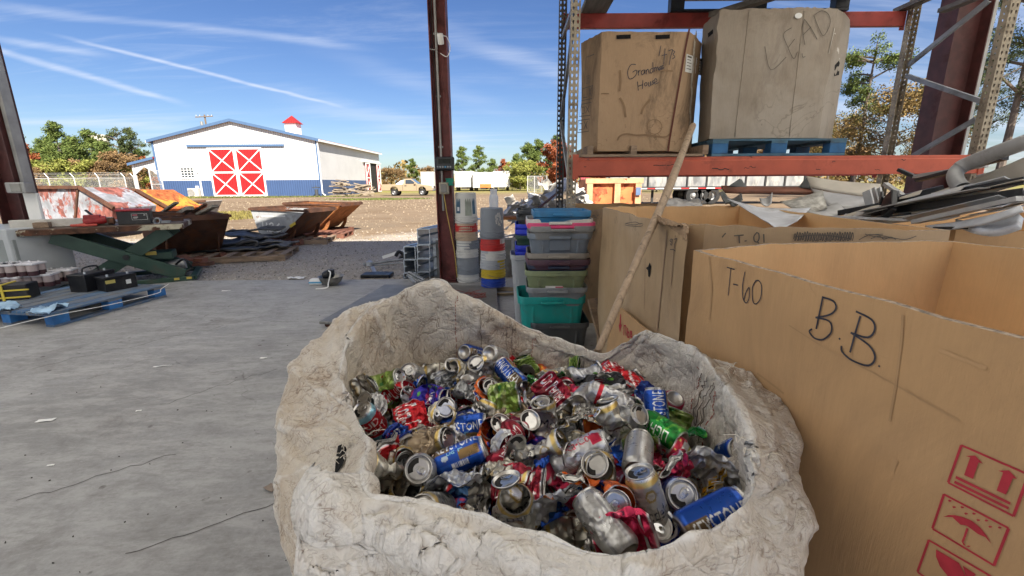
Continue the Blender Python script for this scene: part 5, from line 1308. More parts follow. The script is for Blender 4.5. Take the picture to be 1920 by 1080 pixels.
# ================================================================== TOTES
def tm(n, c): return mat(n, c, .42, var=.07, dirt=.35, dcol=tuple(x * .5 + .05 for x in c), ds=5, spec=.5)
def rrect(w, d, r, n=5):
    out = []
    for cx_, cy_, a0 in ((w / 2 - r, d / 2 - r, 0), (-w / 2 + r, d / 2 - r, 90), (-w / 2 + r, -d / 2 + r, 180), (w / 2 - r, -d / 2 + r, 270)):
        for k in range(n): a = rad(a0 + 90 * k / (n - 1)); out.append((cx_ + r * math.cos(a), cy_ + r * math.sin(a)))
    return out
def tote(label, cx_, cy_, z0, z1, w, d, m, rot=0, rim=.035, taper=.86, name='storage_tote', cat='tote', group='storage totes stacked beside the rack', tilt=0., ribs=True, handle=True, lid=None, grip=None):
    t = thing(name, label, cat, (cx_, cy_, z0), rot, group); h = z1 - z0; mb = MB(); rg = []
    def ring(k, z, e=0): return [(x * k * (1 + e / w), y * k * (1 + e / d), z) for x, y in rrect(w, d, .06)]
    zs = [(taper, 0), (taper + (.97 - taper) * .5, h * .5), (.955, h - rim - .012), (1.0, h - rim - .008), (1.005, h - .006), (.995, h), (.97, h), (.955, h - .012), (taper + .02, .012)]
    rg = [ring(k, z) for k, z in zs]
    # rim front dips by the handle cut-out
    for i, r_ in enumerate(rg):
        if 3 <= i <= 6:
            rg[i] = [(x, y, z - (.012 * max(0, 1 - (abs(x) / (w * .26)) ** 6) if abs(y) > d * .45 else 0)) for x, y, z in r_]
    mb.loft(rg, cap=(True, True)); b = mb.build('body', m, t, smooth=True, auto=35)
    if ribs and h > .16:
        for x in (-.28, .28): MB().box((x * w, -d / 2 * (taper + .95) / 2 - .004, h * .40), (.018, .012, h * .6)).build('rib', m, t, bevel=.003)
    if handle: MB().box((0, -d / 2 - .012, h - rim * .9), (w * .34, .03, .022)).build('grip', grip or m, t, bevel=.006)
    return t
YT = 3.45
def zt_(py): return P(1050, py, YT - .2).z
def xt_(px): return P(px, 500, YT - .2).x
T = [  # label, px centre, rim y, bottom y, width px, material
    ('dark grey tote at the very bottom of the stack', 1052, 606, 640, 116, tm('charcoal tote', (.05, .055, .06))),
    ('big teal tote near the bottom of the stack', 1036, 557, 622, 130, tm('teal tote', (.006, .27, .25))),
    ('translucent grey tote nested in the teal one', 1046, 539, 575, 116, tm('cloudy grey tote', (.20, .215, .23))),
    ('sage green tote with a small label', 1045, 508, 552, 118, tm('sage tote', (.19, .23, .12))),
    ('navy blue tote in the middle of the stack', 1047, 494, 522, 116, tm('navy tote', (.022, .035, .075))),
    ('dark maroon tote rim above the navy one', 1048, 487, 506, 119, tm('maroon tote', (.07, .028, .045))),
    ('taupe tote rim under the slate one', 1048, 475, 494, 117, tm('taupe tote', (.23, .205, .175))),
    ('slate grey tote with recessed handle', 1050, 438, 484, 118, tm('slate tote', (.16, .19, .23))),
    ('mid grey tote under the pink rimmed one', 1053, 424, 450, 122, tm('mid grey tote', (.20, .20, .195))),
    ('bright pink tote rim near the top', 1052, 418, 437, 125, tm('pink tote', (.60, .05, .16))),
    ('dirty white tote rim above the pink one', 1050, 411, 430, 122, tm('white tote', (.58, .55, .50))),
    ('blue tote on top of the stack', 1053, 396, 420, 106, tm('bright blue tote', (.015, .14, .30))),
]
TO = []
for k, (lb, px, y0, y1, w, m) in enumerate(T):
    z1 = zt_(y0); z0 = max(.003, zt_(y1)); ww = w * (YT - .2) / 815 * 1.03
    if k == 0: z0 = .003
    TO.append(tote(lb, xt_(px), YT + .01 * math.sin(k * 2.1), z0, z1, ww, .42, m, rot=.02 * math.sin(k * 1.7), taper=.90 if z1 - z0 < .14 else .85, rim=.05 if k == 1 else .032))
MB().box((-.02, -.213, .05), (.13, .003, .04)).build('label', m_sw, TO[3]); MB().box((.02, -.2145, .058), (.06, .003, .016)).build('label_stripe', m_sr, TO[3])
MB().box((0, -.205, .11), (.16, .008, .11)).build('handle_recess', tm('slate recess', (.12, .145, .18)), TO[7], bevel=.02)
# nesting crates behind
YK = 4.15
CR = [('black', 394, (.02, .02, .021)), ('black', 408, (.02, .02, .021)), ('blue', 421, (.012, .03, .50)), ('blue', 432, (.012, .03, .50)), ('dark green', 442, (.015, .05, .03)), ('blue', 461, (.012, .03, .50)), ('blue', 473, (.012, .03, .50)), ('blue', 483, (.012, .03, .50))]
lbC = ['topmost black stacking crate behind the totes', 'second black stacking crate, under the topmost', 'upper blue stacking crate below the black ones', 'blue stacking crate directly above the green one', 'dark green stacking crate between blue ones', 'blue stacking crate directly below the green one', 'second lowest blue stacking crate', 'lowest blue stacking crate above the grey bin']
for k, (cn, py, c) in enumerate(CR):
    z1 = P(985, py, YK - .15).z; sh = 966 + 3 * (k < 2)
    x0 = P(sh, py, YK - .15).x
    tote(lbC[k], x0 + .29, YK + .05, z1 - .14, z1, .58, .38, tm(cn + ' crate', c), name='stacking_crate', cat='crate', group='nested crates behind the totes', taper=.9, rim=.028, handle=False)
q = P(985, 500, YK - .35); zb = P(965, 478, YK - .3).z
tote('tall pale grey bin below the blue crates', P(955, 478, YK).x + .19, YK - .16, .002, zb, .36, .34, tm('pale grey bin', (.36, .37, .39)), name='storage_bin', cat='bin', taper=.72, handle=False)
tote('red rimmed bin nested behind the pale grey bin', P(958, 486, YK).x + .20, YK + .05, .25, zb - .06, .36, .30, tm('dull red bin', (.30, .03, .04)), name='storage_bin', cat='bin', taper=.8, handle=False)
mb = MB(); mb.bar(P(1110, 560, 3.3), G(1138, 668, 0) + Vector((0, .0, .03)), .09, .02); tag(mb.build('wooden_lath', m_pallet), 'brown wooden slat leaning at the right of the teal tote', 'slat')

# ================================================================== SCRAP ALUMINIUM HEAP, DUMPSTER
m_al1 = mat('crumpled aluminium', (.58, .56, .52), .4, .6, var=.25, dirt=.35, dcol=(.32, .25, .17), ds=3)
m_al2 = mat('dull white siding scrap', (.60, .58, .54), .5, .1, var=.15, dirt=.4, dcol=(.35, .28, .19))
r = random.Random(31)
N_ = 46
for k in range(N_):
    f = k / N_; px = 955 + 110 * r.random(); Y = r.uniform(8.6, 10.8)
    top = 386 - 52 * max(0, (px - 955) / 110) ** 1.2; py = r.uniform(top, 408)
    side_ = 'left' if px < 990 else ('middle' if px < 1025 else 'right')
    lv = 'top' if py < top + 12 else ('middle' if py < top + 26 else 'foot')
    crumple_sheet('bent piece of pale aluminium siding in the heap beyond the bins', P(px, py, Y), r.uniform(.35, 1.0), r.uniform(.1, .3), r.uniform(0, 3), r.uniform(-.8, .8), .09, r.choice([m_al1, m_al1, m_al2]), 100 + k, name='scrap_siding', cat='scrap metal', roll=r.uniform(-.7, .7), th=.004, group='bent aluminium siding pieces in the outdoor heap', n=10)
tag(MB().bar(P(1010, 390, 8.2), P(1052, 356, 8.4), .05, .03).build('angle_iron', m_maroon), 'thin maroon angle iron leaning across the aluminium heap', 'angle iron')
tag(MB().bar(P(962, 446, 6.9), P(1012, 404, 7.2), .03, .02).build('angle_iron', m_maroon), 'thin dark rod leaning between the grey bucket and the crates', 'rod')
tag(MB().box(P(970, 408, 8.4), (.9, .4, .05)).build('rusty_plate', m_rust2), 'rusty flat plate at the foot of the aluminium heap', 'plate')
a, b = P(1101, 336, 13), P(1200, 381, 13)
t = thing('steel_dumpster', 'orange rusted steel dumpster with two panels seen under the beam', 'dumpster', ((a.x + b.x) / 2, 13, g))
m_dump = mat('orange dumpster paint', (.56, .17, .055), .6, var=.2, vs=2, rust=.4, rcol=(.30, .07, .03), rs=1.6)
MB().box(((a.x + b.x) / 2, 13.8, (a.z + g) / 2), (b.x - a.x, 1.5, a.z - g)).build('body', m_dump, t, world=True)
mb = MB()
for x in (a.x + .08, (a.x + b.x) / 2 + .1, b.x - .08): mb.box((x, 13.0, (a.z + g) / 2), (.17, .1, a.z - g))
mb.box(((a.x + b.x) / 2, 13.0, a.z - .05), (b.x - a.x + .1, .12, .14)); mb.build('frame', mat('pale orange frame', (.60, .30, .16), .6, var=.2, rust=.2), t, world=True)
MB().box((b.x - .1, 12.9, a.z - .35), (.14, .03, .22)).build('blue_plate', mat('blue plate', (.10, .16, .28), .5), t, world=True)
# pink-red ladder frame by it
t = thing('ladder_frame', 'thin red and white tubular frame beside the orange dumpster', 'frame', P(1095, 345, 15))
mb = MB(); mb.tube([P(1086, 350, 15), P(1093, 328, 15)], .03, 6); mb.tube([P(1089, 351, 15), P(1097, 328, 15)], .03, 6)
for y in (333, 338, 343): mb.tube([P(1088, y, 15), P(1106, y, 15)], .02, 6)
mb.build('tube_frame', mat('pinkish red tube', (.55, .10, .12), .5), t, world=True)
for i, (px, py, L) in enumerate(((1085, 358, .5), (1090, 366, .45))):
    crumple_sheet(('upper', 'lower')[i] + ' pale foil bag of scrap behind the rack upright', P(px, py, 9.5), L, .4, .3, .6, .12, m_al2, 160 + i, name='scrap_bag', cat='bag', th=.01, roll=.8)
# ================================================================== CARDBOARD
from mathutils.bvhtree import BVHTree
def card_mat(name, col, smudge=.4, dcol=(.17, .12, .08), grey=0., flute=.10):
    t = NT(name); co = t.coord()
    n0 = t.noise(co, 1.1, 6, .6, .4); n1 = t.noise(t.coord((1, 1, .45)), 3.0, 10, .74, .8); n2 = t.noise(t.coord((9, 9, .5)), 22, 4, .6)
    c = t.mix(t.ramp(n0, .3, .7), tuple(x * .88 for x in col), tuple(x * 1.08 for x in col))
    c = t.mix(t.ramp(n2, .40, .66, 0, flute), c, tuple(x * .66 for x in col))
    c = t.mix(t.ramp(n1, .46, .68, 0, smudge), c, dcol); c = t.mix(t.math('MULTIPLY', t.ramp(t.noise(co, 14, 8, .75), .56, .72), t.ramp(n0, .42, .58)), c, t.mix(smudge, c, dcol))
    if grey: c = t.mix(t.ramp(n0, .40, .62, 0, grey), c, (.36, .33, .29))
    # water stain rings
    st = t.noise(co, 1.7, 4, .5, 1.2); d = t.math('ABSOLUTE', t.math('SUBTRACT', st, .58))
    c = t.mix(t.math('MULTIPLY', t.ramp(d, .009, .0, 0, smudge * .6), t.ramp(n0, .48, .6)), c, tuple(x * .6 for x in dcol))
    sc_ = t.noise(t.coord((.7, .7, 16)), 5, 4, .7)
    c = t.mix(t.ramp(sc_, .68, .74, 0, smudge * .5), c, dcol)
    t.set(base=c, rough=.82, spec=.25)
    g = t.n('ShaderNodeTexNoise'); g.inputs['Scale'].default_value = 90; t.l(t.coord((4, 4, .12)), g.inputs['Vector'])
    b = t.bump(g.outputs[0], .12, .003); t.bump(n1, .25, .012, b)
    return t.m
m_card = card_mat('kraft cardboard', (.49, .305, .155), .42, (.29, .18, .10))
m_cardin = card_mat('kraft cardboard inside', (.66, .42, .21), .16, (.36, .22, .12))
m_cardpale = card_mat('pale worn cardboard', (.45, .315, .185), .45, (.24, .165, .10), grey=.22)
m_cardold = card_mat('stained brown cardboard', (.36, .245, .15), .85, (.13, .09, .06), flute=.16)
m_cardgrey = card_mat('weathered grey cardboard', (.29, .245, .195), .6, (.15, .115, .085), grey=.45, flute=.3)
m_edge = mat('corrugated edge', (.27, .21, .155), .9, var=.55, vs=90, stretch=(1, 1, .2))
m_ink = mat('marker ink', (.035, .035, .05), .6); m_inkf = mat('faded marker ink', (.10, .085, .07), .7)
m_rink = mat('red printing ink', (.36, .025, .04), .7, var=.12, vs=30)
def gaylord(t, bot, top, z0, z1, mo, mi, amp=.003, th=.015, seg=14, nz=16, seed=1, floor=True, name='walls', crush=.008, bow=.03):
    """hollow open carton between two outlines"""
    n = len(bot); O = []; I = []; cb = Vector((sum(p[0] for p in bot) / n, sum(p[1] for p in bot) / n)); ct_ = Vector((sum(p[0] for p in top) / n, sum(p[1] for p in top) / n))
    per = []
    for i in range(n):
        for k in range(seg): per.append((i, k / seg))
    N = len(per); NZ = nz + 1
    def offs(poly):
        P_ = [Vector((p[0], p[1])) for p in poly]; ar = sum(P_[i].x * P_[(i + 1) % n].y - P_[(i + 1) % n].x * P_[i].y for i in range(n)); s_ = 1 if ar > 0 else -1; out = []
        for i in range(n):
            a, b, c = P_[i - 1], P_[i], P_[(i + 1) % n]; d1, d2 = (b - a).normalized(), (c - b).normalized()
            n1, n2 = Vector((-d1.y, d1.x)) * s_, Vector((-d2.y, d2.x)) * s_; m = (n1 + n2); m = m / max(.3, m.dot(n1)); out.append(b + m * th)
        return P_, out
    bo, bi = offs(bot); to, ti = offs(top)
    def ptz(bp, tp, i, f, w): a = bp[i].lerp(bp[(i + 1) % n], f); b = tp[i].lerp(tp[(i + 1) % n], f); return a.lerp(b, w)
    A = []; B = []
    for j in range(NZ):
        w = j / nz
        for i, f in per:
            p = ptz(bo, to, i, f, w); q = ptz(bi, ti, i, f, w); z = z0 + (z1 - z0) * w
            A.append((p.x, p.y, z)); B.append((q.x, q.y, z))
    A, B = np.array(A), np.array(B)
    dx = amp * (fbm(A * 3.1 + seed * 9.7, 4) * 1.6 + .5 * pn(A * 14 + seed)); dy = amp * (fbm(A * 3.3 + seed * 5.1 + 40, 4) * 1.6 + .5 * pn(A * 15 + seed + 9))
    wz = np.clip((A[:, 2] - z0) / (z1 - z0), 0, 1)
    dx = dx + bow * pn(A * 1.15 + seed * 2.3) * wz; dy = dy + bow * pn(A * 1.25 + seed * 4.9 + 60) * wz
    dz = crush * wz ** 8 * (fbm(A * 9 + seed * 3, 5, 2.3, .7) - .25) * 1.6
    k = (.35 + .65 * wz)
    D = np.stack([dx * k, dy * k, dz], 1)
    A = A + D; B = B + D
    global SURF
    mb = MB(); mb.grid([tuple(p) for p in A], N, NZ, 0, True); SURF = BVHTree.FromPolygons(mb.v, mb.f)
    inner = MB(); mb.grid([tuple(p) for p in B], N, NZ, 1, True)
    ot = [tuple(p) for p in A[-N:]]; it = [tuple(p) for p in B[-N:]]
    mb.add(ot + it, [(i, (i + 1) % N, N + (i + 1) % N, N + i) for i in range(N)], 2)
    if floor: mb.add([(q.x, q.y, z0 + .012) for q in bi], [tuple(range(n))], 1)
    return mb.build(name, [mo, mi, m_edge], t, world=True, smooth=True, auto=28)
def zz(poly, Z): return [(p[0], p[1]) for p in poly]
# ---- box A: nearest, at the right frame edge
ZA = 1.10
def gx(px, py, Z): q = G(px, py, Z); return (q.x, q.y)
A1 = gx(1300, 470, ZA); Af = gx(1920, 632, ZA)
A2, A3 = gx(1440, 456, ZA), gx(1775, 451, ZA)
dA = (Vector(Af) - Vector(A1)).normalized()
A0 = Vector(A1) + dA * 1.16
A4 = Vector(A3) + dA * 1.2 + Vector((.05, 0)); A5 = A4 + Vector((-.30, -.28))
PA = [A1, tuple(A0), (A0.x + .28, A0.y - .2), tuple(A5), tuple(A4), A3, A2]
bxA = thing('gaylord_box', 'nearest big kraft carton at the right edge marked T-60 and B.B.', 'cardboard box', (1.15, 1.0, 0))
gaylord(bxA, PA, PA, .0, ZA, m_card, m_cardin, amp=.0042, seed=2, crush=.0028)
nA = Vector((dA.y, -dA.x, 0)); pA = Vector((A1[0], A1[1], 1.0))
B2 = (1280, 420, 1.636)
writing('marker_writing', [[(818, 597), (858, 608)], [(838, 603), (832, 670), (825, 740)], [(850, 682), (876, 688)], [(910, 620), (898, 690), (900, 750), (915, 778), (930, 755), (932, 700), (915, 725), (905, 760)], [(968, 662), (948, 700), (950, 768), (968, 782), (990, 750), (994, 690), (978, 664), (960, 668)]], 1060, 280, 2.7, pA, nA, .0028, m_ink, bxA, .005)
writing('marker_writing', [[(428, 224), (462, 236), (471, 258), (452, 278), (408, 287)], [(408, 287), (450, 298), (457, 330), (432, 354), (405, 350), (389, 330), (398, 322)], [(430, 226), (420, 275), (410, 322)], [(480, 350), (484, 354)],
         [(532, 268), (580, 293), (590, 324), (568, 348), (516, 333)], [(516, 333), (572, 372), (591, 410), (570, 434), (520, 418), (490, 392), (488, 374)], [(546, 282), (530, 335), (514, 394)], [(601, 434), (606, 438)]], *B2, pA, nA, .0036, m_ink, bxA, .005)
S3 = (1700, 800, 3.859)
def flat(mb, pts, off=.005): mb.add([onplane(S3[0] + x / S3[2], S3[1] + y / S3[2], pA, nA, off) for x, y in pts], [tuple(range(len(pts)))])
def picto(frame_, shapes, label):
    mb = MB()
    c = [onplane(S3[0] + x / S3[2], S3[1] + y / S3[2], pA, nA, .005) for x, y in frame_]
    for a, b in zip(c, c[1:] + c[:1]): ribbon(mb, [a, b], .0032, (c[1] - c[0]).cross(c[2] - c[0]))
    for s_ in shapes: flat(mb, s_, .0055)
    o = mb.build('handling_symbol', m_rink, bxA, world=True); o['label'] = label; return o
picto([(393, 135), (880, 348), (770, 648), (297, 405)], [[(495, 208), (552, 268), (520, 258), (480, 378), (415, 350), (460, 222), (425, 212)], [(740, 316), (798, 378), (768, 372), (718, 492), (650, 462), (698, 332), (662, 318)], [(358, 356), (752, 548), (746, 566), (352, 374)], [(348, 390), (740, 582), (734, 600), (342, 408)]], 'red this way up symbol with two arrows')
dots = [[(x - 14, y - 4), (x - 4, y - 9), (x + 14, y - 3), (x + 10, y + 5), (x - 6, y + 7)] for x, y in ((312, 537), (343, 583), (402, 584), (430, 630), (487, 630), (518, 677), (577, 680), (605, 725), (673, 731))]
hook = []
ci = [(440, 735), (418, 800), (404, 832), (418, 858), (440, 868), (456, 862)]
picto([(267, 490), (735, 735), (628, 1005), (183, 738)], [[(265, 652), (300, 640), (350, 640), (410, 655), (470, 680), (530, 728), (580, 790), (612, 848), (570, 800), (515, 776), (460, 735), (430, 715), (390, 710), (330, 655)]] + [[(a[0] - 8, a[1] - 4), (b[0] - 8, b[1] - 2), (b[0] + 8, b[1] + 2), (a[0] + 8, a[1] + 4)] for a, b in zip(ci, ci[1:])] + dots, 'red keep dry symbol with umbrella and drops')
picto([(158, 822), (610, 1085), (500, 1330), (75, 1052)], [[(212, 888), (378, 985), (425, 1080), (400, 1130), (300, 1085), (240, 1010), (212, 940)], [(405, 1005), (500, 1068), (450, 1130), (428, 1085)], [(330, 1110), (345, 1115), (310, 1200), (295, 1192)]], 'red fragile glass symbol cut by the frame')
m_scf = mat('rubbed cardboard', (.40, .25, .13), .9, var=.15)
for pts, w in ((((1693, 590), (1690, 640), (1680, 720), (1668, 790)), .004), (((1330, 482), (1334, 540), (1330, 600)), .006), (((1680, 860), (1676, 872), (1672, 884)), .008), (((1480, 610), (1560, 660), (1640, 700), (1800, 790)), .003), (((1760, 655), (1800, 672), (1850, 690)), .006), (((1420, 700), (1450, 722), (1470, 738)), .005)):
    mb = MB(); ribbon(mb, smoothline([onplane(x, y, pA, nA, .003) for x, y in pts], 5), w, nA); mb.build('scuff_mark', m_scf, bxA, world=True)
# ---- box BC: T-01
ZB = 1.123
C1, C0 = gx(1290, 425, ZB), gx(1140, 391, ZB)
F0, F1 = gx(1320, 421, ZB), gx(1785, 430, ZB)
PB = [(C0[0], 3.25), C1, (C1[0] + .055, C1[1] + .16), (F0[0] + .01, F0[1]), F1, (gx(1417, 388, ZB)[0] + .02, 3.35), (.95, 3.38)]
bxB = thing('gaylord_box', 'tall worn kraft carton with crushed corner marked T-01 behind the nearest one', 'cardboard box', (1.3, 2.6, 0))
gaylord(bxB, PB, PB, .0, ZB, m_cardpale, m_cardin, amp=.006, seed=5, crush=.008)
nB = Vector((F1[1] - F0[1], -(F1[0] - F0[0]), 0)); pB = Vector((F0[0], F0[1], 1.0))
Z1 = (1320, 260, 3.2); r = random.Random(8)
writing('marker_writing', [[(108, 592), (130, 566)], [(180, 583), (238, 578)], [(210, 580), (212, 628)], [(243, 615), (256, 612)], [(318, 562), (300, 585), (302, 612), (318, 620), (330, 600), (328, 570), (312, 563)], [(318, 618), (330, 628)], [(358, 572), (360, 624)]], *Z1, pB, nB, .005, m_inkf, bxB, .010)
scr = []; x = 538
while x < 885: scr.append((x, 608 + r.uniform(-8, 6))); scr.append((x + 7, 556 + r.uniform(-3, 14))); scr.append((x + 13, 590 + r.uniform(-10, 10))); scr.append((x + 6, 612 + r.uniform(-8, 2))); x += 15
writing('scribble', [scr, [(540, 590), (700, 578), (880, 600)], [(928, 608), (1000, 575), (1100, 588), (1200, 605), (1274, 584)], [(965, 572), (1040, 590), (1150, 598)], [(985, 575), (1075, 573)], [(1000, 600), (1050, 585), (1080, 603), (1120, 590), (1150, 605)]], *Z1, pB, nB, .0028, m_inkf, bxB, .010)
nC = Vector((C1[1] - C0[1], -(C1[0] - C0[0]), 0)); pC = Vector((C1[0], C1[1], 1.0))
writing('marker_writing', [[(455, 262), (448, 275), (462, 285), (452, 302), (462, 304), (468, 280), (458, 262), (470, 268)], [(478, 265), (500, 262), (484, 300), (482, 325)], [(448, 340), (470, 338), (488, 350)]], 1140, 380, 3.857, pC, nC, .0045, m_inkf, bxB, .016)
writing('scribble', [[(128, 150), (190, 160), (245, 150), (240, 170), (135, 165), (130, 150), (200, 140), (235, 158)]], 1140, 380, 3.857, pC, nC, .003, m_inkf, bxB, .016)
writing('scribble', [[(45, 110), (52, 150), (60, 100), (68, 145)]], 1140, 380, 3.857, pC, nC, .003, m_inkf, bxB, .016)
q = [onplane(1140 + x / 3.857, 380 + y / 3.857, pC, nC, .016) for x, y in ((300, 432), (312, 462), (306, 505), (300, 540), (290, 532), (288, 490), (274, 472), (290, 462))]
MB().add(q, [tuple(range(8))]).build('torn_hole', mat('hole shadow black', (.006, .005, .005), 1.0), bxB, world=True)
for (a, b, w) in (((428, 195), (357, 925), .012), ((487, 235), (455, 610), .007), ((270, 400), (262, 770), .005)):
    mb = MB(); ribbon(mb, [onplane(1140 + (a[0] + (b[0] - a[0]) * k / 6) / 3.857, 380 + (a[1] + (b[1] - a[1]) * k / 6) / 3.857, pC, nC, .013) for k in range(7)], w, nC); mb.build('crease', mat('crease brown', (.26, .17, .11), .9), bxB, world=True)
# crumpled folded corner
mb = MB(); pts = []
for j in range(10):
    for i in range(22):
        u, v = i / 21, j / 9
        p = onplane(1236 + 60 * u, 402 + 22 * u + v * (8 + 20 * u ** .7), pC, nC, .016 + .008 * math.sin(v * 3.0) + .016 * float(np.abs(fbm(np.array([[u * 5.3, v * 2.1, 4.2]]), 4))[0]))
        pts.append(p)
mb.grid(pts, 22, 10); mb.build('crushed_flap', m_cardold, bxB, world=True, solid=.005)
SURF = None
# loose flap low on the left with red upside-down print
mb = MB(); fp = [onplane(x, y, pC + Vector((-.05, 0, 0)), nC) for x, y in ((1148, 580), (1166, 578), (1205, 612), (1248, 640), (1252, 720), (1130, 720))]
mb.add(fp, [tuple(range(6))]); mb.build('loose_flap', m_card, bxB, world=True, solid=.008)
def onf(x, y): return onplane(1140 + x / 3.857, 380 + y / 3.857, pC + Vector((-.05, 0, 0)), nC, .006)
mb = MB(); mb.add([onf(*p) for p in ((96, 806), (102, 808), (100, 880), (108, 882), (93, 940), (84, 882), (90, 880))], [tuple(range(7))])
for st in ([(122, 960), (124, 890), (137, 888), (139, 962)], [(148, 905), (150, 975), (162, 970), (160, 940), (150, 935)], [(170, 925), (172, 965)], [(182, 935), (172, 932), (172, 968), (184, 968)], [(172, 948), (182, 948)]):
    ribbon(mb, [onf(*p) for p in st], .013, nC)
mb.build('red_print', m_rink, bxB, world=True)
# ---- box D under the rack, box E with the metal scrap
ZD = P(1110, 392, 3.95).z
PD = [(XA + .075, 4.02), (XA + .12, 3.93), (1.72, 3.93), (1.75, 4.0), (1.75, 5.05), (XA + .08, 5.05)]
SURF = None
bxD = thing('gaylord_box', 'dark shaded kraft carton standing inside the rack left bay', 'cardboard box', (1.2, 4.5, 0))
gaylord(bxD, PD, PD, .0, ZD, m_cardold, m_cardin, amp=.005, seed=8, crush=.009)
writing('marker_writing', [[(1625, 240), (1628, 228), (1640, 232)], [(1655, 232), (1662, 228)], [(1635, 245), (1650, 243)]], 660, 340, 3.6, (1, 3.93, 1), (0, 1, 0), .01, m_inkf, bxD, .008)
crumple_sheet('clear plastic film caught on the rim of the shaded carton', P(1280, 383, 4.1), .35, .12, .1, 0, .04, mat('clear film', (.55, .52, .48), .15, spec=.8), 63, name='plastic_film', cat='plastic wrap', th=.002, roll=.9)
ZE = P(1800, 433, 2.05).z
E0 = gx(1792, 432, ZE)
PE = [(E0[0], E0[1]), (E0[0] + 1.5, E0[1] - .30), (E0[0] + 1.6, 3.3), (E0[0] + .02, 3.35)]
bxE = thing('gaylord_box', 'kraft carton at the right edge heaped with scrap metal', 'cardboard box', (2.7, 2.6, 0))
gaylord(bxE, PE, PE, 0, ZE, m_card, m_cardin, amp=.003, seed=9, crush=.005)

# ---- cartons on the rack
def box_on_rack(label, B_, T_, z0, z1, mo, seed, amp=.006):
    t = thing('gaylord_box', label, 'cardboard box', ((B_[0][0] + B_[3][0]) / 2, 4.6, z0))
    gaylord(t, B_, T_, z0, z1, mo, mo, amp=amp, seed=seed, crush=.011, nz=22, seg=12); return t
def X(px, py, Y): return P(px, py, Y).x
zg0, zg1 = P(1190, 283, 4.02).z, P(1200, 58, 4.02).z
Bg = [(X(1090, 280, 4.3), 4.3), (X(1120, 284, 4.03), 4.03), (X(1252, 284, 4.03), 4.03), (X(1296, 280, 4.35), 4.35), (X(1290, 280, 4.95), 4.95), (X(1110, 280, 4.95), 4.95)]
Tg = [(X(1088, 80, 4.3), 4.3), (X(1128, 60, 4.03), 4.03), (X(1291, 58, 4.03), 4.03), (X(1316, 66, 4.35), 4.35), (X(1295, 100, 4.95), 4.95), (X(1110, 100, 4.95), 4.95)]
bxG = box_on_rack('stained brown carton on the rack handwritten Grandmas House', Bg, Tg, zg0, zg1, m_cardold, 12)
z6 = (1040, 0, 3.273)
ngz = Vector((0, -1, 0)); pG = Vector((1, 4.03, 2))
writing('marker_writing', [[(498, 396), (468, 398), (448, 438), (456, 482), (482, 478), (502, 452), (500, 430), (478, 444)], [(512, 430), (515, 464)], [(514, 446), (520, 434), (528, 430)], [(550, 428), (532, 438), (536, 460), (550, 446), (551, 428), (555, 456)], [(560, 428), (564, 456)], [(562, 440), (572, 424), (580, 452)], [(600, 418), (586, 430), (590, 450), (602, 438)], [(602, 382), (604, 445)], [(610, 414), (612, 440)], [(612, 420), (620, 412), (624, 436)], [(625, 420), (632, 410), (637, 433)], [(652, 406), (640, 418), (645, 432), (653, 414), (657, 430)], [(668, 400), (656, 408), (668, 416), (655, 426)],
    [(508, 500), (513, 556)], [(541, 492), (538, 546)], [(510, 530), (540, 520)], [(562, 505), (551, 515), (556, 528), (567, 520), (564, 506)], [(574, 503), (577, 528), (588, 522), (588, 498), (592, 524)], [(607, 493), (598, 502), (607, 510), (597, 520)], [(612, 508), (628, 495), (620, 482), (610, 496), (616, 516), (636, 506)],
    [(652, 280), (646, 310), (640, 345)], [(677, 298), (674, 340), (668, 395)], [(658, 340), (690, 334)], [(698, 312), (724, 305), (712, 345), (702, 400)], [(724, 310), (738, 318), (726, 334), (738, 348), (722, 362)]], *z6, pG, ngz, .0055, m_ink, bxG, .014)
for cx_ in (423, 663):
    q = [onplane(1040 + (cx_ + a) / 3.273, (225 + b) / 3.273, pG, ngz, .012) for a, b in ((-44, -10), (44, -14), (44, 12), (-44, 16))]
    MB().add(q, [(0, 1, 2, 3)]).build('hand_hole', MATS['hole shadow black'], bxG, world=True)
mb = MB(); q = [onplane(1040 + x / 3.273, y / 3.273, pG, ngz, .013) for x, y in ((270, 577), (300, 574), (333, 575))]; ribbon(mb, q, .008, ngz); m_ws = mat('stain brown', (.22, .14, .08), .9); ws = lambda: mb.build('water_stain', m_ws, bxG, world=True); ws(); mb = MB()
q = [onplane(1040 + x / 3.273, y / 3.273, pG, ngz, .013) for x, y in ((610, 436), (660, 430), (725, 436))]; ribbon(mb, q, .012, ngz); ws(); mb = MB()
cc = [onplane(1040 + (612 + 45 * math.cos(a)) / 3.273, (778 + 45 * math.sin(a)) / 3.273, pG, ngz, .013) for a in np.linspace(0, 6.28, 24)]
ribbon(mb, cc, .006, ngz); ws(); mb = MB(); st = [onplane(1040 + x / 3.273, y / 3.273, pG, ngz, .013) for x, y in ((385, 862), (400, 835), (440, 822), (500, 830), (560, 828), (620, 835), (680, 840), (715, 815))]; ribbon(mb, smoothline(st), .014, ngz); ws()
for q in ([(400, 430), (404, 500), (398, 560)], [(400, 600), (425, 650), (435, 720)], [(585, 610), (545, 660), (530, 700)]): mb = MB(); ribbon(mb, smoothline([onplane(1040 + x / 3.273, y / 3.273, pG, ngz, .012) for x, y in q]), .018, ngz); ws()
mb = MB(); ribbon(mb, [onplane(1040 + (822 - 130 * k / 10) / 3.273, (182 + 750 * k / 10) / 3.273, pG + Vector((0, .005, 0)), ngz, .016) for k in range(11)], .016, ngz); mb.build('seam', mat('seam dark', (.10, .03, .02), .8), bxG, world=True)
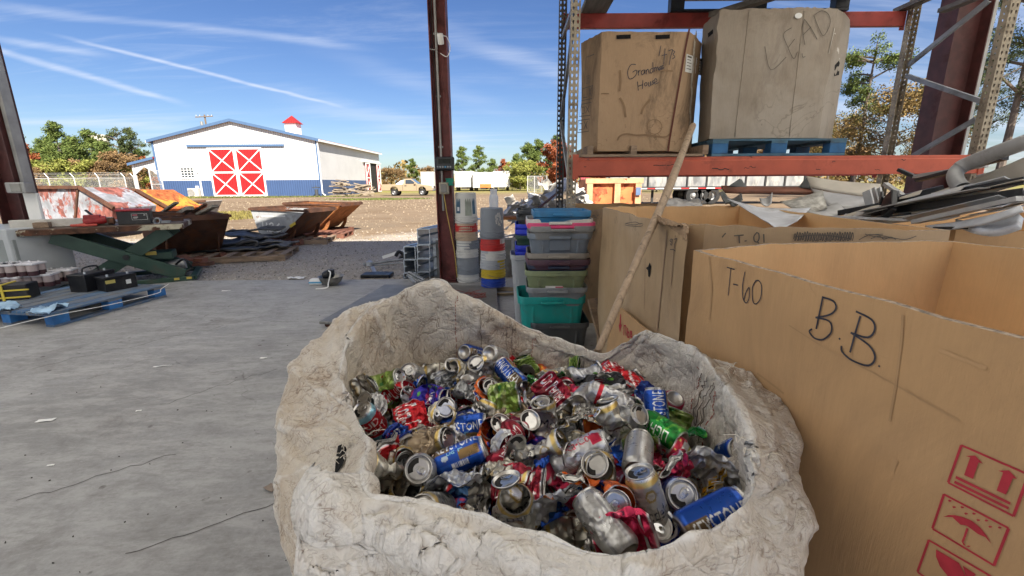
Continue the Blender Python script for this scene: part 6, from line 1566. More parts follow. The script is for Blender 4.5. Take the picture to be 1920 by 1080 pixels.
ch0, ch1 = Vector((Tg[2][0], Tg[2][1], 0)), Vector((Tg[3][0], Tg[3][1], 0)); nH = Vector((ch1.y - ch0.y, -(ch1.x - ch0.x), 0)); pH = Vector((Tg[2][0] - .03, Tg[2][1], 2))
for quad_ in (((810, 330), (853, 345), (850, 452), (800, 440)), ((868, 352), (906, 362), (890, 465), (862, 450))):
    q = [onplane(1040 + x / 3.273, y / 3.273, pH, nH, .012) for x, y in quad_]
    lbm = MB().add(q, [(0, 1, 2, 3)]).build('shipping_label', m_sw, bxG, world=True)
    mb = MB()
    for k in range(5):
        a, b = q[0].lerp(q[3], .12 + .17 * k), q[1].lerp(q[2], .12 + .17 * k); ribbon(mb, [a.lerp(b, .12), a.lerp(b, .7 - .1 * (k % 2))], .006 if k else .014, nH, th=.002)
    mb.build('label_print', m_inkf, lbm, world=True)
mb = MB(); rr_ = random.Random(3); q = [onplane(1040 + (862 - 35 * k / 11 + rr_.uniform(-4, 4)) / 3.273, (200 + 590 * k / 11) / 3.273, pH, nH, .015) for k in range(12)]; ribbon(mb, q, .05, nH); mb.build('torn_strip', mat('torn pale paper', (.42, .37, .30), .9, var=.3, vs=25), bxG, world=True)
# printed symbols on the left chamfer
cl0, cl1 = Vector((*Bg[0], 0)), Vector((*Bg[1], 0)); nL = Vector((cl1.y - cl0.y, -(cl1.x - cl0.x), 0)); pL = Vector((*Bg[1], 2))
mb = MB()
def onl(x, y): return onplane(1040 + x / 3.273, y / 3.273, pL, nL, .016)
def loopl(pts, w=.007): ribbon(mb, [onl(*p) for p in pts] + [onl(*pts[0])], w, nL)
loopl([(170, 545), (235, 525), (228, 605), (165, 618)]); loopl([(165, 640), (225, 628), (218, 708), (160, 715)]); loopl([(155, 740), (214, 730), (208, 806), (150, 814)]); loopl([(195, 468), (217, 464), (214, 508), (193, 512)])
for st in ([(190, 430), (193, 352), (243, 333)], [(210, 540), (225, 590)], [(226, 535), (208, 595)], [(175, 600), (200, 596), (200, 572)], [(180, 575), (180, 605)], [(190, 650), (212, 690)], [(212, 645), (190, 695)], [(168, 660), (184, 656), (182, 695), (168, 698)], [(180, 745), (200, 790)], [(202, 742), (178, 795)], [(162, 760), (172, 758), (170, 795), (160, 797)], [(200, 480), (212, 478)], [(205, 485), (204, 505)]): ribbon(mb, [onl(*p) for p in st], .008, nL)
mb.build('printed_symbols', m_inkf, bxG, world=True)['kind'] = 'stuff'
# thin wooden pallet below it
zt0 = ZL1 + .002
t = thing('wooden_pallet', 'thin grey wooden pallet below the Grandmas House carton', 'pallet', ((Bg[1][0] + Bg[2][0]) / 2, 4.5, zt0))
for y in (3.98, 4.5, 5.0): MB().box(((Bg[1][0] + Bg[2][0]) / 2 + .06, y, zt0 + .012), (1.06, .09, .02)).build('deck_board', m_pallet, t, world=True)
for x in (Bg[0][0] + .03, (Bg[1][0] + Bg[2][0]) / 2, Bg[3][0] - .02): MB().box((x, 4.5, zt0 + .060), (.05, 1.04, .075)).build('stringer', m_pallet, t, world=True)
# lead carton on a blue pallet
zl0, zl1 = P(1450, 259, 4.02).z, P(1455, 14, 4.02).z
def ln(a, b, k): return a + (b - a) * k
Bl = [(X(1309, 268, 4.4), 4.4), (X(1330, 262, 4.05), 4.05), (X(1382, 262, 4.03), 4.03), (X(1478, 258, 4.01), 4.01), (X(1534, 256, 4.03), 4.03), (X(1561, 254, 4.3), 4.3), (X(1545, 250, 5.0), 5.0), (X(1330, 250, 5.0), 5.0)]
Tl = [(X(1316, 66, 4.4), 4.4), (X(1348, 30, 4.05), 4.05), (X(1404, 16, 4.03), 4.03), (X(1508, 12, 4.01), 4.01), (X(1572, 14, 4.03), 4.03), (X(1596, 18, 4.3), 4.3), (X(1560, 50, 5.0), 5.0), (X(1330, 50, 5.0), 5.0)]
bxL = box_on_rack('weathered grey octagonal carton on the rack handwritten LEAD', Bl, Tl, zl0, zl1, m_cardgrey, 15, .020)
pLd = Vector((1.9, 4.015, 2))
W7 = lambda pts: [(x, y) for x, y in pts]
writing('marker_writing', [[(1434, 87), (1445, 131), (1474, 107)], [(1484, 52), (1469, 64), (1476, 86), (1488, 110), (1495, 97)], [(1478, 89), (1490, 73)], [(1509, 84), (1505, 58), (1508, 36)], [(1508, 36), (1520, 52), (1532, 74)], [(1505, 66), (1521, 50)], [(1526, 29), (1534, 50), (1544, 67), (1556, 46), (1554, 28), (1541, 20), (1527, 28)], [(1504, 100), (1505, 107), (1510, 106)]], 0, 0, 1, pLd, ngz, .0055, m_inkf, bxL, .022)
cr0, cr1 = Vector((*Tl[4], 0)), Vector((*Tl[5], 0)); nR = Vector((cr1.y - cr0.y, -(cr1.x - cr0.x), 0)); pR_ = Vector((Tl[4][0] - .04, Tl[4][1], 2))
q = [onplane(1440 + x / 3.273, y / 3.273, pR_, nR, .016) for x, y in ((408, 170), (475, 205), (440, 365), (372, 330))]
for pa, pb in ((1405, 1378), (1508, 1480)):
    mb = MB(); L = [onplane(pa + (pb - pa) * k / 10, 20 + 236 * k / 10, pLd, ngz, 0) for k in range(11)]
    mb.tube(L, .0045, 8); mb.build('fold_ridge', m_cardgrey, bxL, world=True, smooth=True)
lb_ = MB().add(q, [(0, 1, 2, 3)]).build('shipping_label', mat('worn pale label', (.50, .47, .42), .8, var=.2), bxL, world=True)
mb = MB()
for k in range(7): a, b = q[0].lerp(q[3], .15 + .11 * k), q[1].lerp(q[2], .15 + .11 * k); ribbon(mb, [a.lerp(b, .15), a.lerp(b, .85 - .2 * (k % 3 == 0))], .005, nR, th=.002)
mb.build('label_print', m_inkf, lb_, world=True)
q = [onplane(1440 + x / 3.273, y / 3.273, pR_, nR, .014) for x, y in ((410, 400), (435, 372), (440, 385), (436, 460), (405, 468))]
MB().add(q, [tuple(range(5))]).build('torn_hole', MATS['hole shadow black'], bxL, world=True)
mb = MB(); c_ = onplane(1440 + 186 / 3.273, 97 / 3.273, pLd, ngz, .02); mb.lathe([(.001, 0), (.03, 0), (.03, .004), (.001, .004)], c_, 14, R=Rx(rad(90)), sq=(1, .7)); mb.build('sticker', m_sw, bxL, world=True)
q = [onplane(1040 + x / 3.273, y / 3.273, Vector((Tl[0][0], Tl[0][1], 2)), Vector((Tl[1][1] - Tl[0][1], -(Tl[1][0] - Tl[0][0]), 0)), .015) for x, y in ((940, 205), (972, 178), (972, 205), (942, 230))]
MB().add(q, [(0, 1, 2, 3)]).build('hand_hole', MATS['hole shadow black'], bxL, world=True)
block_pallet('blue wooden pallet on the rack carrying the LEAD carton', ((X(1332, 290, 4.0) + X(1580, 290, 4.0)) / 2, 4.5, ZL1 + .003), 0, X(1580, 290, 4.0) - X(1332, 290, 4.0), 1.05, m1=mat('faded teal pallet', (.06, .13, .19), .8, var=.3, dirt=.3), m2=mat('blue pallet block', (.025, .105, .24), .75, var=.3, dirt=.3))
# upper level: dark pallet, plank, deck bars
m_dkp = mat('black pallet plastic', (.018, .02, .026), .45, var=.2)
xa_, xb_ = X(1256, 24, YB), X(1590, 14, YB)
block_pallet('black plastic pallet on the top level of the rack', ((xa_ + xb_) / 2, 4.55, ZU1 + .003), 0, xb_ - xa_, 1.1, m1=m_dkp, m2=m_dkp, group='black pallet')
tag(MB().box((X(1114, 30, YB) - .0, 4.5, ZU1 + .03), (.26, 1.25, .05)).build('grey_plank', mat('grey plank', (.20, .185, .16), .9, var=.25, stretch=(4, .5, 4))), 'wide grey plank across the top beams at the left upright', 'plank')
tag(MB().bar((X(1425, 20, YB), 4.3, ZU1 - .05), (X(1330, 25, YB), 5.1, ZU1 - .02), .09, .05).build('grey_plank', MATS['grey plank']), 'narrow grey board below the black pallet on the top level', 'board')
for i, px in enumerate((1690, 1775)):
    tag(MB().box((X(px, 24, YB) + .02, 4.5, ZU1 + .025), (.10, 1.2, .04)).build('deck_bar', m_dupr), ('left', 'right')[i] + ' dark deck bar across the top beams right of the black pallet', 'bar')
# long wooden pole against the beam
pole = smoothline([P(x, y, 1 / w) for x, y, w in ((1122, 657, .712), (1127, 645, .704), (1180, 520, .60), (1213, 447, .521), (1234, 400, .472), (1259, 340, .396), (1299, 236, .259))], 6)
tag(MB().tube(pole, [.0125 + .0135 * (k / len(pole)) ** 1.6 + .001 * math.sin(k * .9) for k in range(len(pole))], 14).build('wooden_pole', mat('worn pole wood', (.33, .24, .16), .6, var=.25, vs=3, stretch=(6, 6, 1), dirt=.35), smooth=True, auto=50), 'long worn wooden pole leaning from the bag back rim up to the orange beam', 'pole')

SURF = None
# ================================================================== SCRAP METAL IN THE CARTONS
m_alsheet = mat('dull aluminium sheet', (.42, .42, .42), .45, .55, var=.18, vs=5, dirt=.35, dcol=(.24, .22, .20), ds=4)
m_whsheet = mat('scuffed white sheet', (.50, .52, .56), .5, .1, var=.18, vs=6, dirt=.4, dcol=(.28, .27, .26), ds=5)
m_blkbar = mat('black extrusion', (.022, .022, .024), .4, .3, var=.2, dirt=.25, dcol=(.12, .12, .12))
m_cream = mat('cream siding', (.42, .38, .32), .55, var=.12, dirt=.35, dcol=(.22, .19, .15))
def plate_px(name, label, cat, pts, th, m, bend=0., sub=7):
    """pts: four (px,py,Y) corners; a sheet bent between them"""
    c = [P(*p) for p in pts]; mb = MB(); n = (c[1] - c[0]).cross(c[3] - c[0]).normalized(); L = []
    for j in range(sub):
        for i in range(sub):
            u, v = i / (sub - 1), j / (sub - 1); p = c[0].lerp(c[1], u).lerp(c[3].lerp(c[2], u), v)
            L.append(p + n * (bend * math.sin(math.pi * u)) )
    A = np.array([tuple(p) for p in L]); A[:, 2] += .008 * fbm(A * 7 + len(label), 3)
    mb.grid([tuple(p) for p in A], sub, sub); return tag(mb.build(name, m, solid=th, smooth=True), label, cat)
plate_px('bent_panel', 'pale perforated vehicle panel bent over the carton edge', 'panel', [(1364, 372, 3.0), (1520, 390, 2.75), (1494, 416, 2.3), (1440, 418, 2.28)], .003, m_whsheet, .03, 14)
plate_px('tin_sheet', 'mottled grey tin sheet standing behind the pale panel', 'sheet', [(1462, 378, 3.05), (1542, 357, 3.0), (1551, 391, 2.85), (1500, 398, 2.85)], .004, mat('mottled tin', (.40, .39, .36), .5, .4, var=.45, vs=14, dirt=.5, dcol=(.22, .20, .17), ds=8), .01)
plate_px('tin_sheet', 'small folded grey tin piece left of the mottled sheet', 'sheet', [(1424, 372, 3.1), (1448, 362, 3.1), (1446, 380, 3.0), (1428, 382, 3.0)], .006, m_alsheet, .02)
plate_px('siding_panel', 'large dirty white box panel lying behind the tin sheet', 'panel', [(1512, 332, 3.5), (1650, 347, 3.3), (1652, 372, 3.1), (1520, 352, 3.4)], .02, m_cream, .01)
plate_px('siding_panel', 'grey underside panel below the dirty white box panel', 'panel', [(1520, 354, 3.38), (1652, 374, 3.08), (1640, 392, 2.9), (1548, 384, 3.1)], .01, m_alsheet, .01)
plate_px('steel_plate', 'red brown painted plank lying across the scrap behind the pole', 'plank', [(1352, 350, 3.75), (1570, 352, 3.4), (1578, 362, 3.3), (1360, 360, 3.6)], .02, m_redbrown, .005)
plate_px('steel_fin', 'dark grey triangular fin left on the red brown plank', 'fin', [(1366, 350, 3.7), (1386, 335, 3.7), (1390, 338, 3.7), (1400, 352, 3.65)], .02, mat('dark grey plate', (.10, .11, .11), .6, var=.2, dirt=.3))
plate_px('steel_fin', 'dark triangular fin at the corner of the dirty white panel', 'fin', [(1498, 352, 3.5), (1512, 333, 3.5), (1517, 335, 3.48), (1520, 354, 3.4)], .02, MATS['dark grey plate'])
plate_px('steel_plate', 'dark bent plate edge left of the pale panel', 'plate', [(1348, 362, 3.3), (1356, 360, 3.3), (1372, 378, 3.0), (1360, 382, 3.0)], .01, MATS['dark grey plate'])
plate_px('steel_plate', 'dark rounded plate behind the pale panel', 'plate', [(1358, 362, 3.5), (1390, 362, 3.5), (1392, 374, 3.3), (1366, 376, 3.3)], .01, MATS['dark grey plate'], .05)
for i, (pts, th, m, lb) in enumerate((
    ([(1722, 372, 2.6), (1920, 296, 2.0), (1960, 330, 1.9), (1770, 386, 2.4)], .006, m_cream, 'big cream siding sheet leaning at the right edge'),
    ([(1735, 424, 2.15), (1915, 386, 1.75), (1918, 397, 1.7), (1760, 432, 2.05)], .008, m_whsheet, 'dull white strip sloping up to the right, lowest but one'),
    ([(1640, 408, 2.45), (1780, 392, 2.25), (1800, 404, 2.15), (1700, 412, 2.3)], .006, m_whsheet, 'mottled white sheet lying flat behind the carton corner'),
    ([(1790, 418, 2.05), (1915, 405, 1.85), (1910, 424, 1.8), (1830, 430, 1.9)], .03, m_whsheet, 'thick white board end lying lowest at the right'),
    ([(1780, 352, 2.5), (1900, 318, 2.1), (1920, 345, 2.0), (1800, 372, 2.4)], .006, m_alsheet, 'grey aluminium sheet below the big cream sheet'),
    ([(1560, 392, 2.9), (1660, 368, 2.75), (1668, 376, 2.7), (1580, 400, 2.8)], .006, m_alsheet, 'grey sheet strip left of the black bracket'),
    ([(1700, 392, 2.35), (1920, 352, 1.85), (1920, 368, 1.85), (1710, 402, 2.3)], .008, m_cream, 'cream strip between two black extrusions'),
    ([(1830, 330, 2.3), (1920, 300, 2.0), (1925, 322, 2.0), (1840, 345, 2.25)], .006, m_whsheet, 'pale sheet piece right below the grey downspout'),
    ([(1498, 388, 2.95), (1570, 380, 2.9), (1590, 398, 2.75), (1520, 402, 2.75)], .006, m_alsheet, 'crumpled grey sheet under the tin sheet'))):
    plate_px('sheet_scrap', lb, 'sheet', pts, th, m, .02)
for i, (a, b, w, h, m, lb) in enumerate((
    ((1575, 399, 2.75), (1925, 338, 1.9), .035, .03, m_blkbar, 'long black extrusion crossing the scrap to the right edge, upper one'),
    ((1600, 405, 2.65), (1925, 360, 1.85), .04, .035, m_blkbar, 'long black extrusion crossing the scrap, lower one'),
    ((1685, 372, 2.7), (1768, 352, 2.6), .05, .03, m_blkbar, 'short black extrusion behind the bracket'),
    ((1716, 416, 2.2), (1915, 372, 1.8), .05, .02, m_alsheet, 'grey aluminium channel above the white strip'),
    ((1660, 345, 2.9), (1700, 372, 2.7), .03, .02, m_alsheet, 'short aluminium bar sloping down at the rear upright'),
    ((1685, 318, 2.9), (1714, 331, 2.8), .025, .02, m_blkbar, 'dark pointed tube end standing over the orange beam'),
    ((1714, 331, 2.8), (1850, 310, 2.4), .022, .02, m_alsheet, 'thin grey rod lying below the downspout'),
    ((1720, 338, 2.75), (1885, 296, 2.2), .03, .02, m_blkbar, 'dark strip below the grey downspout'),
    ((1530, 405, 2.55), (1700, 412, 2.3), .03, .012, m_alsheet, 'flat grey strip along the carton rim'),
    ((1750, 428, 2.05), (1905, 425, 1.85), .03, .012, m_blkbar, 'black strip below the thick white board'))):
    tag(MB().bar(P(*a), P(*b), w, h).build('metal_bar', m), lb, 'bar')
r = random.Random(44)
for k in range(34):                        # thin strips filling the heap
    xa = r.uniform(1570, 1860); f = (xa - 1570) / 300; ya = r.uniform(402 - 60 * f, 420 - 8 * f); L = r.uniform(70, 230); sl = r.uniform(.12, .34); Y0 = 2.75 - .75 * f + r.uniform(-.15, .25)
    tag(MB().bar(P(xa, ya, Y0), P(min(xa + L, 1990), ya - L * sl, max(1.75, Y0 - L * .0022)), r.uniform(.02, .11), .004, up=(r.uniform(-.5, .5), r.uniform(-.6, .2), 1)).build('metal_strip', r.choice([m_alsheet, m_whsheet, m_whsheet, m_cream])), 'thin pale metal strip in the scrap heap at the right edge', 'metal strip', 'thin strips in the right scrap heap')
t = MB(); t.bar(P(1668, 366, 2.45), P(1666, 402, 2.35), .085, .03, up=(1, 0, 0)); t.bar(P(1652, 366, 2.44), P(1652, 378, 2.4), .012, .06); t.bar(P(1682, 366, 2.44), P(1682, 378, 2.4), .012, .06)
tag(t.build('steel_bracket', m_blkbar, bevel=.004), 'black U shaped bracket standing in front of the rear upright', 'bracket')
t = MB(); t.bar(P(1632, 356, 2.75), P(1640, 384, 2.7), .075, .012, up=(1, 0, 0)); t.bar(P(1625, 358, 2.72), P(1632, 386, 2.68), .012, .05); t.bar(P(1645, 354, 2.72), P(1650, 380, 2.68), .012, .05)
tag(t.build('steel_bracket', m_alsheet), 'grey channel offcut left of the black bracket', 'bracket')
pts = smoothline([P(1803, 352, 2.16), P(1793, 340, 2.2), P(1791, 326, 2.25), P(1803, 313, 2.25), P(1822, 304, 2.22), P(1850, 293, 2.15), P(1935, 262, 2.0)], 5)
m_dullg = mat('dull grey pipe', (.30, .30, .30), .55, .3, var=.15, dirt=.4)
t = thing('downspout', 'grey round downspout with an elbow lying over the scrap at right', 'pipe', pts[0])
MB().tube(pts[14:], .032, 16, cap=False).build('pipe', m_dullg, t, world=True, solid=.004, smooth=True)
MB().tube(pts[:17], .030, 16, cap=False).build('elbow', m_dullg, t, world=True, solid=.004, smooth=True)
q = P(1730, 350, 5.6); tag(MB().lathe([(.10, 0), (.11, .02), (.11, .85), (.10, .9), (.001, .9)], (X(1750, 352, 6.2), 6.2, .2), 16).build('drum', mat('red white drum', (.40, .03, .03), .5), smooth=True, auto=40), 'red drum behind the rack at the foot of the right column', 'drum')
# ================================================================== THE BULK BAG
def bag_mat():
    t = NT('dirty woven sack'); co = t.coord()
    n0 = t.noise(co, 2.2, 6, .6, .5); n1 = t.noise(co, 7, 9, .7, .8); n2 = t.noise(co, 26, 7, .7, 1.2)
    # crinkle: folded-film creases, thin lines running several ways
    def crk(scale, st, rot, dist, det=4):
        n = t.noise(t.coord(st, rot), scale, det, .6, dist); return t.math('ABSOLUTE', t.math('SUBTRACT', n, .5))
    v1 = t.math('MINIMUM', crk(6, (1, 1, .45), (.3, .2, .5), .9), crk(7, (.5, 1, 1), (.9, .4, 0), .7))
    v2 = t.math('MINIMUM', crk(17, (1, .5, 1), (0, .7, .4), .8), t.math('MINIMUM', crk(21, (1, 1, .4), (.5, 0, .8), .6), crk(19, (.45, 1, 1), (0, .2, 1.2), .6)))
    base = t.mix(t.ramp(n0, .36, .64), (.43, .35, .26), (.535, .485, .415))
    at = t.n('ShaderNodeAttribute'); at.attribute_name = 'clean'
    base = t.mix(t.math('MULTIPLY', at.outputs['Fac'], .8), base, (.60, .595, .58))
    base = t.mix(t.ramp(n1, .50, .72, 0, .55), base, (.30, .20, .125))
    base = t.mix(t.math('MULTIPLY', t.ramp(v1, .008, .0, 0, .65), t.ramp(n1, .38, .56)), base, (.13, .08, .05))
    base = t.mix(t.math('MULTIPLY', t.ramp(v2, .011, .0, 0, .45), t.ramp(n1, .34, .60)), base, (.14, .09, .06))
    base = t.mix(t.ramp(n2, .62, .76, 0, .5), base, (.20, .135, .09))
    wh = t.math('MULTIPLY', t.ramp(t.noise(co, 4.2, 8, .7, .6), .55, .7), t.ramp(n2, .35, .55))
    base = t.mix(t.math('MULTIPLY', wh, .55), base, (.64, .62, .59))
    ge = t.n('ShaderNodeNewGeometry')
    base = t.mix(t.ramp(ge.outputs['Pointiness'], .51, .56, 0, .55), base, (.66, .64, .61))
    t.set(base=base, rough=t.ramp(n1, .3, .7, .48, .75), spec=.4)
    wx = t.n('ShaderNodeTexWave', wave_type='BANDS', bands_direction='X'); wx.inputs['Scale'].default_value = 60
    wz_ = t.n('ShaderNodeTexWave', wave_type='BANDS', bands_direction='Z'); wz_.inputs['Scale'].default_value = 60
    t.l(co, wx.inputs['Vector']); t.l(co, wz_.inputs['Vector'])
    weave = t.math('MULTIPLY', wx.outputs['Fac'], wz_.outputs['Fac'])
    b = t.bump(weave, .10, .002)
    b = t.bump(t.ramp(v1, 0, .05, 0, 1, False), .42, .010, b)
    b = t.bump(t.ramp(v2, 0, .06, 0, 1, False), .42, .005, b)
    t.bump(n1, .22, .012, b)
    return t.m
BS = [  # crest (px,py,Z), outer edge (px,py,Z), crest roundness
    ((810, 531, .985), None), ((900, 570, .90), None), ((1000, 620, .815), None), ((1075, 648, .775), None), ((1130, 664, .757), None), ((1172, 640, .81), None),
    ((1215, 623, .862), None), ((1300, 657, .856), None),
    ((1340, 700, .862), (1400, 695, .84)), ((1368, 745, .860), (1452, 742, .82)), ((1395, 800, .858), (1490, 820, .79)), ((1412, 870, .85), (1502, 890, .77)),
    ((1398, 945, .845), (1522, 985, .76)), ((1290, 1014, .845), (1440, 1120, .74)), ((1135, 1046, .845), (1170, 1210, .72)), ((1000, 1006, .85), (960, 1190, .72)),
    ((860, 965, .855), (780, 1150, .72)), ((735, 945, .862), (625, 1110, .73)), ((688, 930, .865), (552, 1050, .74)), ((682, 880, .862), (524, 930, .77)),
    ((690, 835, .86), (523, 850, .80)), ((672, 785, .862), (528, 775, .82)), ((648, 738, .87), (548, 705, .845)), ((640, 690, .885), (580, 652, .875)),
    ((668, 610, .92), (645, 590, .915)), ((740, 555, .955), None)]
def closed(Q, n):
    Q = np.array(Q, float); k = len(Q); out = []
    for i in range(n):
        f = i / n * k; a = int(f); t = f - a; p = [Q[(a + d) % k] for d in (-1, 0, 1, 2)]
        out.append(.5 * (2 * p[1] + (p[2] - p[0]) * t + (2 * p[0] - 5 * p[1] + 4 * p[2] - p[3]) * t * t + (3 * p[1] - p[0] - 3 * p[2] + p[3]) * t ** 3))
    return np.array(out)
CR_, OU_, SH_ = [], [], []
cen = Vector((.02, .93))
for c, o in BS:
    q = G(c[0], c[1], c[2]); CR_.append(tuple(q))
    if o is None:
        d = (q.xy - cen).normalized(); OU_.append((q.x + d.x * .020, q.y + d.y * .020, q.z - .035)); SH_.append(0.)
    else:
        OU_.append(tuple(G(*o))); SH_.append(1.)
NB = 520
CRc, OUc = closed(CR_, NB), closed(OU_, NB); SHc = np.clip(closed(np.array(SH_)[:, None], NB)[:, 0], 0, 1)
cen3 = np.array([cen.x, cen.y])
dirc = OUc[:, :2] - cen3; dirc /= np.linalg.norm(dirc, axis=1)[:, None]
def col3(xy, z): return np.concatenate([xy, np.broadcast_to(np.asarray(z, float).reshape(-1, 1), (len(xy), 1))], 1)
inn = CRc[:, :2] + (cen3 - CRc[:, :2]) * .03
ROWS = [col3(cen3 + (inn - cen3) * .55, .50), col3(cen3 + (inn - cen3) * .93, .52), col3(inn - dirc * .01, .62), col3(inn + dirc * .012, CRc[:, 2] * .45 + .70 * .55),
        col3(CRc[:, :2] - dirc * .010, CRc[:, 2] - .022), CRc, CRc * .80 + OUc * .20 + np.array([0, 0, .001]), CRc * .35 + OUc * .65 + np.array([0, 0, .004]), OUc,
        col3(OUc[:, :2] + dirc * .004, OUc[:, 2] - .10), col3(cen3 + (OUc[:, :2] - cen3) * .97, OUc[:, 2] * .6), col3(cen3 + (OUc[:, :2] - cen3) * 1.0, .28), col3(cen3 + (OUc[:, :2] - cen3) * .97, .10), col3(cen3 + (OUc[:, :2] - cen3) * .93, .012)]
ROWS = np.array(ROWS); seg_ = [3, 6, 12, 14, 6, 12, 14, 12, 14, 10, 8, 6, 5]
rows = []; rid = []
for k in range(len(ROWS) - 1):
    p0, p1, p2, p3 = ROWS[max(k - 1, 0)], ROWS[k], ROWS[k + 1], ROWS[min(k + 2, len(ROWS) - 1)]
    for j in range(seg_[k]):
        t = j / seg_[k]; rows.append(.5 * (2 * p1 + (p2 - p0) * t + (2 * p0 - 5 * p1 + 4 * p2 - p3) * t * t + (3 * p1 - p0 - 3 * p2 + p3) * t ** 3)); rid.append(k + t)
rows.append(ROWS[-1]); rid.append(len(ROWS) - 1)
BG_ = np.array(rows); rid = np.array(rid); MR = len(BG_)          # (rows, NB, 3)
def grid_normals(Gd):
    du = np.roll(Gd, -1, 1) - np.roll(Gd, 1, 1); dv = np.gradient(Gd, axis=0)
    n = np.cross(du, dv); return n / (np.linalg.norm(n, axis=2, keepdims=True) + 1e-9)
seg_s = np.linalg.norm(np.roll(CRc, -1, 0) - CRc, axis=1); S_ = np.concatenate([[0], np.cumsum(seg_s)[:-1]]); SL = seg_s.sum()
dT = np.linalg.norm(np.diff(BG_, axis=0), axis=2).mean(1); T_ = np.concatenate([[0], np.cumsum(dT)])
th_ = S_ / SL * 2 * math.pi; ra_ = SL / (2 * math.pi)
def fold(fs, ft, shear, seed):
    """crease noise in cloth space: fs along the rim, ft down the cloth"""
    tt = np.repeat(T_[:, None], NB, 1); ss = np.repeat(th_[None, :], MR, 0) + shear * tt / ra_
    p = np.stack([np.cos(ss).ravel() * ra_ * fs, np.sin(ss).ravel() * ra_ * fs, tt.ravel() * ft + seed], 1)
    p = p + .35 * np.stack([pn(p * .7 + 9), pn(p * .7 + 33), pn(p * .7 + 71)], 1)
    return (np.abs(pn(p)) - np.abs(pn(p * 1.11 + 57.3))).reshape(MR, NB) * 2.0
w_ = np.interp(rid, [0, 2, 3, 4.6, 5, 5.6, 7, 9, 11, 13], [.2, .6, .9, .75, .70, .85, 1, 1.05, .8, .4])[:, None]
nn_ = grid_normals(BG_); P_ = BG_.reshape(-1, 3)
D_ = pn(P_ * 4.0).reshape(MR, NB) * .020
for fs, ft, sh, am in ((6, 1.6, .3, .014), (5, 5, -1.2, .009), (13, 3.5, .9, .0085), (12, 4, -1.3, .0078), (5, 16, .2, .0028), (28, 9, 1.0, .0021), (26, 9, -1.0, .0021), (11, 32, 0., .0012), (62, 40, 0., .0007)):
    D_ = D_ + fold(fs, ft, sh, fs * 3.7 + ft) * am
BG_ = BG_ + nn_ * (D_ * w_)[..., None]
# long sharp folds of the cloth
CI = np.array(CAMR.transposed())
def topx(Q): c = (Q - np.array([0, 0, H])) @ CI.T; return 960 + FPX * c[..., 0] / -c[..., 2], 540 - FPX * c[..., 1] / -c[..., 2]
PXs, PYs = topx(BG_); nn_ = grid_normals(BG_); vd = np.array([0, 0, H]) - BG_; sg = np.sign((nn_ * vd).sum(2))[..., None]
for amp_, w_px, line in ((.013, 15, ((815, 533), (862, 590), (940, 640), (1040, 690))), (.010, 12, ((700, 575), (720, 640), (770, 680))), (.010, 12, ((655, 590), (650, 650), (690, 710))), (.012, 14, ((548, 690), (590, 735), (655, 752))),
    (.012, 13, ((528, 800), (580, 815), (660, 800))), (.010, 12, ((524, 900), (580, 880), (630, 905))), (-.012, 16, ((655, 800), (640, 860), (612, 930))), (.009, 12, ((560, 960), (600, 930), (640, 920))),
    (.011, 14, ((640, 940), (720, 985), (860, 1040))), (.009, 10, ((760, 950), (900, 1010), (1040, 1060))), (.009, 12, ((1180, 1060), (1300, 1050), (1420, 1000))), (.013, 14, ((1300, 660), (1350, 700), (1400, 790), (1412, 870))),
    (.011, 13, ((1395, 700), (1440, 780), (1450, 870), (1520, 985))), (-.010, 14, ((1340, 690), (1390, 720), (1455, 760))), (.010, 12, ((1420, 900), (1470, 960), (1440, 1050))), (.010, 14, ((1215, 625), (1190, 680), (1100, 730))), (.009, 12, ((1290, 665), (1310, 740), (1280, 800))), (.008, 10, ((900, 572), (890, 640), (900, 700)))):
    dmin = np.full(PXs.shape, 1e9); wob = 9 * pn(BG_.reshape(-1, 3) * 14).reshape(PXs.shape)
    for (ax_, ay_), (bx2, by2) in zip(line, line[1:]):
        ex, ey = bx2 - ax_, by2 - ay_; tq = np.clip(((PXs - ax_) * ex + (PYs - ay_) * ey) / (ex * ex + ey * ey), 0, 1)
        dmin = np.minimum(dmin, np.hypot(PXs - ax_ - tq * ex + wob, PYs - ay_ - tq * ey + wob * .6))
    BG_ = BG_ + nn_ * sg * (amp_ * np.exp(-dmin / w_px) * ((nn_ * vd * sg).sum(2) > 0.02) * (rid > 1.5)[:, None] * (rid < 10)[:, None])[..., None]
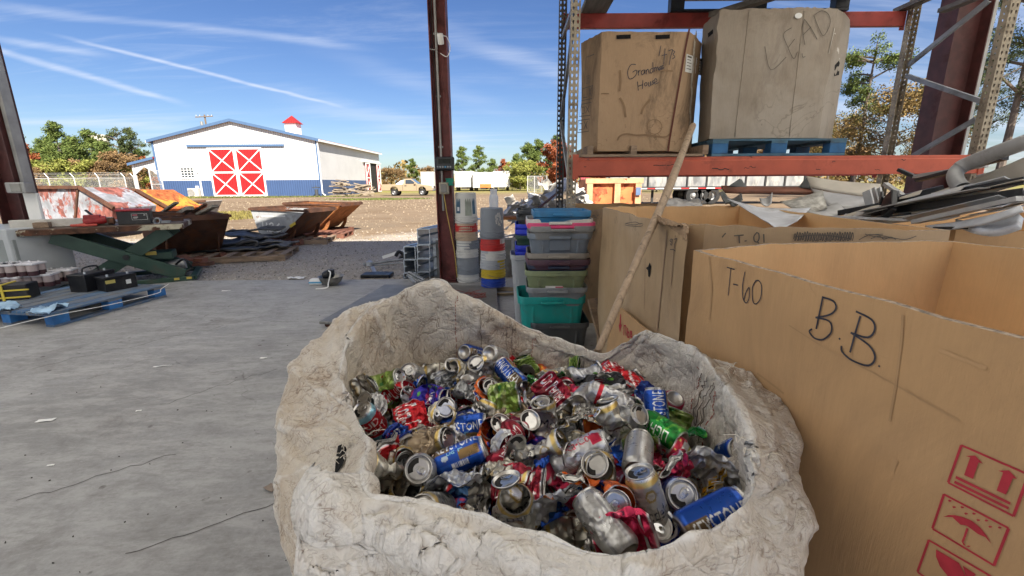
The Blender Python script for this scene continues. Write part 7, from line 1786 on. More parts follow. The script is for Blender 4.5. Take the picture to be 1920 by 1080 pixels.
# the crest is a crisp fold of thin cloth
cr_ = np.exp(-np.abs(rid - 5.) / .22)[:, None] * (.5 + .5 * SHc)[None, :] * (1 + 1.2 * pn(np.stack([np.cos(th_) * 9, np.sin(th_) * 9, th_ * 0 + 2], 1)))[None, :]
BG_[..., 2] += .007 * cr_
BG_[..., 2] = np.maximum(BG_[..., 2], .006)
bag = thing('bulk_bag', 'open dirty white woven bulk bag full of crushed drink cans', 'bag', (.02, .93, 0))
mb = MB(); mb.grid([tuple(p) for p in BG_.reshape(-1, 3)], NB, MR, 0, True)
m_bag = bag_mat()
bo = mb.build('sack', m_bag, bag, world=True, smooth=True)
def clean_attr(ob):
    me = ob.data; co = np.empty(len(me.vertices) * 3); me.vertices.foreach_get('co', co); co = co.reshape(-1, 3) + np.array(bag.location)
    inside = np.clip((co[:, 0] - .12) / .18, 0, 1) * np.clip((co[:, 1] - .45) / .25, 0, 1) * np.clip((1.35 - co[:, 1]) / .2, 0, 1)
    rim = np.clip((co[:, 1] - .2) / .1, 0, 1) * np.clip(1 - np.abs(pn(co * 3.1)) * 3, 0, 1) * np.clip((.75 - co[:, 1]) / .2, 0, 1) * .6
    a = me.attributes.new('clean', 'FLOAT', 'POINT'); a.data.foreach_set('value', np.clip(inside * (.55 + .6 * pn(co * 6)) + rim + np.repeat(np.exp(-np.abs(rid - 5.05) / .12), NB)[:len(co)].reshape(-1)[:len(co)] * .9 if len(co) == NB * MR else inside + rim, 0, 1))
clean_attr(bo)
# the folded-over front lip: a second layer with a free edge at the left
i0, i1 = int(NB * 13.2 / len(BS)), int(NB * 19.1 / len(BS)); r0 = int(np.searchsorted(rid, 5.05)); r1 = int(np.searchsorted(rid, 9.0))
nn_ = grid_normals(BG_); L = BG_[r0:r1, i0:i1].copy(); nl = nn_[r0:r1, i0:i1]
sgn = np.sign((nl[..., :2] * dirc[i0:i1][None]).sum(2) + nl[..., 2]); nl = nl * sgn[..., None]
u_ = np.linspace(0, 1, L.shape[1])[None, :]; v_ = np.linspace(0, 1, L.shape[0])[:, None]
Pf = L.reshape(-1, 3); wr = ((np.abs(pn(Pf * 9 + 50)) - np.abs(pn(Pf * 10 + 20))) * .010 + np.abs(pn(Pf * 30 + 50)) * .003).reshape(L.shape[:2])
cut = .90 + .05 * pn(np.stack([v_[:, 0] * 7, v_[:, 0] * 0, v_[:, 0] * 0 + 3], 1))[:, None] - .10 * np.sin(v_ * 3.0) ** 2 - .22 * v_ ** 2
off = .008 + .020 * np.clip(v_ * 6, 0, 1) * (.4 + .6 * u_) + .034 * np.exp(-((u_ - cut) / .12) ** 2) + wr
fade = np.clip(u_ / .12, 0, 1) * np.clip(v_ / .10, 0, 1) * np.clip((1 - v_) / .45, 0, 1)
L = L + nl * (off * fade)[..., None]
Lr = np.empty_like(L)
for j in range(L.shape[0]):
    x_ = np.linspace(0, float(np.clip(cut[j, 0], .6, 1)), L.shape[1])
    for c in range(3): Lr[j, :, c] = np.interp(x_, u_[0], L[j, :, c])
mb = MB(); mb.grid([tuple(p) for p in Lr.reshape(-1, 3)], L.shape[1], L.shape[0]); lo = mb.build('folded_lip', m_bag, bag, world=True, smooth=True, solid=.0015); clean_attr(lo)
# stitched seams and frayed threads
m_thr = mat('red brown thread', (.28, .08, .06), .8); m_thd = mat('dark thread', (.10, .075, .06), .8)
def seam(i, ra, rb, m, dash=True, sl=0.):
    mb = MB(); js = list(range(int(np.searchsorted(rid, ra)), int(np.searchsorted(rid, rb))))
    pts = [Vector(BG_[j, (i + int(sl * k)) % NB]) + (Vector((cen.x, cen.y, 0)) - Vector((*BG_[j, i % NB, :2], 0))).normalized() * .004 for k, j in enumerate(js)]
    sp_ = smoothline(pts, 2)
    if dash:
        for a in range(0, len(sp_) - 2, 3): mb.tube([sp_[a], sp_[a + 1], sp_[a + 2]], .0012, 4)
    else: mb.tube(sp_, .0010, 4)
    mb.build('stitching', m, bag, world=True)
def st(i): return int(NB * i / len(BS))
for k, (s_, m, d) in enumerate(((.45, m_thr, True), (1.0, m_thd, False), (1.5, m_thd, False), (1.62, m_thd, False), (2.0, m_thr, True), (7.25, m_thr, True), (7.5, m_thd, False), (7.68, m_thd, False), (7.86, m_thd, False), (8.04, m_thd, False), (8.25, m_thr, True))):
    seam(st(s_), 2.4, 4.2, m, d, .25 if s_ > 5 else .05)
m_fray = mat('pale fray thread', (.55, .50, .42), .8); r = random.Random(12)
bvh = BVHTree.FromPolygons([tuple(p) for p in BG_.reshape(-1, 3)], [(j * NB + i, j * NB + (i + 1) % NB, (j + 1) * NB + (i + 1) % NB, (j + 1) * NB + i) for j in range(MR - 1) for i in range(NB)])
def onbag(px, py, off=.007):
    d = ray(px, py).normalized(); h = bvh.ray_cast(Vector((0, 0, H)), d); return h[0] - d * off
q = [onbag(*p) for p in ((634, 836), (642, 832), (650, 840), (648, 858), (642, 872), (634, 884), (627, 892), (629, 868), (631, 850))]
q.append(onbag(639, 860, .006)); MB().add(q, [(i, (i + 1) % 9, 9) for i in range(9)]).build('torn_hole', MATS['hole shadow black'], bag, world=True)
for c_, nfr in ((onbag(648, 838), 26), (onbag(640, 875), 14), (onbag(1352, 700), 16), (onbag(1402, 850), 12)):
    mb = MB()
    for _ in range(nfr):
        a = c_ + Vector((r.gauss(0, .014), r.gauss(0, .014), r.uniform(.0, .02))); b = a + Vector((r.gauss(0, .014), r.gauss(0, .014), r.gauss(0, .008)))
        mb.tube([a, (a + b) / 2 + Vector((0, 0, .006)), b], .0007, 3)
    mb.build('frayed_edge', m_fray, bag, world=True)
# ================================================================== CANS
# lettering rasterised from the built-in font into small label arrays
TXT = {}
def text_masks(words):
    obs = {}
    for w in words:
        cu_ = bpy.data.curves.new('t', 'FONT'); cu_.body = w; cu_.size = 1; cu_.resolution_u = 3
        o = bpy.data.objects.new('t', cu_); COL.objects.link(o); obs[w] = o
    bpy.context.view_layer.update(); dg = bpy.context.evaluated_depsgraph_get()
    for w, o in obs.items():
        me = bpy.data.meshes.new_from_object(o.evaluated_get(dg)); me.calc_loop_triangles()
        V = np.array([v.co[:2] for v in me.vertices]); T = [tuple(t.vertices) for t in me.loop_triangles]
        mn, mx = V.min(0), V.max(0); V = (V - mn) / (mx - mn); Hh, Ww = 40, int(40 * (mx - mn)[0] / (mx - mn)[1]) + 2
        Mk = np.zeros((Hh, Ww), bool); yy, xx = np.mgrid[0:Hh, 0:Ww]; px_, py_ = (xx + .5) / Ww, (yy + .5) / Hh
        for t in T:
            a, b, c = V[list(t)]; d = (b[1] - c[1]) * (a[0] - c[0]) + (c[0] - b[0]) * (a[1] - c[1])
            if abs(d) < 1e-12: continue
            l1 = ((b[1] - c[1]) * (px_ - c[0]) + (c[0] - b[0]) * (py_ - c[1])) / d; l2 = ((c[1] - a[1]) * (px_ - c[0]) + (a[0] - c[0]) * (py_ - c[1])) / d
            Mk |= (l1 >= 0) & (l2 >= 0) & (l1 + l2 <= 1)
        TXT[w] = Mk
        bpy.data.meshes.remove(me); cu_ = o.data; bpy.data.objects.remove(o); bpy.data.curves.remove(cu_)
text_masks(['KEYSTONE', 'LIGHT', 'Coca-Cola', 'BUD', 'Modelo', 'Extra', 'Crush', 'SUNKIST', 'MONSTER', 'HYDRO', 'DIET', 'Dr Pepper', 'Natural', 'Especial', 'Strawberry', 'PURA', 'Punch'])
SIL = (.50, .50, .50)
def stamp(img, word, u0, u1, v0, v1, col, along='v', flip=False):
    """along 'v': text runs along the can axis; 'u': round the can"""
    M_ = TXT[word]; h, w = img.shape[:2]
    ys = np.arange(int(v0 * h), int(v1 * h)); xs = np.arange(int(u0 * w), int(u1 * w))
    if not len(ys) or not len(xs): return
    fy = (ys - ys[0] + .5) / len(ys); fx = (xs - xs[0] + .5) / len(xs)
    if along == 'v':
        a = np.clip((fy * M_.shape[1]).astype(int), 0, M_.shape[1] - 1); b = np.clip(((1 - fx) * M_.shape[0]).astype(int), 0, M_.shape[0] - 1)
        if flip: a = M_.shape[1] - 1 - a; b = M_.shape[0] - 1 - b
        m = M_[b[None, :], a[:, None]]
    else:
        a = np.clip((fx * M_.shape[1]).astype(int), 0, M_.shape[1] - 1); b = np.clip((fy * M_.shape[0]).astype(int), 0, M_.shape[0] - 1)
        if flip: a = M_.shape[1] - 1 - a; b = M_.shape[0] - 1 - b
        m = M_[b[:, None], a[None, :]]
    sub = img[ys[0]:ys[-1] + 1, xs[0]:xs[-1] + 1]; sub[m] = col
def art(design, w=160, h=110):
    """label art: rows = along the axis (0 bottom), columns = round the can"""
    im = np.zeros((h, w, 3)); u = (np.arange(w) + .5)[None, :] / w + np.zeros((h, 1)); v = (np.arange(h) + .5)[:, None] / h + np.zeros((1, w))
    def fill(c): im[:] = c
    def m(mask, c): im[mask] = c
    wv = lambda f, p=0: np.sin(2 * np.pi * (u * f + p))
    nz = pn(np.stack([u.ravel() * 6, v.ravel() * 6, u.ravel() * 0 + len(design)], 1)).reshape(h, w)
    WH = (.74, .74, .74)
    if design == 'keystone':
        fill((.010, .065, .36)); m(np.abs((u * 2) % 1 - .99) < .05, (.02, .11, .50))
        m((u % .5 > .14) & (u % .5 < .34) & (v < .36) & (u < .5), (.13, .085, .045)); m((u > .36) & (u < .47) & (v > .52) & (v < .93), (.24, .15, .06))
        for k in (0., .5): stamp(im, 'KEYSTONE', .15 + k, .33 + k, .08, .94, (.66, .68, .70), 'v', k > .3)
        stamp(im, 'LIGHT', .345, .385, .3, .62, (.25, .5, .62), 'v'); stamp(im, 'LIGHT', .845, .90, .3, .62, (.25, .5, .62), 'v')
        m((u > .475) & (u < .545) & (v > .34) & (v < .66) & ((v * 100).astype(int) % 3 > 0), WH); m((((u - .40) / .03) ** 2 + ((v - .24) / .07) ** 2) < 1, (.40, .48, .58))
    elif design == 'coke':
        fill((.46, .012, .020)); m(np.abs(u - .5 - .10 * np.sin(v * 5)) < .018, WH)
        for k in (.06, .56): stamp(im, 'Coca-Cola', k, k + .26, .08, .95, (.80, .78, .77), 'v')
    elif design == 'modelo':
        fill((.43, .42, .39)); m((v > .90) | (v < .06), (.50, .36, .12)); m(((u * 2) % 1 - .5) ** 2 / .012 + (v - .74) ** 2 / .010 < 1, (.36, .26, .10)); m(((u * 2) % 1 - .5) ** 2 / .005 + (v - .74) ** 2 / .004 < 1, (.60, .56, .50))
        for k in (.08, .58): stamp(im, 'Modelo', k, k + .34, .36, .56, (.02, .025, .05), 'u'); stamp(im, 'Especial', k + .06, k + .28, .22, .29, (.30, .2, .08), 'u')
    elif design == 'bud':
        fill((.44, .015, .025)); m(v > .82, (.25, .50, .62)); m(v < .30, (.16, .42, .58))
        for k in (.05, .55): stamp(im, 'BUD', k, k + .30, .60, .78, WH, 'u'); stamp(im, 'LIGHT', k, k + .36, .38, .55, WH, 'u'); stamp(im, 'Extra', k + .03, k + .3, .12, .26, (.5, .02, .03), 'u')
    elif design == 'green':
        fill((.015, .23, .04)); m(nz > .18, (.10, .38, .05))
        for k in (.1, .6): stamp(im, 'LIGHT', k, k + .16, .2, .8, WH, 'v')
    elif design == 'lime':
        fill((.20, .30, .06)); m(nz > .05, (.34, .42, .16)); m(nz < -.22, (.04, .16, .04))
    elif design == 'orange':
        fill((.55, .10, .012)); m((((u * 2) % 1 - .5) / .26) ** 2 + ((v - .52) / .20) ** 2 < 1, (.015, .03, .22)); m(nz > .28, (.62, .26, .02))
        for k in (.08, .58): stamp(im, 'Crush', k, k + .34, .42, .62, WH, 'u')
    elif design == 'strawberry':
        fill((.45, .02, .07)); m(nz > .2, (.60, .10, .16))
        for k in (.08, .58): stamp(im, 'Crush', k, k + .30, .45, .62, (.10, .02, .05), 'u'); stamp(im, 'Strawberry', k, k + .3, .24, .34, WH, 'u')
    elif design == 'whitered':
        fill((.48, .46, .46)); m(v < .14, (.42, .02, .05)); m(nz > .22, (.50, .03, .06)); m(nz < -.25, (.42, .40, .10))
        stamp(im, 'Strawberry', .1, .5, .4, .56, (.12, .02, .04), 'u'); stamp(im, 'Strawberry', .6, .98, .4, .56, (.12, .02, .04), 'u')
    elif design == 'monster':
        fill((.46, .47, .48)); 
        for k, a in enumerate((-.13, 0, .13)): m((np.abs(((u * 2) % 1) - .5 - a * (1.1 - .5 * v) - .02 * np.sin(v * 26 + k)) < .035 * np.clip(1.1 - np.abs(v - .55) * 2.2, 0, 1)), (.10, .13, .26))
        for k in (.08, .58): stamp(im, 'HYDRO', k, k + .3, .10, .17, (.08, .09, .1), 'u')
    elif design == 'diet':
        fill((.48, .48, .49)); m((np.abs(u - .25) < .06) & (v > .78), (.45, .02, .06))
        for k in (.10, .60): stamp(im, 'DIET', k, k + .16, .62, .74, (.30, .3, .3), 'u'); stamp(im, 'Coca-Cola', k + .02, k + .16, .15, .9, (.45, .03, .06), 'v')
        m((u > .38) & (u < .50) & (v > .12) & (v < .38) & ((u * 150).astype(int) % 3 > 0), WH); m((u > .50) & (u < .58) & (v > .1) & (v < .6), (.10, .11, .15))
    elif design == 'yellow':
        fill((.58, .36, .02)); m(nz > .25, (.66, .50, .10)); m((v < .3) & (np.abs(wv(1)) > .8), WH)
        for k in (.1, .6): stamp(im, 'Punch', k, k + .28, .46, .62, (.14, .03, .20), 'u'); stamp(im, 'Crush', k, k + .28, .66, .78, (.14, .03, .20), 'u')
    elif design == 'pepper':
        fill((.24, .010, .028))
        for k in (.1, .6): stamp(im, 'Dr Pepper', k, k + .24, .12, .9, (.74, .72, .72), 'v')
    elif design == 'navy':
        fill((.012, .03, .18)); m(nz > .2, (.02, .10, .36)); m(v > .93, WH)
        for k in (.1, .6): stamp(im, 'Natural', k, k + .30, .5, .64, WH, 'u'); stamp(im, 'LIGHT', k + .05, k + .24, .32, .42, (.5, .03, .05), 'u')
    elif design == 'natural':
        fill((.46, .47, .50)); m((u > .55) & (u < .85), (.03, .12, .36)); m((((u * 2) % 1 - .5) / .16) ** 2 + ((v - .72) / .10) ** 2 < 1, (.45, .16, .04))
        for k in (.05, .56): stamp(im, 'PURA', k, k + .16, .15, .62, (.03, .04, .10), 'v')
    elif design == 'extra':
        fill((.10, .24, .52)); m(v > .5, (.42, .40, .36)); m((((u * 2) % 1 - .5) / .16) ** 2 + ((v - .55) / .09) ** 2 < 1, (.42, .18, .03))
        for k in (.05, .56): stamp(im, 'Extra', k, k + .32, .70, .84, (.03, .03, .05), 'u'); stamp(im, 'Natural', k + .08, k + .3, .24, .36, (.6, .64, .7), 'u')
    elif design == 'purple':
        fill((.030, .022, .26)); m(nz > .18, (.30, .02, .10)); m(nz < -.28, (.06, .20, .05))
        for k in (.08, .58): stamp(im, 'SUNKIST', k, k + .34, .5, .66, WH, 'u')
    elif design == 'whitegold':
        fill((.40, .38, .33)); m(nz > .2, (.36, .28, .16)); m(v > .88, (.48, .34, .10)); m(np.abs(v - .5) < .02, (.10, .06, .05))
    elif design == 'grey':
        fill((.30, .31, .32)); m(np.abs(nz) < .05, (.12, .12, .13)); m(v > .9, (.40, .30, .12))
    elif design == 'silver':
        fill((.42, .42, .42)); m(np.abs(wv(3, .2)) > .97, (.30, .30, .32))
    elif design == 'silverred':
        fill((.46, .46, .47)); m((np.abs(v - .30) < .05), (.45, .015, .03)); m((v > .6) & (nz > .15), (.15, .15, .17))
    elif design == 'black':
        fill((.02, .02, .025)); m(nz > .25, (.10, .28, .04)); m(v > .92, SIL)
    elif design == 'tan':
        fill((.36, .28, .19)); m(nz > .15, (.5, .45, .38)); m(v > .88, (.45, .32, .10)); m(np.abs(wv(2)) < .06, (.05, .04, .04))
    im[-4:] = SIL; im[:2] = SIL
    return im
def can_mat():
    t = NT('printed can'); a = t.n('ShaderNodeAttribute'); a.attribute_name = 'label_ink'; co = t.coord()
    n = t.noise(co, 30, 6, .7, .6)
    c = t.mix(t.ramp(n, .52, .78, 0, .55), a.outputs['Color'], (.085, .065, .045))
    t.set(base=c, metal=.70, rough=t.ramp(n, .3, .75, .24, .50), spec=.6)
    t.bump(t.noise(co, 75, 5, .7), .12, .002); return t.m
m_can = can_mat()
m_end = mat('can end aluminium', (.47, .46, .445), .30, .95, var=.15, vs=40, dirt=.35, dcol=(.30, .24, .18), ds=30)
m_tab = mat('can tab', (.45, .45, .45), .26, 1., var=.05)
m_hole = mat('can inside', (.012, .010, .009), .8)
CH, CRR, CSC = .122, .0331, .84
def PROFN(q): return [(.0250, .0), (.0290, .0035), (.0316, .007), (.0330, .011)] + [(.0331, .011 + .092 * k / q) for k in range(1, q + 1)] + [(.0322, .1065), (.0300, .1120), (.0280, .1160), (.0270, .1178)]
def fac(p):
    a = (np.abs(pn(p)) - np.abs(pn(p * 1.17 + 41))) * 2.0; return a + .16 * (np.abs(pn(p * 2.3 + 7)) - np.abs(pn(p * 2.5 + 19))) * 2.0
def deformer(kind, seed, H_):
    r = np.random.RandomState(seed); ph = r.uniform(0, 6.28); s0 = r.uniform(.35, .65)
    def base(P):
        P = P.copy(); s = P[:, 2] / H_; mid = np.clip(1 - np.abs(s - .5) / .5, 0, 1) ** .8
        return P, s, mid
    def ident(P): return P
    def dent(P):
        P, s, mid = base(P); a = np.arctan2(P[:, 1], P[:, 0])
        w = np.exp(-((s - s0) / .22) ** 2) * np.clip(np.cos(a - ph), 0, 1) ** 2
        rr = np.hypot(P[:, 0], P[:, 1]); k = 1 - .55 * w; P[:, 0] *= k; P[:, 1] *= k; cr_ = np.abs(pn(P * 48 + seed) + .3 * pn(P * 110 + seed)) * .0075 * mid
        P[:, :2] *= (1 - cr_ / .033)[:, None]; return P
    def pinch(P):                         # flattened across the middle
        P, s, mid = base(P); f = .80 * np.exp(-((s - s0) / .30) ** 4) ; c, d = math.cos(ph), math.sin(ph)
        x = P[:, 0] * c + P[:, 1] * d; y = -P[:, 0] * d + P[:, 1] * c; y = y * (1 - f); x = x * (1 + .42 * f)
        y += .010 * f * np.sin(x * 90 + seed) + .011 * mid * fac(np.stack([x, y, P[:, 2]], 1) * 33 + seed)
        x += .007 * mid * pn(np.stack([x, y, P[:, 2]], 1) * 45 + seed + 9)
        bend_ = r.uniform(-.9, .9); z = P[:, 2]; t = np.clip(s - s0 + .15, 0, 1) * bend_
        y2 = y * np.cos(t) + (z - s0 * H_) * np.sin(t); z2 = -y * np.sin(t) + (z - s0 * H_) * np.cos(t) + s0 * H_
        return np.stack([x * c - y2 * d, x * d + y2 * c, z2], 1)
    def squash(P):                        # stamped short: ends pushed together
        P, s, mid = base(P); k = r.uniform(.34, .5); a = np.arctan2(P[:, 1], P[:, 0])
        ridge_ = .0080 * mid * np.sin(s * 22 + 2.5 * np.sin(a * 2 + ph)); rr = np.hypot(P[:, 0], P[:, 1]) + 1e-9
        n_ = .009 * mid * fac(P * 36 + seed); g_ = (rr + ridge_ + n_) / rr
        P[:, 0] *= g_; P[:, 1] *= g_; P[:, 2] *= k; sh = r.uniform(-.016, .016, 2); P[:, :2] += sh * s[:, None]
        til = r.uniform(-.7, .7) * s; z0 = P[:, 2].copy(); P[:, 2] += P[:, 0] * np.sin(til) ; return P
    def flat(P):                          # run over: flat all along
        P, s, mid = base(P); f = np.where(s > .9, .74, np.where(s < .06, .70, .86)); c, d = math.cos(ph), math.sin(ph)
        x = P[:, 0] * c + P[:, 1] * d; y = -P[:, 0] * d + P[:, 1] * c; x = x * (1 + .40 * f); y = y * (1 - f)
        y += .012 * fac(np.stack([x, y * .3, P[:, 2]], 1) * 27 + seed) + .006 * np.sin(P[:, 2] * 60 + ph)
        x += .006 * pn(np.stack([x, y, P[:, 2]], 1) * 40 + seed + 5); P[:, 2] *= r.uniform(.72, .95)
        return np.stack([x * c - y * d, x * d + y * c, P[:, 2]], 1)
    return {'ok': ident, 'dent': dent, 'pinch': pinch, 'squash': squash, 'flat': flat}[kind]
CAN_CACHE = {}
def can_meshes(design, kind, seed, tall=1.0, nu=64, opened=True):
    key = (design, kind, seed, tall, nu)
    if key in CAN_CACHE: return CAN_CACHE[key]
    H_ = CH * tall; D = deformer(kind, seed, H_)
    def fin(verts, faces, mats, mi=None, smooth=True, name='x'):
        V = D(np.array(verts, float)); V[:, 2] -= H_ * (.5 if kind != 'squash' else .22); V *= CSC
        me = bpy.data.meshes.new(name); me.from_pydata([tuple(p) for p in V], [], faces)
        for m in mats: me.materials.append(m)
        if mi: me.polygons.foreach_set('material_index', mi)
        me.polygons.foreach_set('use_smooth', [smooth] * len(faces)); me.update()
        if name == 'can_body' and kind != 'ok': me.set_sharp_from_angle(angle=rad(24))
        return me, V
    prof = [(r_, z * tall) for r_, z in PROFN(22 if nu < 64 else 64)]; vs = []; n = nu
    for r_, z in prof:
        for j in range(n): a = 2 * math.pi * j / n; vs.append((r_ * math.cos(a), r_ * math.sin(a), z))
    k = len(prof); fs = [(i * n + j, i * n + (j + 1) % n, (i + 1) * n + (j + 1) % n, (i + 1) * n + j) for i in range(k - 1) for j in range(n)]
    body, V0 = fin(vs, fs, [m_can], name='can_body')
    im = art(design); h, w = im.shape[:2]
    ca = body.color_attributes.new('label_ink', 'FLOAT_COLOR', 'CORNER')
    # per-corner colour from the art at each corner
    cu_, cv_ = [], []
    zmax = prof[-1][1]
    for f in fs:
        for idx, vi in enumerate(f):
            i, j = divmod(vi, n); jj = j if not (j == 0 and idx in (1, 2)) else n
            cu_.append(jj / n); cv_.append(prof[i][1] / zmax)
    uu = np.clip((np.array(cu_) * w).astype(int), 0, w - 1); vv = np.clip((np.array(cv_) * h).astype(int), 0, h - 1)
    colr = np.concatenate([im[vv, uu], np.ones((len(uu), 1))], 1).astype(np.float32); ca.data.foreach_set('color', colr.ravel())
    # dome
    m_ = 40; pr = [(.0252, .0002), (.0238, -.0006), (.0222, .0012), (.019, .0052), (.012, .0088), (.0001, .0102)]; vs = [(a * math.cos(2 * math.pi * j / m_), a * math.sin(2 * math.pi * j / m_), z) for a, z in pr for j in range(m_)]
    fs = [(i * m_ + j, (i + 1) * m_ + j, (i + 1) * m_ + (j + 1) % m_, i * m_ + (j + 1) % m_) for i in range(len(pr) - 1) for j in range(m_)]
    base_, _ = fin(vs, fs, [m_end], name='can_base')
    # lid
    zt = prof[-1][1]; pr = [(.0268, zt - .0005), (.0284, zt + .0018), (.0283, zt + .0032), (.0270, zt + .0036), (.0260, zt + .0028), (.0252, zt - .0025), (.0240, zt - .0032), (.0228, zt - .0012), (.019, zt - .0012), (.012, zt - .0014), (.0001, zt - .0014)]
    vs = [(a * math.cos(2 * math.pi * j / m_), a * math.sin(2 * math.pi * j / m_), z) for a, z in pr for j in range(m_)]; fs, mi = [], []
    for i in range(len(pr) - 1):
        for j in range(m_):
            fs.append((i * m_ + j, i * m_ + (j + 1) % m_, (i + 1) * m_ + (j + 1) % m_, (i + 1) * m_ + j))
            a = 2 * math.pi * (j + .5) / m_; rm = (pr[i][0] + pr[i + 1][0]) / 2
            mi.append(1 if opened and i in (7, 8) and math.cos(a) > .62 else 0)
    lid, _ = fin(vs, fs, [m_end, m_hole], mi, name='can_lid')
    # tab
    tb_ = [(-.016, 0), (-.0145, .0055), (-.009, .0078), (-.002, .0072), (.004, .0055), (.0075, .0030), (.0075, -.0030), (.004, -.0055), (-.002, -.0072), (-.009, -.0078), (-.0145, -.0055)]
    hl_ = [(-.0125, 0), (-.0115, .0032), (-.009, .0042), (-.006, .0040), (-.0045, .0030), (-.004, .0010), (-.004, -.0010), (-.0045, -.0030), (-.006, -.0040), (-.009, -.0042), (-.0115, -.0032)]
    vs = [(x, y, zt + .0006) for x, y in tb_] + [(x, y, zt + .0012) for x, y in hl_]; kk = len(tb_)
    fs = [(i, (i + 1) % kk, kk + (i + 1) % kk, kk + i) for i in range(kk)]
    vs += [(.003 + .0022 * math.cos(a), .0022 * math.sin(a), zt + .002) for a in np.linspace(0, 6.28, 8, endpoint=False)]; fs.append(tuple(range(2 * kk, 2 * kk + 8)))
    tab, _ = fin(vs, fs, [m_tab], name='pull_tab', smooth=False)
    CAN_CACHE[key] = (body, base_, lid, tab, V0); return CAN_CACHE[key]
def Rquat(axis, roll):
    """rotation that lays the can axis (z) along axis, rolled about it"""
    return Vector(axis).normalized().to_track_quat('Z', 'Y').to_matrix() @ Rz(roll)
# height field of the pile
HX0, HY0, HC = -.62, .30, .005; HNX, HNY = 240, 260
HM = np.full((HNY, HNX), .60)
def rest(V, R, x, y, soft=.010):
    W = V @ np.array(R).T; ix = np.clip(((W[:, 0] + x - HX0) / HC).astype(int), 0, HNX - 1); iy = np.clip(((W[:, 1] + y - HY0) / HC).astype(int), 0, HNY - 1)
    lo = W[:, 2] < np.median(W[:, 2]); d = HM[iy[lo], ix[lo]] - W[lo, 2]
    return float(np.percentile(d, 88)) - soft, W, ix, iy
def settle(W, z, ix, iy):
    np.maximum.at(HM, (iy, ix), W[:, 2] + z)
    for dy, dx in ((0, 1), (1, 0), (0, -1), (-1, 0)): np.maximum.at(HM, (np.clip(iy + dy, 0, HNY - 1), np.clip(ix + dx, 0, HNX - 1)), W[:, 2] + z - .003)
INN = [Vector((p[0], p[1])) for p in (cen3 + (inn - cen3) * .985)[::8]]
def inside(x, y, mg=0.):
    c = False; n = len(INN); cx_, cy_ = cen.x, cen.y; x = cx_ + (x - cx_) * (1 + mg); y = cy_ + (y - cy_) * (1 + mg)
    for i in range(n):
        a, b = INN[i], INN[i - 1]
        if (a.y > y) != (b.y > y) and x < (b.x - a.x) * (y - a.y) / (b.y - a.y) + a.x: c = not c
    return c
PLACED = []
def link_can(meshes, label, group, loc, R, parts=True, tab=True):
    body, base_, lid, tb_, V = meshes
    t = bpy.data.objects.new('drink_can', None); t.empty_display_size = .03; COL.objects.link(t); t.location = loc; t.rotation_euler = R.to_euler()
    tag(t, label, 'can', group)
    for nm, me in (('can_body', body), ('can_base', base_), ('can_lid', lid)):
        o = bpy.data.objects.new(nm, me); COL.objects.link(o); o.parent = t
        if nm == 'can_lid' and tab: q = bpy.data.objects.new('pull_tab', tb_); COL.objects.link(q); q.parent = o
    return t
rc = random.Random(77)
# ---- fill: crushed cans dropped one on another
FD = [('modelo', 9), ('whitegold', 4), ('silver', 6), ('grey', 6), ('keystone', 7), ('coke', 8), ('pepper', 5), ('tan', 6), ('navy', 4), ('black', 4), ('strawberry', 3), ('natural', 4), ('whitered', 3), ('lime', 3), ('orange', 2), ('green', 1), ('purple', 2), ('diet', 3)]
DW = {'modelo': 'white and gold', 'whitegold': 'pale gold marked', 'silver': 'plain silver', 'grey': 'dull grey', 'keystone': 'blue', 'coke': 'bright red', 'pepper': 'dark maroon', 'tan': 'tan and gold', 'navy': 'navy blue', 'black': 'black', 'strawberry': 'pinkish red', 'natural': 'white and blue', 'whitered': 'white and red', 'lime': 'lime green', 'orange': 'orange', 'green': 'bright green', 'purple': 'purple blue', 'diet': 'silver printed', 'bud': 'red and light blue', 'monster': 'white clawed', 'yellow': 'yellow', 'extra': 'light blue', 'silverred': 'silver red striped'}
KW = {'ok': 'intact', 'dent': 'dented', 'pinch': 'pinched', 'squash': 'stamped short', 'flat': 'flattened'}
kinds = ['pinch', 'flat', 'squash', 'flat', 'pinch', 'dent', 'flat']
FP = []
for d, w in FD:
    for j in range(2 if w < 6 else 3): FP += [(d, rc.choice(kinds), rc.randint(0, 999))] * (w // (2 if w < 6 else 3) + 1)
FILL = []
tries = 0
LVL = lambda x, y: .755 + .020 * math.exp(-((x - .02) ** 2 + (y - 1.18) ** 2) / .03)
while len(FILL) < 300 and tries < 7000:
    tries += 1
    best = None
    spec = rc.choice(FP)
    ms = can_meshes(*spec, 1.0, 40); V = ms[4][::3]
    for _ in range(5):
        x, y = rc.uniform(-.5, .52), rc.uniform(.38, 1.42)
        if not inside(x, y, .10): continue
        up = rc.gauss(0, .38); a = rc.uniform(0, 6.28)
        if rc.random() < .16: up = rc.choice((-1.6, 1.6, 1.1))
        R = Rquat((math.cos(a), math.sin(a) * 1.0, up), rc.uniform(0, 6.28)); z, W, ix, iy = rest(V, R, x, y)
        zt = z + np.percentile(W[:, 2], 90)
        if zt > LVL(x, y): continue
        if best is None or z < best[0]: best = (z, x, y, R, W, ix, iy)
    if best is None: continue
    z, x, y, R, W, ix, iy = best; settle(W, z, ix, iy); FILL.append((spec, ms, (x, y, z), R))
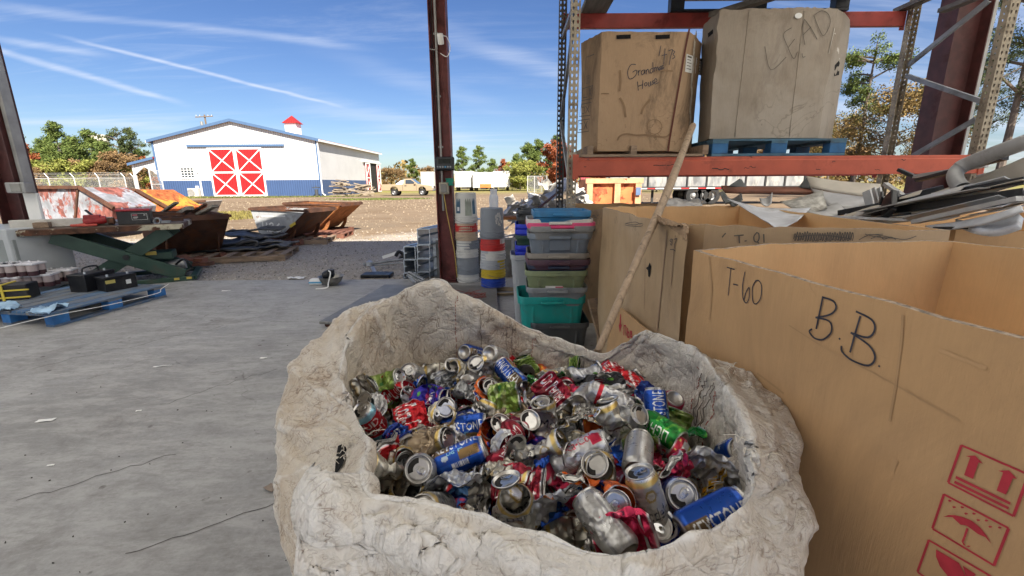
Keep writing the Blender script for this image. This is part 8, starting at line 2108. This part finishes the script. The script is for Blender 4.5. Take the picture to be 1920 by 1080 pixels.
# ---- the cans one can pick out in the photograph
def cam_axis(dx, dy, toward):
    """axis given as a photo direction (x right, y up) plus a lean towards the lens"""
    return CAMR @ Vector((dx, dy, toward))
HERO = [
    # px, py, design, kind, seed, axis(dx,dy,toward), roll, tall, label
    (865, 857, 'keystone', 'ok', 1, (.93, .36, -.1), 10.46, 1.0, 'intact blue can with barcode and brown panel lying left of centre'),
    (957, 703, 'keystone', 'ok', 2, (-.55, .50, -.55), 2.2, 1.0, 'intact blue can slanting towards us near the back of the pile'),
    (1231, 768, 'keystone', 'ok', 3, (.02, .85, -.3), 1.2, 1.0, 'upright blue can standing against the right inner wall of the bag'),
    (1335, 967, 'keystone', 'ok', 4, (.90, .34, -.15), 10.22, 1.12, 'blue can lying at the front right rim, dull end turned left'),
    (872, 800, 'keystone', 'dent', 5, (.96, .18, .1), 1.3, 1.12, 'dented blue can lying just behind the barcode can'),
    (774, 790, 'coke', 'flat', 6, (.35, -.55, .5), 1.6, 1.0, 'flattened bright red can with white script facing up'),
    (742, 745, 'coke', 'pinch', 7, (.7, .5, .3), .6, 1.1, 'crumpled red can above the white script can'),
    (698, 792, 'bud', 'dent', 8, (-.25, .62, .5), 4.5, 1.1, 'red can with light blue bands at the left bag wall'),
    (806, 748, 'purple', 'pinch', 9, (.8, .1, .4), 1.0, 1.0, 'crumpled purple blue can right of the crumpled red one'),
    (1242, 806, 'green', 'dent', 10, (-.55, .25, -.85), .5, 1.0, 'bright green can with its silver base turned to us'),
    (1197, 851, 'silver', 'ok', 11, (.35, .30, -.95), .2, 1.0, 'silver can base facing us left below the green can'),
    (1215, 833, 'lime', 'flat', 12, (.8, .1, .3), 1.0, 1.0, 'crushed lime green can behind the big silver base'),
    (1088, 851, 'diet', 'dent', 13, (.86, .46, .0), 3.6, 1.12, 'large dented silver can lying diagonally in the middle'),
    (1374, 848, 'keystone', 'ok', 14, (-.12, .45, .9), .6, 1.0, 'open topped dark blue can showing its tab at the right wall'),
    (1216, 940, 'modelo', 'dent', 15, (-.30, .92, .1), 4.4, 1.12, 'white gold rimmed can lying lengthwise at the front centre right'),
    (1155, 938, 'orange', 'pinch', 16, (-.1, .35, .9), 1.0, .9, 'orange can with its open tabbed top facing us'),
    (1092, 908, 'orange', 'flat', 17, (-.5, .4, .5), 1.3, 1.0, 'flattened orange can left of the open orange one'),
    (1133, 982, 'silver', 'dent', 18, (-.55, .5, -.85), .5, 1.0, 'silver can base facing us below the open orange can'),
    (1270, 925, 'navy', 'ok', 19, (-.15, .35, .85), .4, 1.0, 'dark blue can with tabbed top, right of the long white can'),
    (1337, 922, 'yellow', 'flat', 20, (-.15, .7, .4), 4.6, 1.0, 'crushed yellow can with purple lettering at the right front'),
    (966, 957, 'modelo', 'pinch', 21, (-.12, .85, .45), 4.3, 1.1, 'crumpled white and gold can standing at the front rim'),
    (1047, 932, 'natural', 'flat', 22, (.5, .62, .3), 1.2, 1.12, 'flattened white and blue can left of the flattened orange one'),
    (775, 701, 'silver', 'ok', 23, (-.1, .35, .95), 2.8, 1.0, 'lone silver can end with open tab near the back left wall'),
    (886, 664, 'keystone', 'ok', 24, (.45, -.25, -.85), 1.0, 1.0, 'left one of two can bases at the very back of the pile'),
    (930, 667, 'silver', 'ok', 25, (.40, -.28, -.9), 1.0, 1.0, 'right one of two can bases at the very back of the pile'),
    (853, 690, 'whitegold', 'squash', 26, (-.15, .55, .85), .5, 1.0, 'stamped gold rimmed can with tab below the back bases'),
    (905, 690, 'modelo', 'pinch', 27, (-.35, .45, .75), .5, 1.0, 'tilted gold rimmed can left of the slanting blue one'),
    (880, 722, 'silver', 'squash', 28, (.1, -.7, -.75), .5, 1.0, 'flat silver can base below the stamped gold can'),
    (840, 722, 'grey', 'flat', 29, (.5, -.6, .3), 1.5, 1.0, 'flattened grey can at the left of the flat silver base'),
    (1097, 743, 'silver', 'ok', 30, (.45, .1, -.9), .3, 1.0, 'round silver base facing us at the back right of the pile'),
    (1138, 745, 'silverred', 'dent', 31, (.80, -.30, .2), 1.0, 1.0, 'silver can with a red band right of the back right base'),
    (1023, 787, 'modelo', 'pinch', 32, (-.05, .92, .2), 4.3, 1.1, 'crumpled white can standing upright in the middle of the pile'),
    (1015, 845, 'modelo', 'pinch', 33, (.72, .40, .35), 4.9, 1.1, 'crumpled white can just left of the large silver one'),
    (966, 767, 'coke', 'squash', 34, (.1, -.65, -.8), 1.0, 1.0, 'silver base of a stamped red can near the centre'),
    (977, 803, 'pepper', 'pinch', 35, (.1, .35, .9), 1.0, 1.0, 'open tabbed top of a dark red can near the centre'),
    (940, 835, 'pepper', 'pinch', 36, (-.45, -.4, .5), 1.0, 1.0, 'pinched maroon can right of the barcode can'),
    (952, 838, 'silver', 'squash', 37, (.5, .2, .85), 1.6, 1.0, 'small tabbed top turned right beside the barcode can'),
    (748, 872, 'whitegold', 'squash', 38, (.5, .3, .4), .8, 1.1, 'bare gold banded can left of the barcode can'),
    (790, 881, 'silver', 'dent', 39, (.1, .4, .9), 4.3, 1.0, 'open top with tab just left of the barcode can'),
    (712, 892, 'whitegold', 'pinch', 40, (-.35, .40, .8), 1.2, 1.0, 'gold rimmed open top at the left front of the pile'),
    (866, 896, 'monster', 'flat', 41, (.92, .2, .2), 1.3, 1.25, 'flattened white can with claw stripes below the barcode can'),
    (880, 945, 'extra', 'flat', 42, (.85, .25, .3), 4.5, 1.1, 'flattened light blue can at the front left rim'),
    (760, 925, 'tan', 'squash', 43, (-.2, .65, .7), 1.0, 1.0, 'dull tan can top in the shadow at the left front'),
    (812, 955, 'grey', 'dent', 44, (-.2, .4, .85), 4.0, 1.0, 'shadowed open top at the front left rim'),
    (1262, 878, 'strawberry', 'flat', 45, (-.4, .5, .5), 4.5, 1.0, 'flattened pinkish red can left of the white and red one'),
    (1305, 868, 'whitered', 'pinch', 46, (.75, -.5, .3), 1.2, 1.1, 'white and red crumpled can below the green one'),
    (1345, 890, 'silver', 'flat', 47, (.80, -.55, .15), 1.0, 1.25, 'long flattened silver can along the right wall'),
    (955, 745, 'lime', 'flat', 48, (.85, .2, .3), 1.0, 1.1, 'flattened lime green can behind the centre'),
    (915, 735, 'orange', 'squash', 49, (.3, .6, .6), 1.0, 1.0, 'stamped orange can behind the lime green one'),
    (1040, 742, 'pepper', 'flat', 50, (.55, -.65, .3), 1.0, 1.1, 'thin dark red can leaning at the back centre'),
    (1065, 800, 'grey', 'flat', 51, (.25, .85, .3), 1.0, 1.0, 'folded grey can between the two crumpled white ones'),
    (1148, 800, 'whitegold', 'pinch', 52, (-.55, .65, .2), 1.0, 1.1, 'crumpled can behind the large dented silver one'),
    (1115, 772, 'modelo', 'flat', 53, (.9, .1, .3), 4.4, 1.1, 'flattened white can below the silver red banded one'),
    (1175, 790, 'silver', 'pinch', 54, (.7, .2, .4), 1.0, 1.0, 'pinched silver can left of the upright blue one'),
    (828, 775, 'whitegold', 'squash', 55, (.25, .35, .85), 2.6, 1.0, 'gold rimmed open top right of the white script can'),
    (745, 822, 'navy', 'squash', 56, (.75, -.2, .4), 1.0, 1.0, 'short dark can base below the white script can'),
    (720, 850, 'coke', 'flat', 57, (.1, .8, .4), 1.0, 1.0, 'shadowed red can at the left wall below the red and blue one'),
    (805, 830, 'tan', 'pinch', 58, (.7, .3, .4), 1.0, 1.1, 'crumpled tan can between the two blue ones'),
    (925, 815, 'orange', 'pinch', 59, (.4, .6, .5), 1.0, 1.0, 'brown orange can right of the dented blue one'),
    (965, 885, 'whitegold', 'flat', 60, (.9, -.05, .35), 1.0, 1.1, 'flattened gold edged can below the maroon one'),
    (975, 902, 'pepper', 'flat', 61, (.95, .1, .2), 1.0, 1.0, 'thin flattened maroon can under the gold edged one'),
    (1120, 880, 'whitegold', 'pinch', 62, (-.3, .5, .6), 1.0, 1.0, 'crumpled gold rimmed can under the large silver one'),
    (690, 725, 'whitegold', 'flat', 63, (.75, .45, .3), 1.0, 1.0, 'gold rimmed can edge at the far left of the pile'),
    (722, 717, 'lime', 'pinch', 64, (.8, .3, .3), 1.0, 1.0, 'green crumpled can behind the crumpled red one'),
    (755, 708, 'orange', 'flat', 65, (.9, .1, .2), 1.0, 1.0, 'small orange can left of the lone silver end'),
    (1235, 1000, 'navy', 'squash', 66, (.1, .6, .6), 1.0, 1.0, 'dark blue crushed can at the front rim'),
    (1180, 1000, 'strawberry', 'flat', 67, (.85, .3, .3), 1.0, 1.1, 'pinkish red can tucked at the front rim'),
    (1020, 730, 'green', 'flat', 68, (.5, -.4, .4), 1.0, 1.0, 'small green crushed can behind the standing white one'),
    (700, 760, 'silver', 'squash', 69, (-.3, .5, .7), 1.0, 1.0, 'silver can top over the red and light blue one'),
]
HL = []
FACE = {'keystone': .24, 'coke': .19, 'modelo': .25, 'bud': .20, 'diet': .36, 'natural': .30, 'pepper': .22}
def face_roll(axis, u):
    """roll about the axis until the label angle u looks at the lens"""
    R0 = Rquat(axis, 0); best = max(range(72), key=lambda k: (R0 @ Rz(k * math.pi / 36) @ Vector((math.cos(u * 2 * math.pi), math.sin(u * 2 * math.pi), 0))).dot(CAMR @ Vector((0, .25, 1))))
    return R0 @ Rz(best * math.pi / 36)
for (px, py, d, k, sdd, ax, roll, tall, lb) in sorted(HERO, key=lambda h: h[1]):
    q = G(px, py, .785); ms = can_meshes(d, k, sdd, tall, 112); V = ms[4][::4]; R = face_roll(cam_axis(*ax), FACE.get(d, .25) if roll < 9 else roll - 10)
    z, W, ix, iy = rest(V, R, q.x, q.y, .016)
    z = min(max(z, .735), .790)
    q = G(px, py, z); settle(W, z, ix, iy)
    link_can(ms, lb, 'drink cans heaped in the bulk bag', (q.x, q.y, z), R)
    HL.append((Vector((q.x, q.y)), lb, d))
# labels for the fill come from the nearest picked-out can
SHORT = {}
used = set()
for spec, ms, loc, R in FILL:
    p = Vector(loc[:2]); near = sorted(HL, key=lambda h: (h[0] - p).length); lab = None
    for hp, hl, hd in near[:14]:
        dx, dy = p.x - hp.x, p.y - hp.y
        rel = ('right of' if dx > 0 else 'left of') if abs(dx) > abs(dy) else ('behind' if dy > 0 else 'in front of')
        if (p - hp).length < .05: rel = 'wedged under'
        ref = hl.split(' ')
        ref = ' '.join(ref[:7]) if len(ref) > 7 else hl
        while ref.split()[-1] in ('with', 'at', 'the', 'of', 'and', 'its', 'a', 'in', 'to', 'near', 'left', 'right', 'just', 'below', 'above', 'behind', 'against', 'facing', 'showing', 'one', 'over', 'along', 'under', 'between', 'on', 'standing', 'lying', 'turned', 'from', 'by', 'very', 'tucked', 'leaning'): ref = ' '.join(ref.split()[:-1])
        cand = f"{KW[spec[1]]} {DW[spec[0]]} can {rel} the {ref}"
        if cand not in used and len(cand.split()) <= 16: lab = cand; break
    if lab is None: lab = f"{KW[spec[1]]} {DW[spec[0]]} can buried deep in the heap"
    used.add(lab)
    link_can(ms, lab, 'drink cans heaped in the bulk bag', loc, R, tab=spec[1] != 'flat')
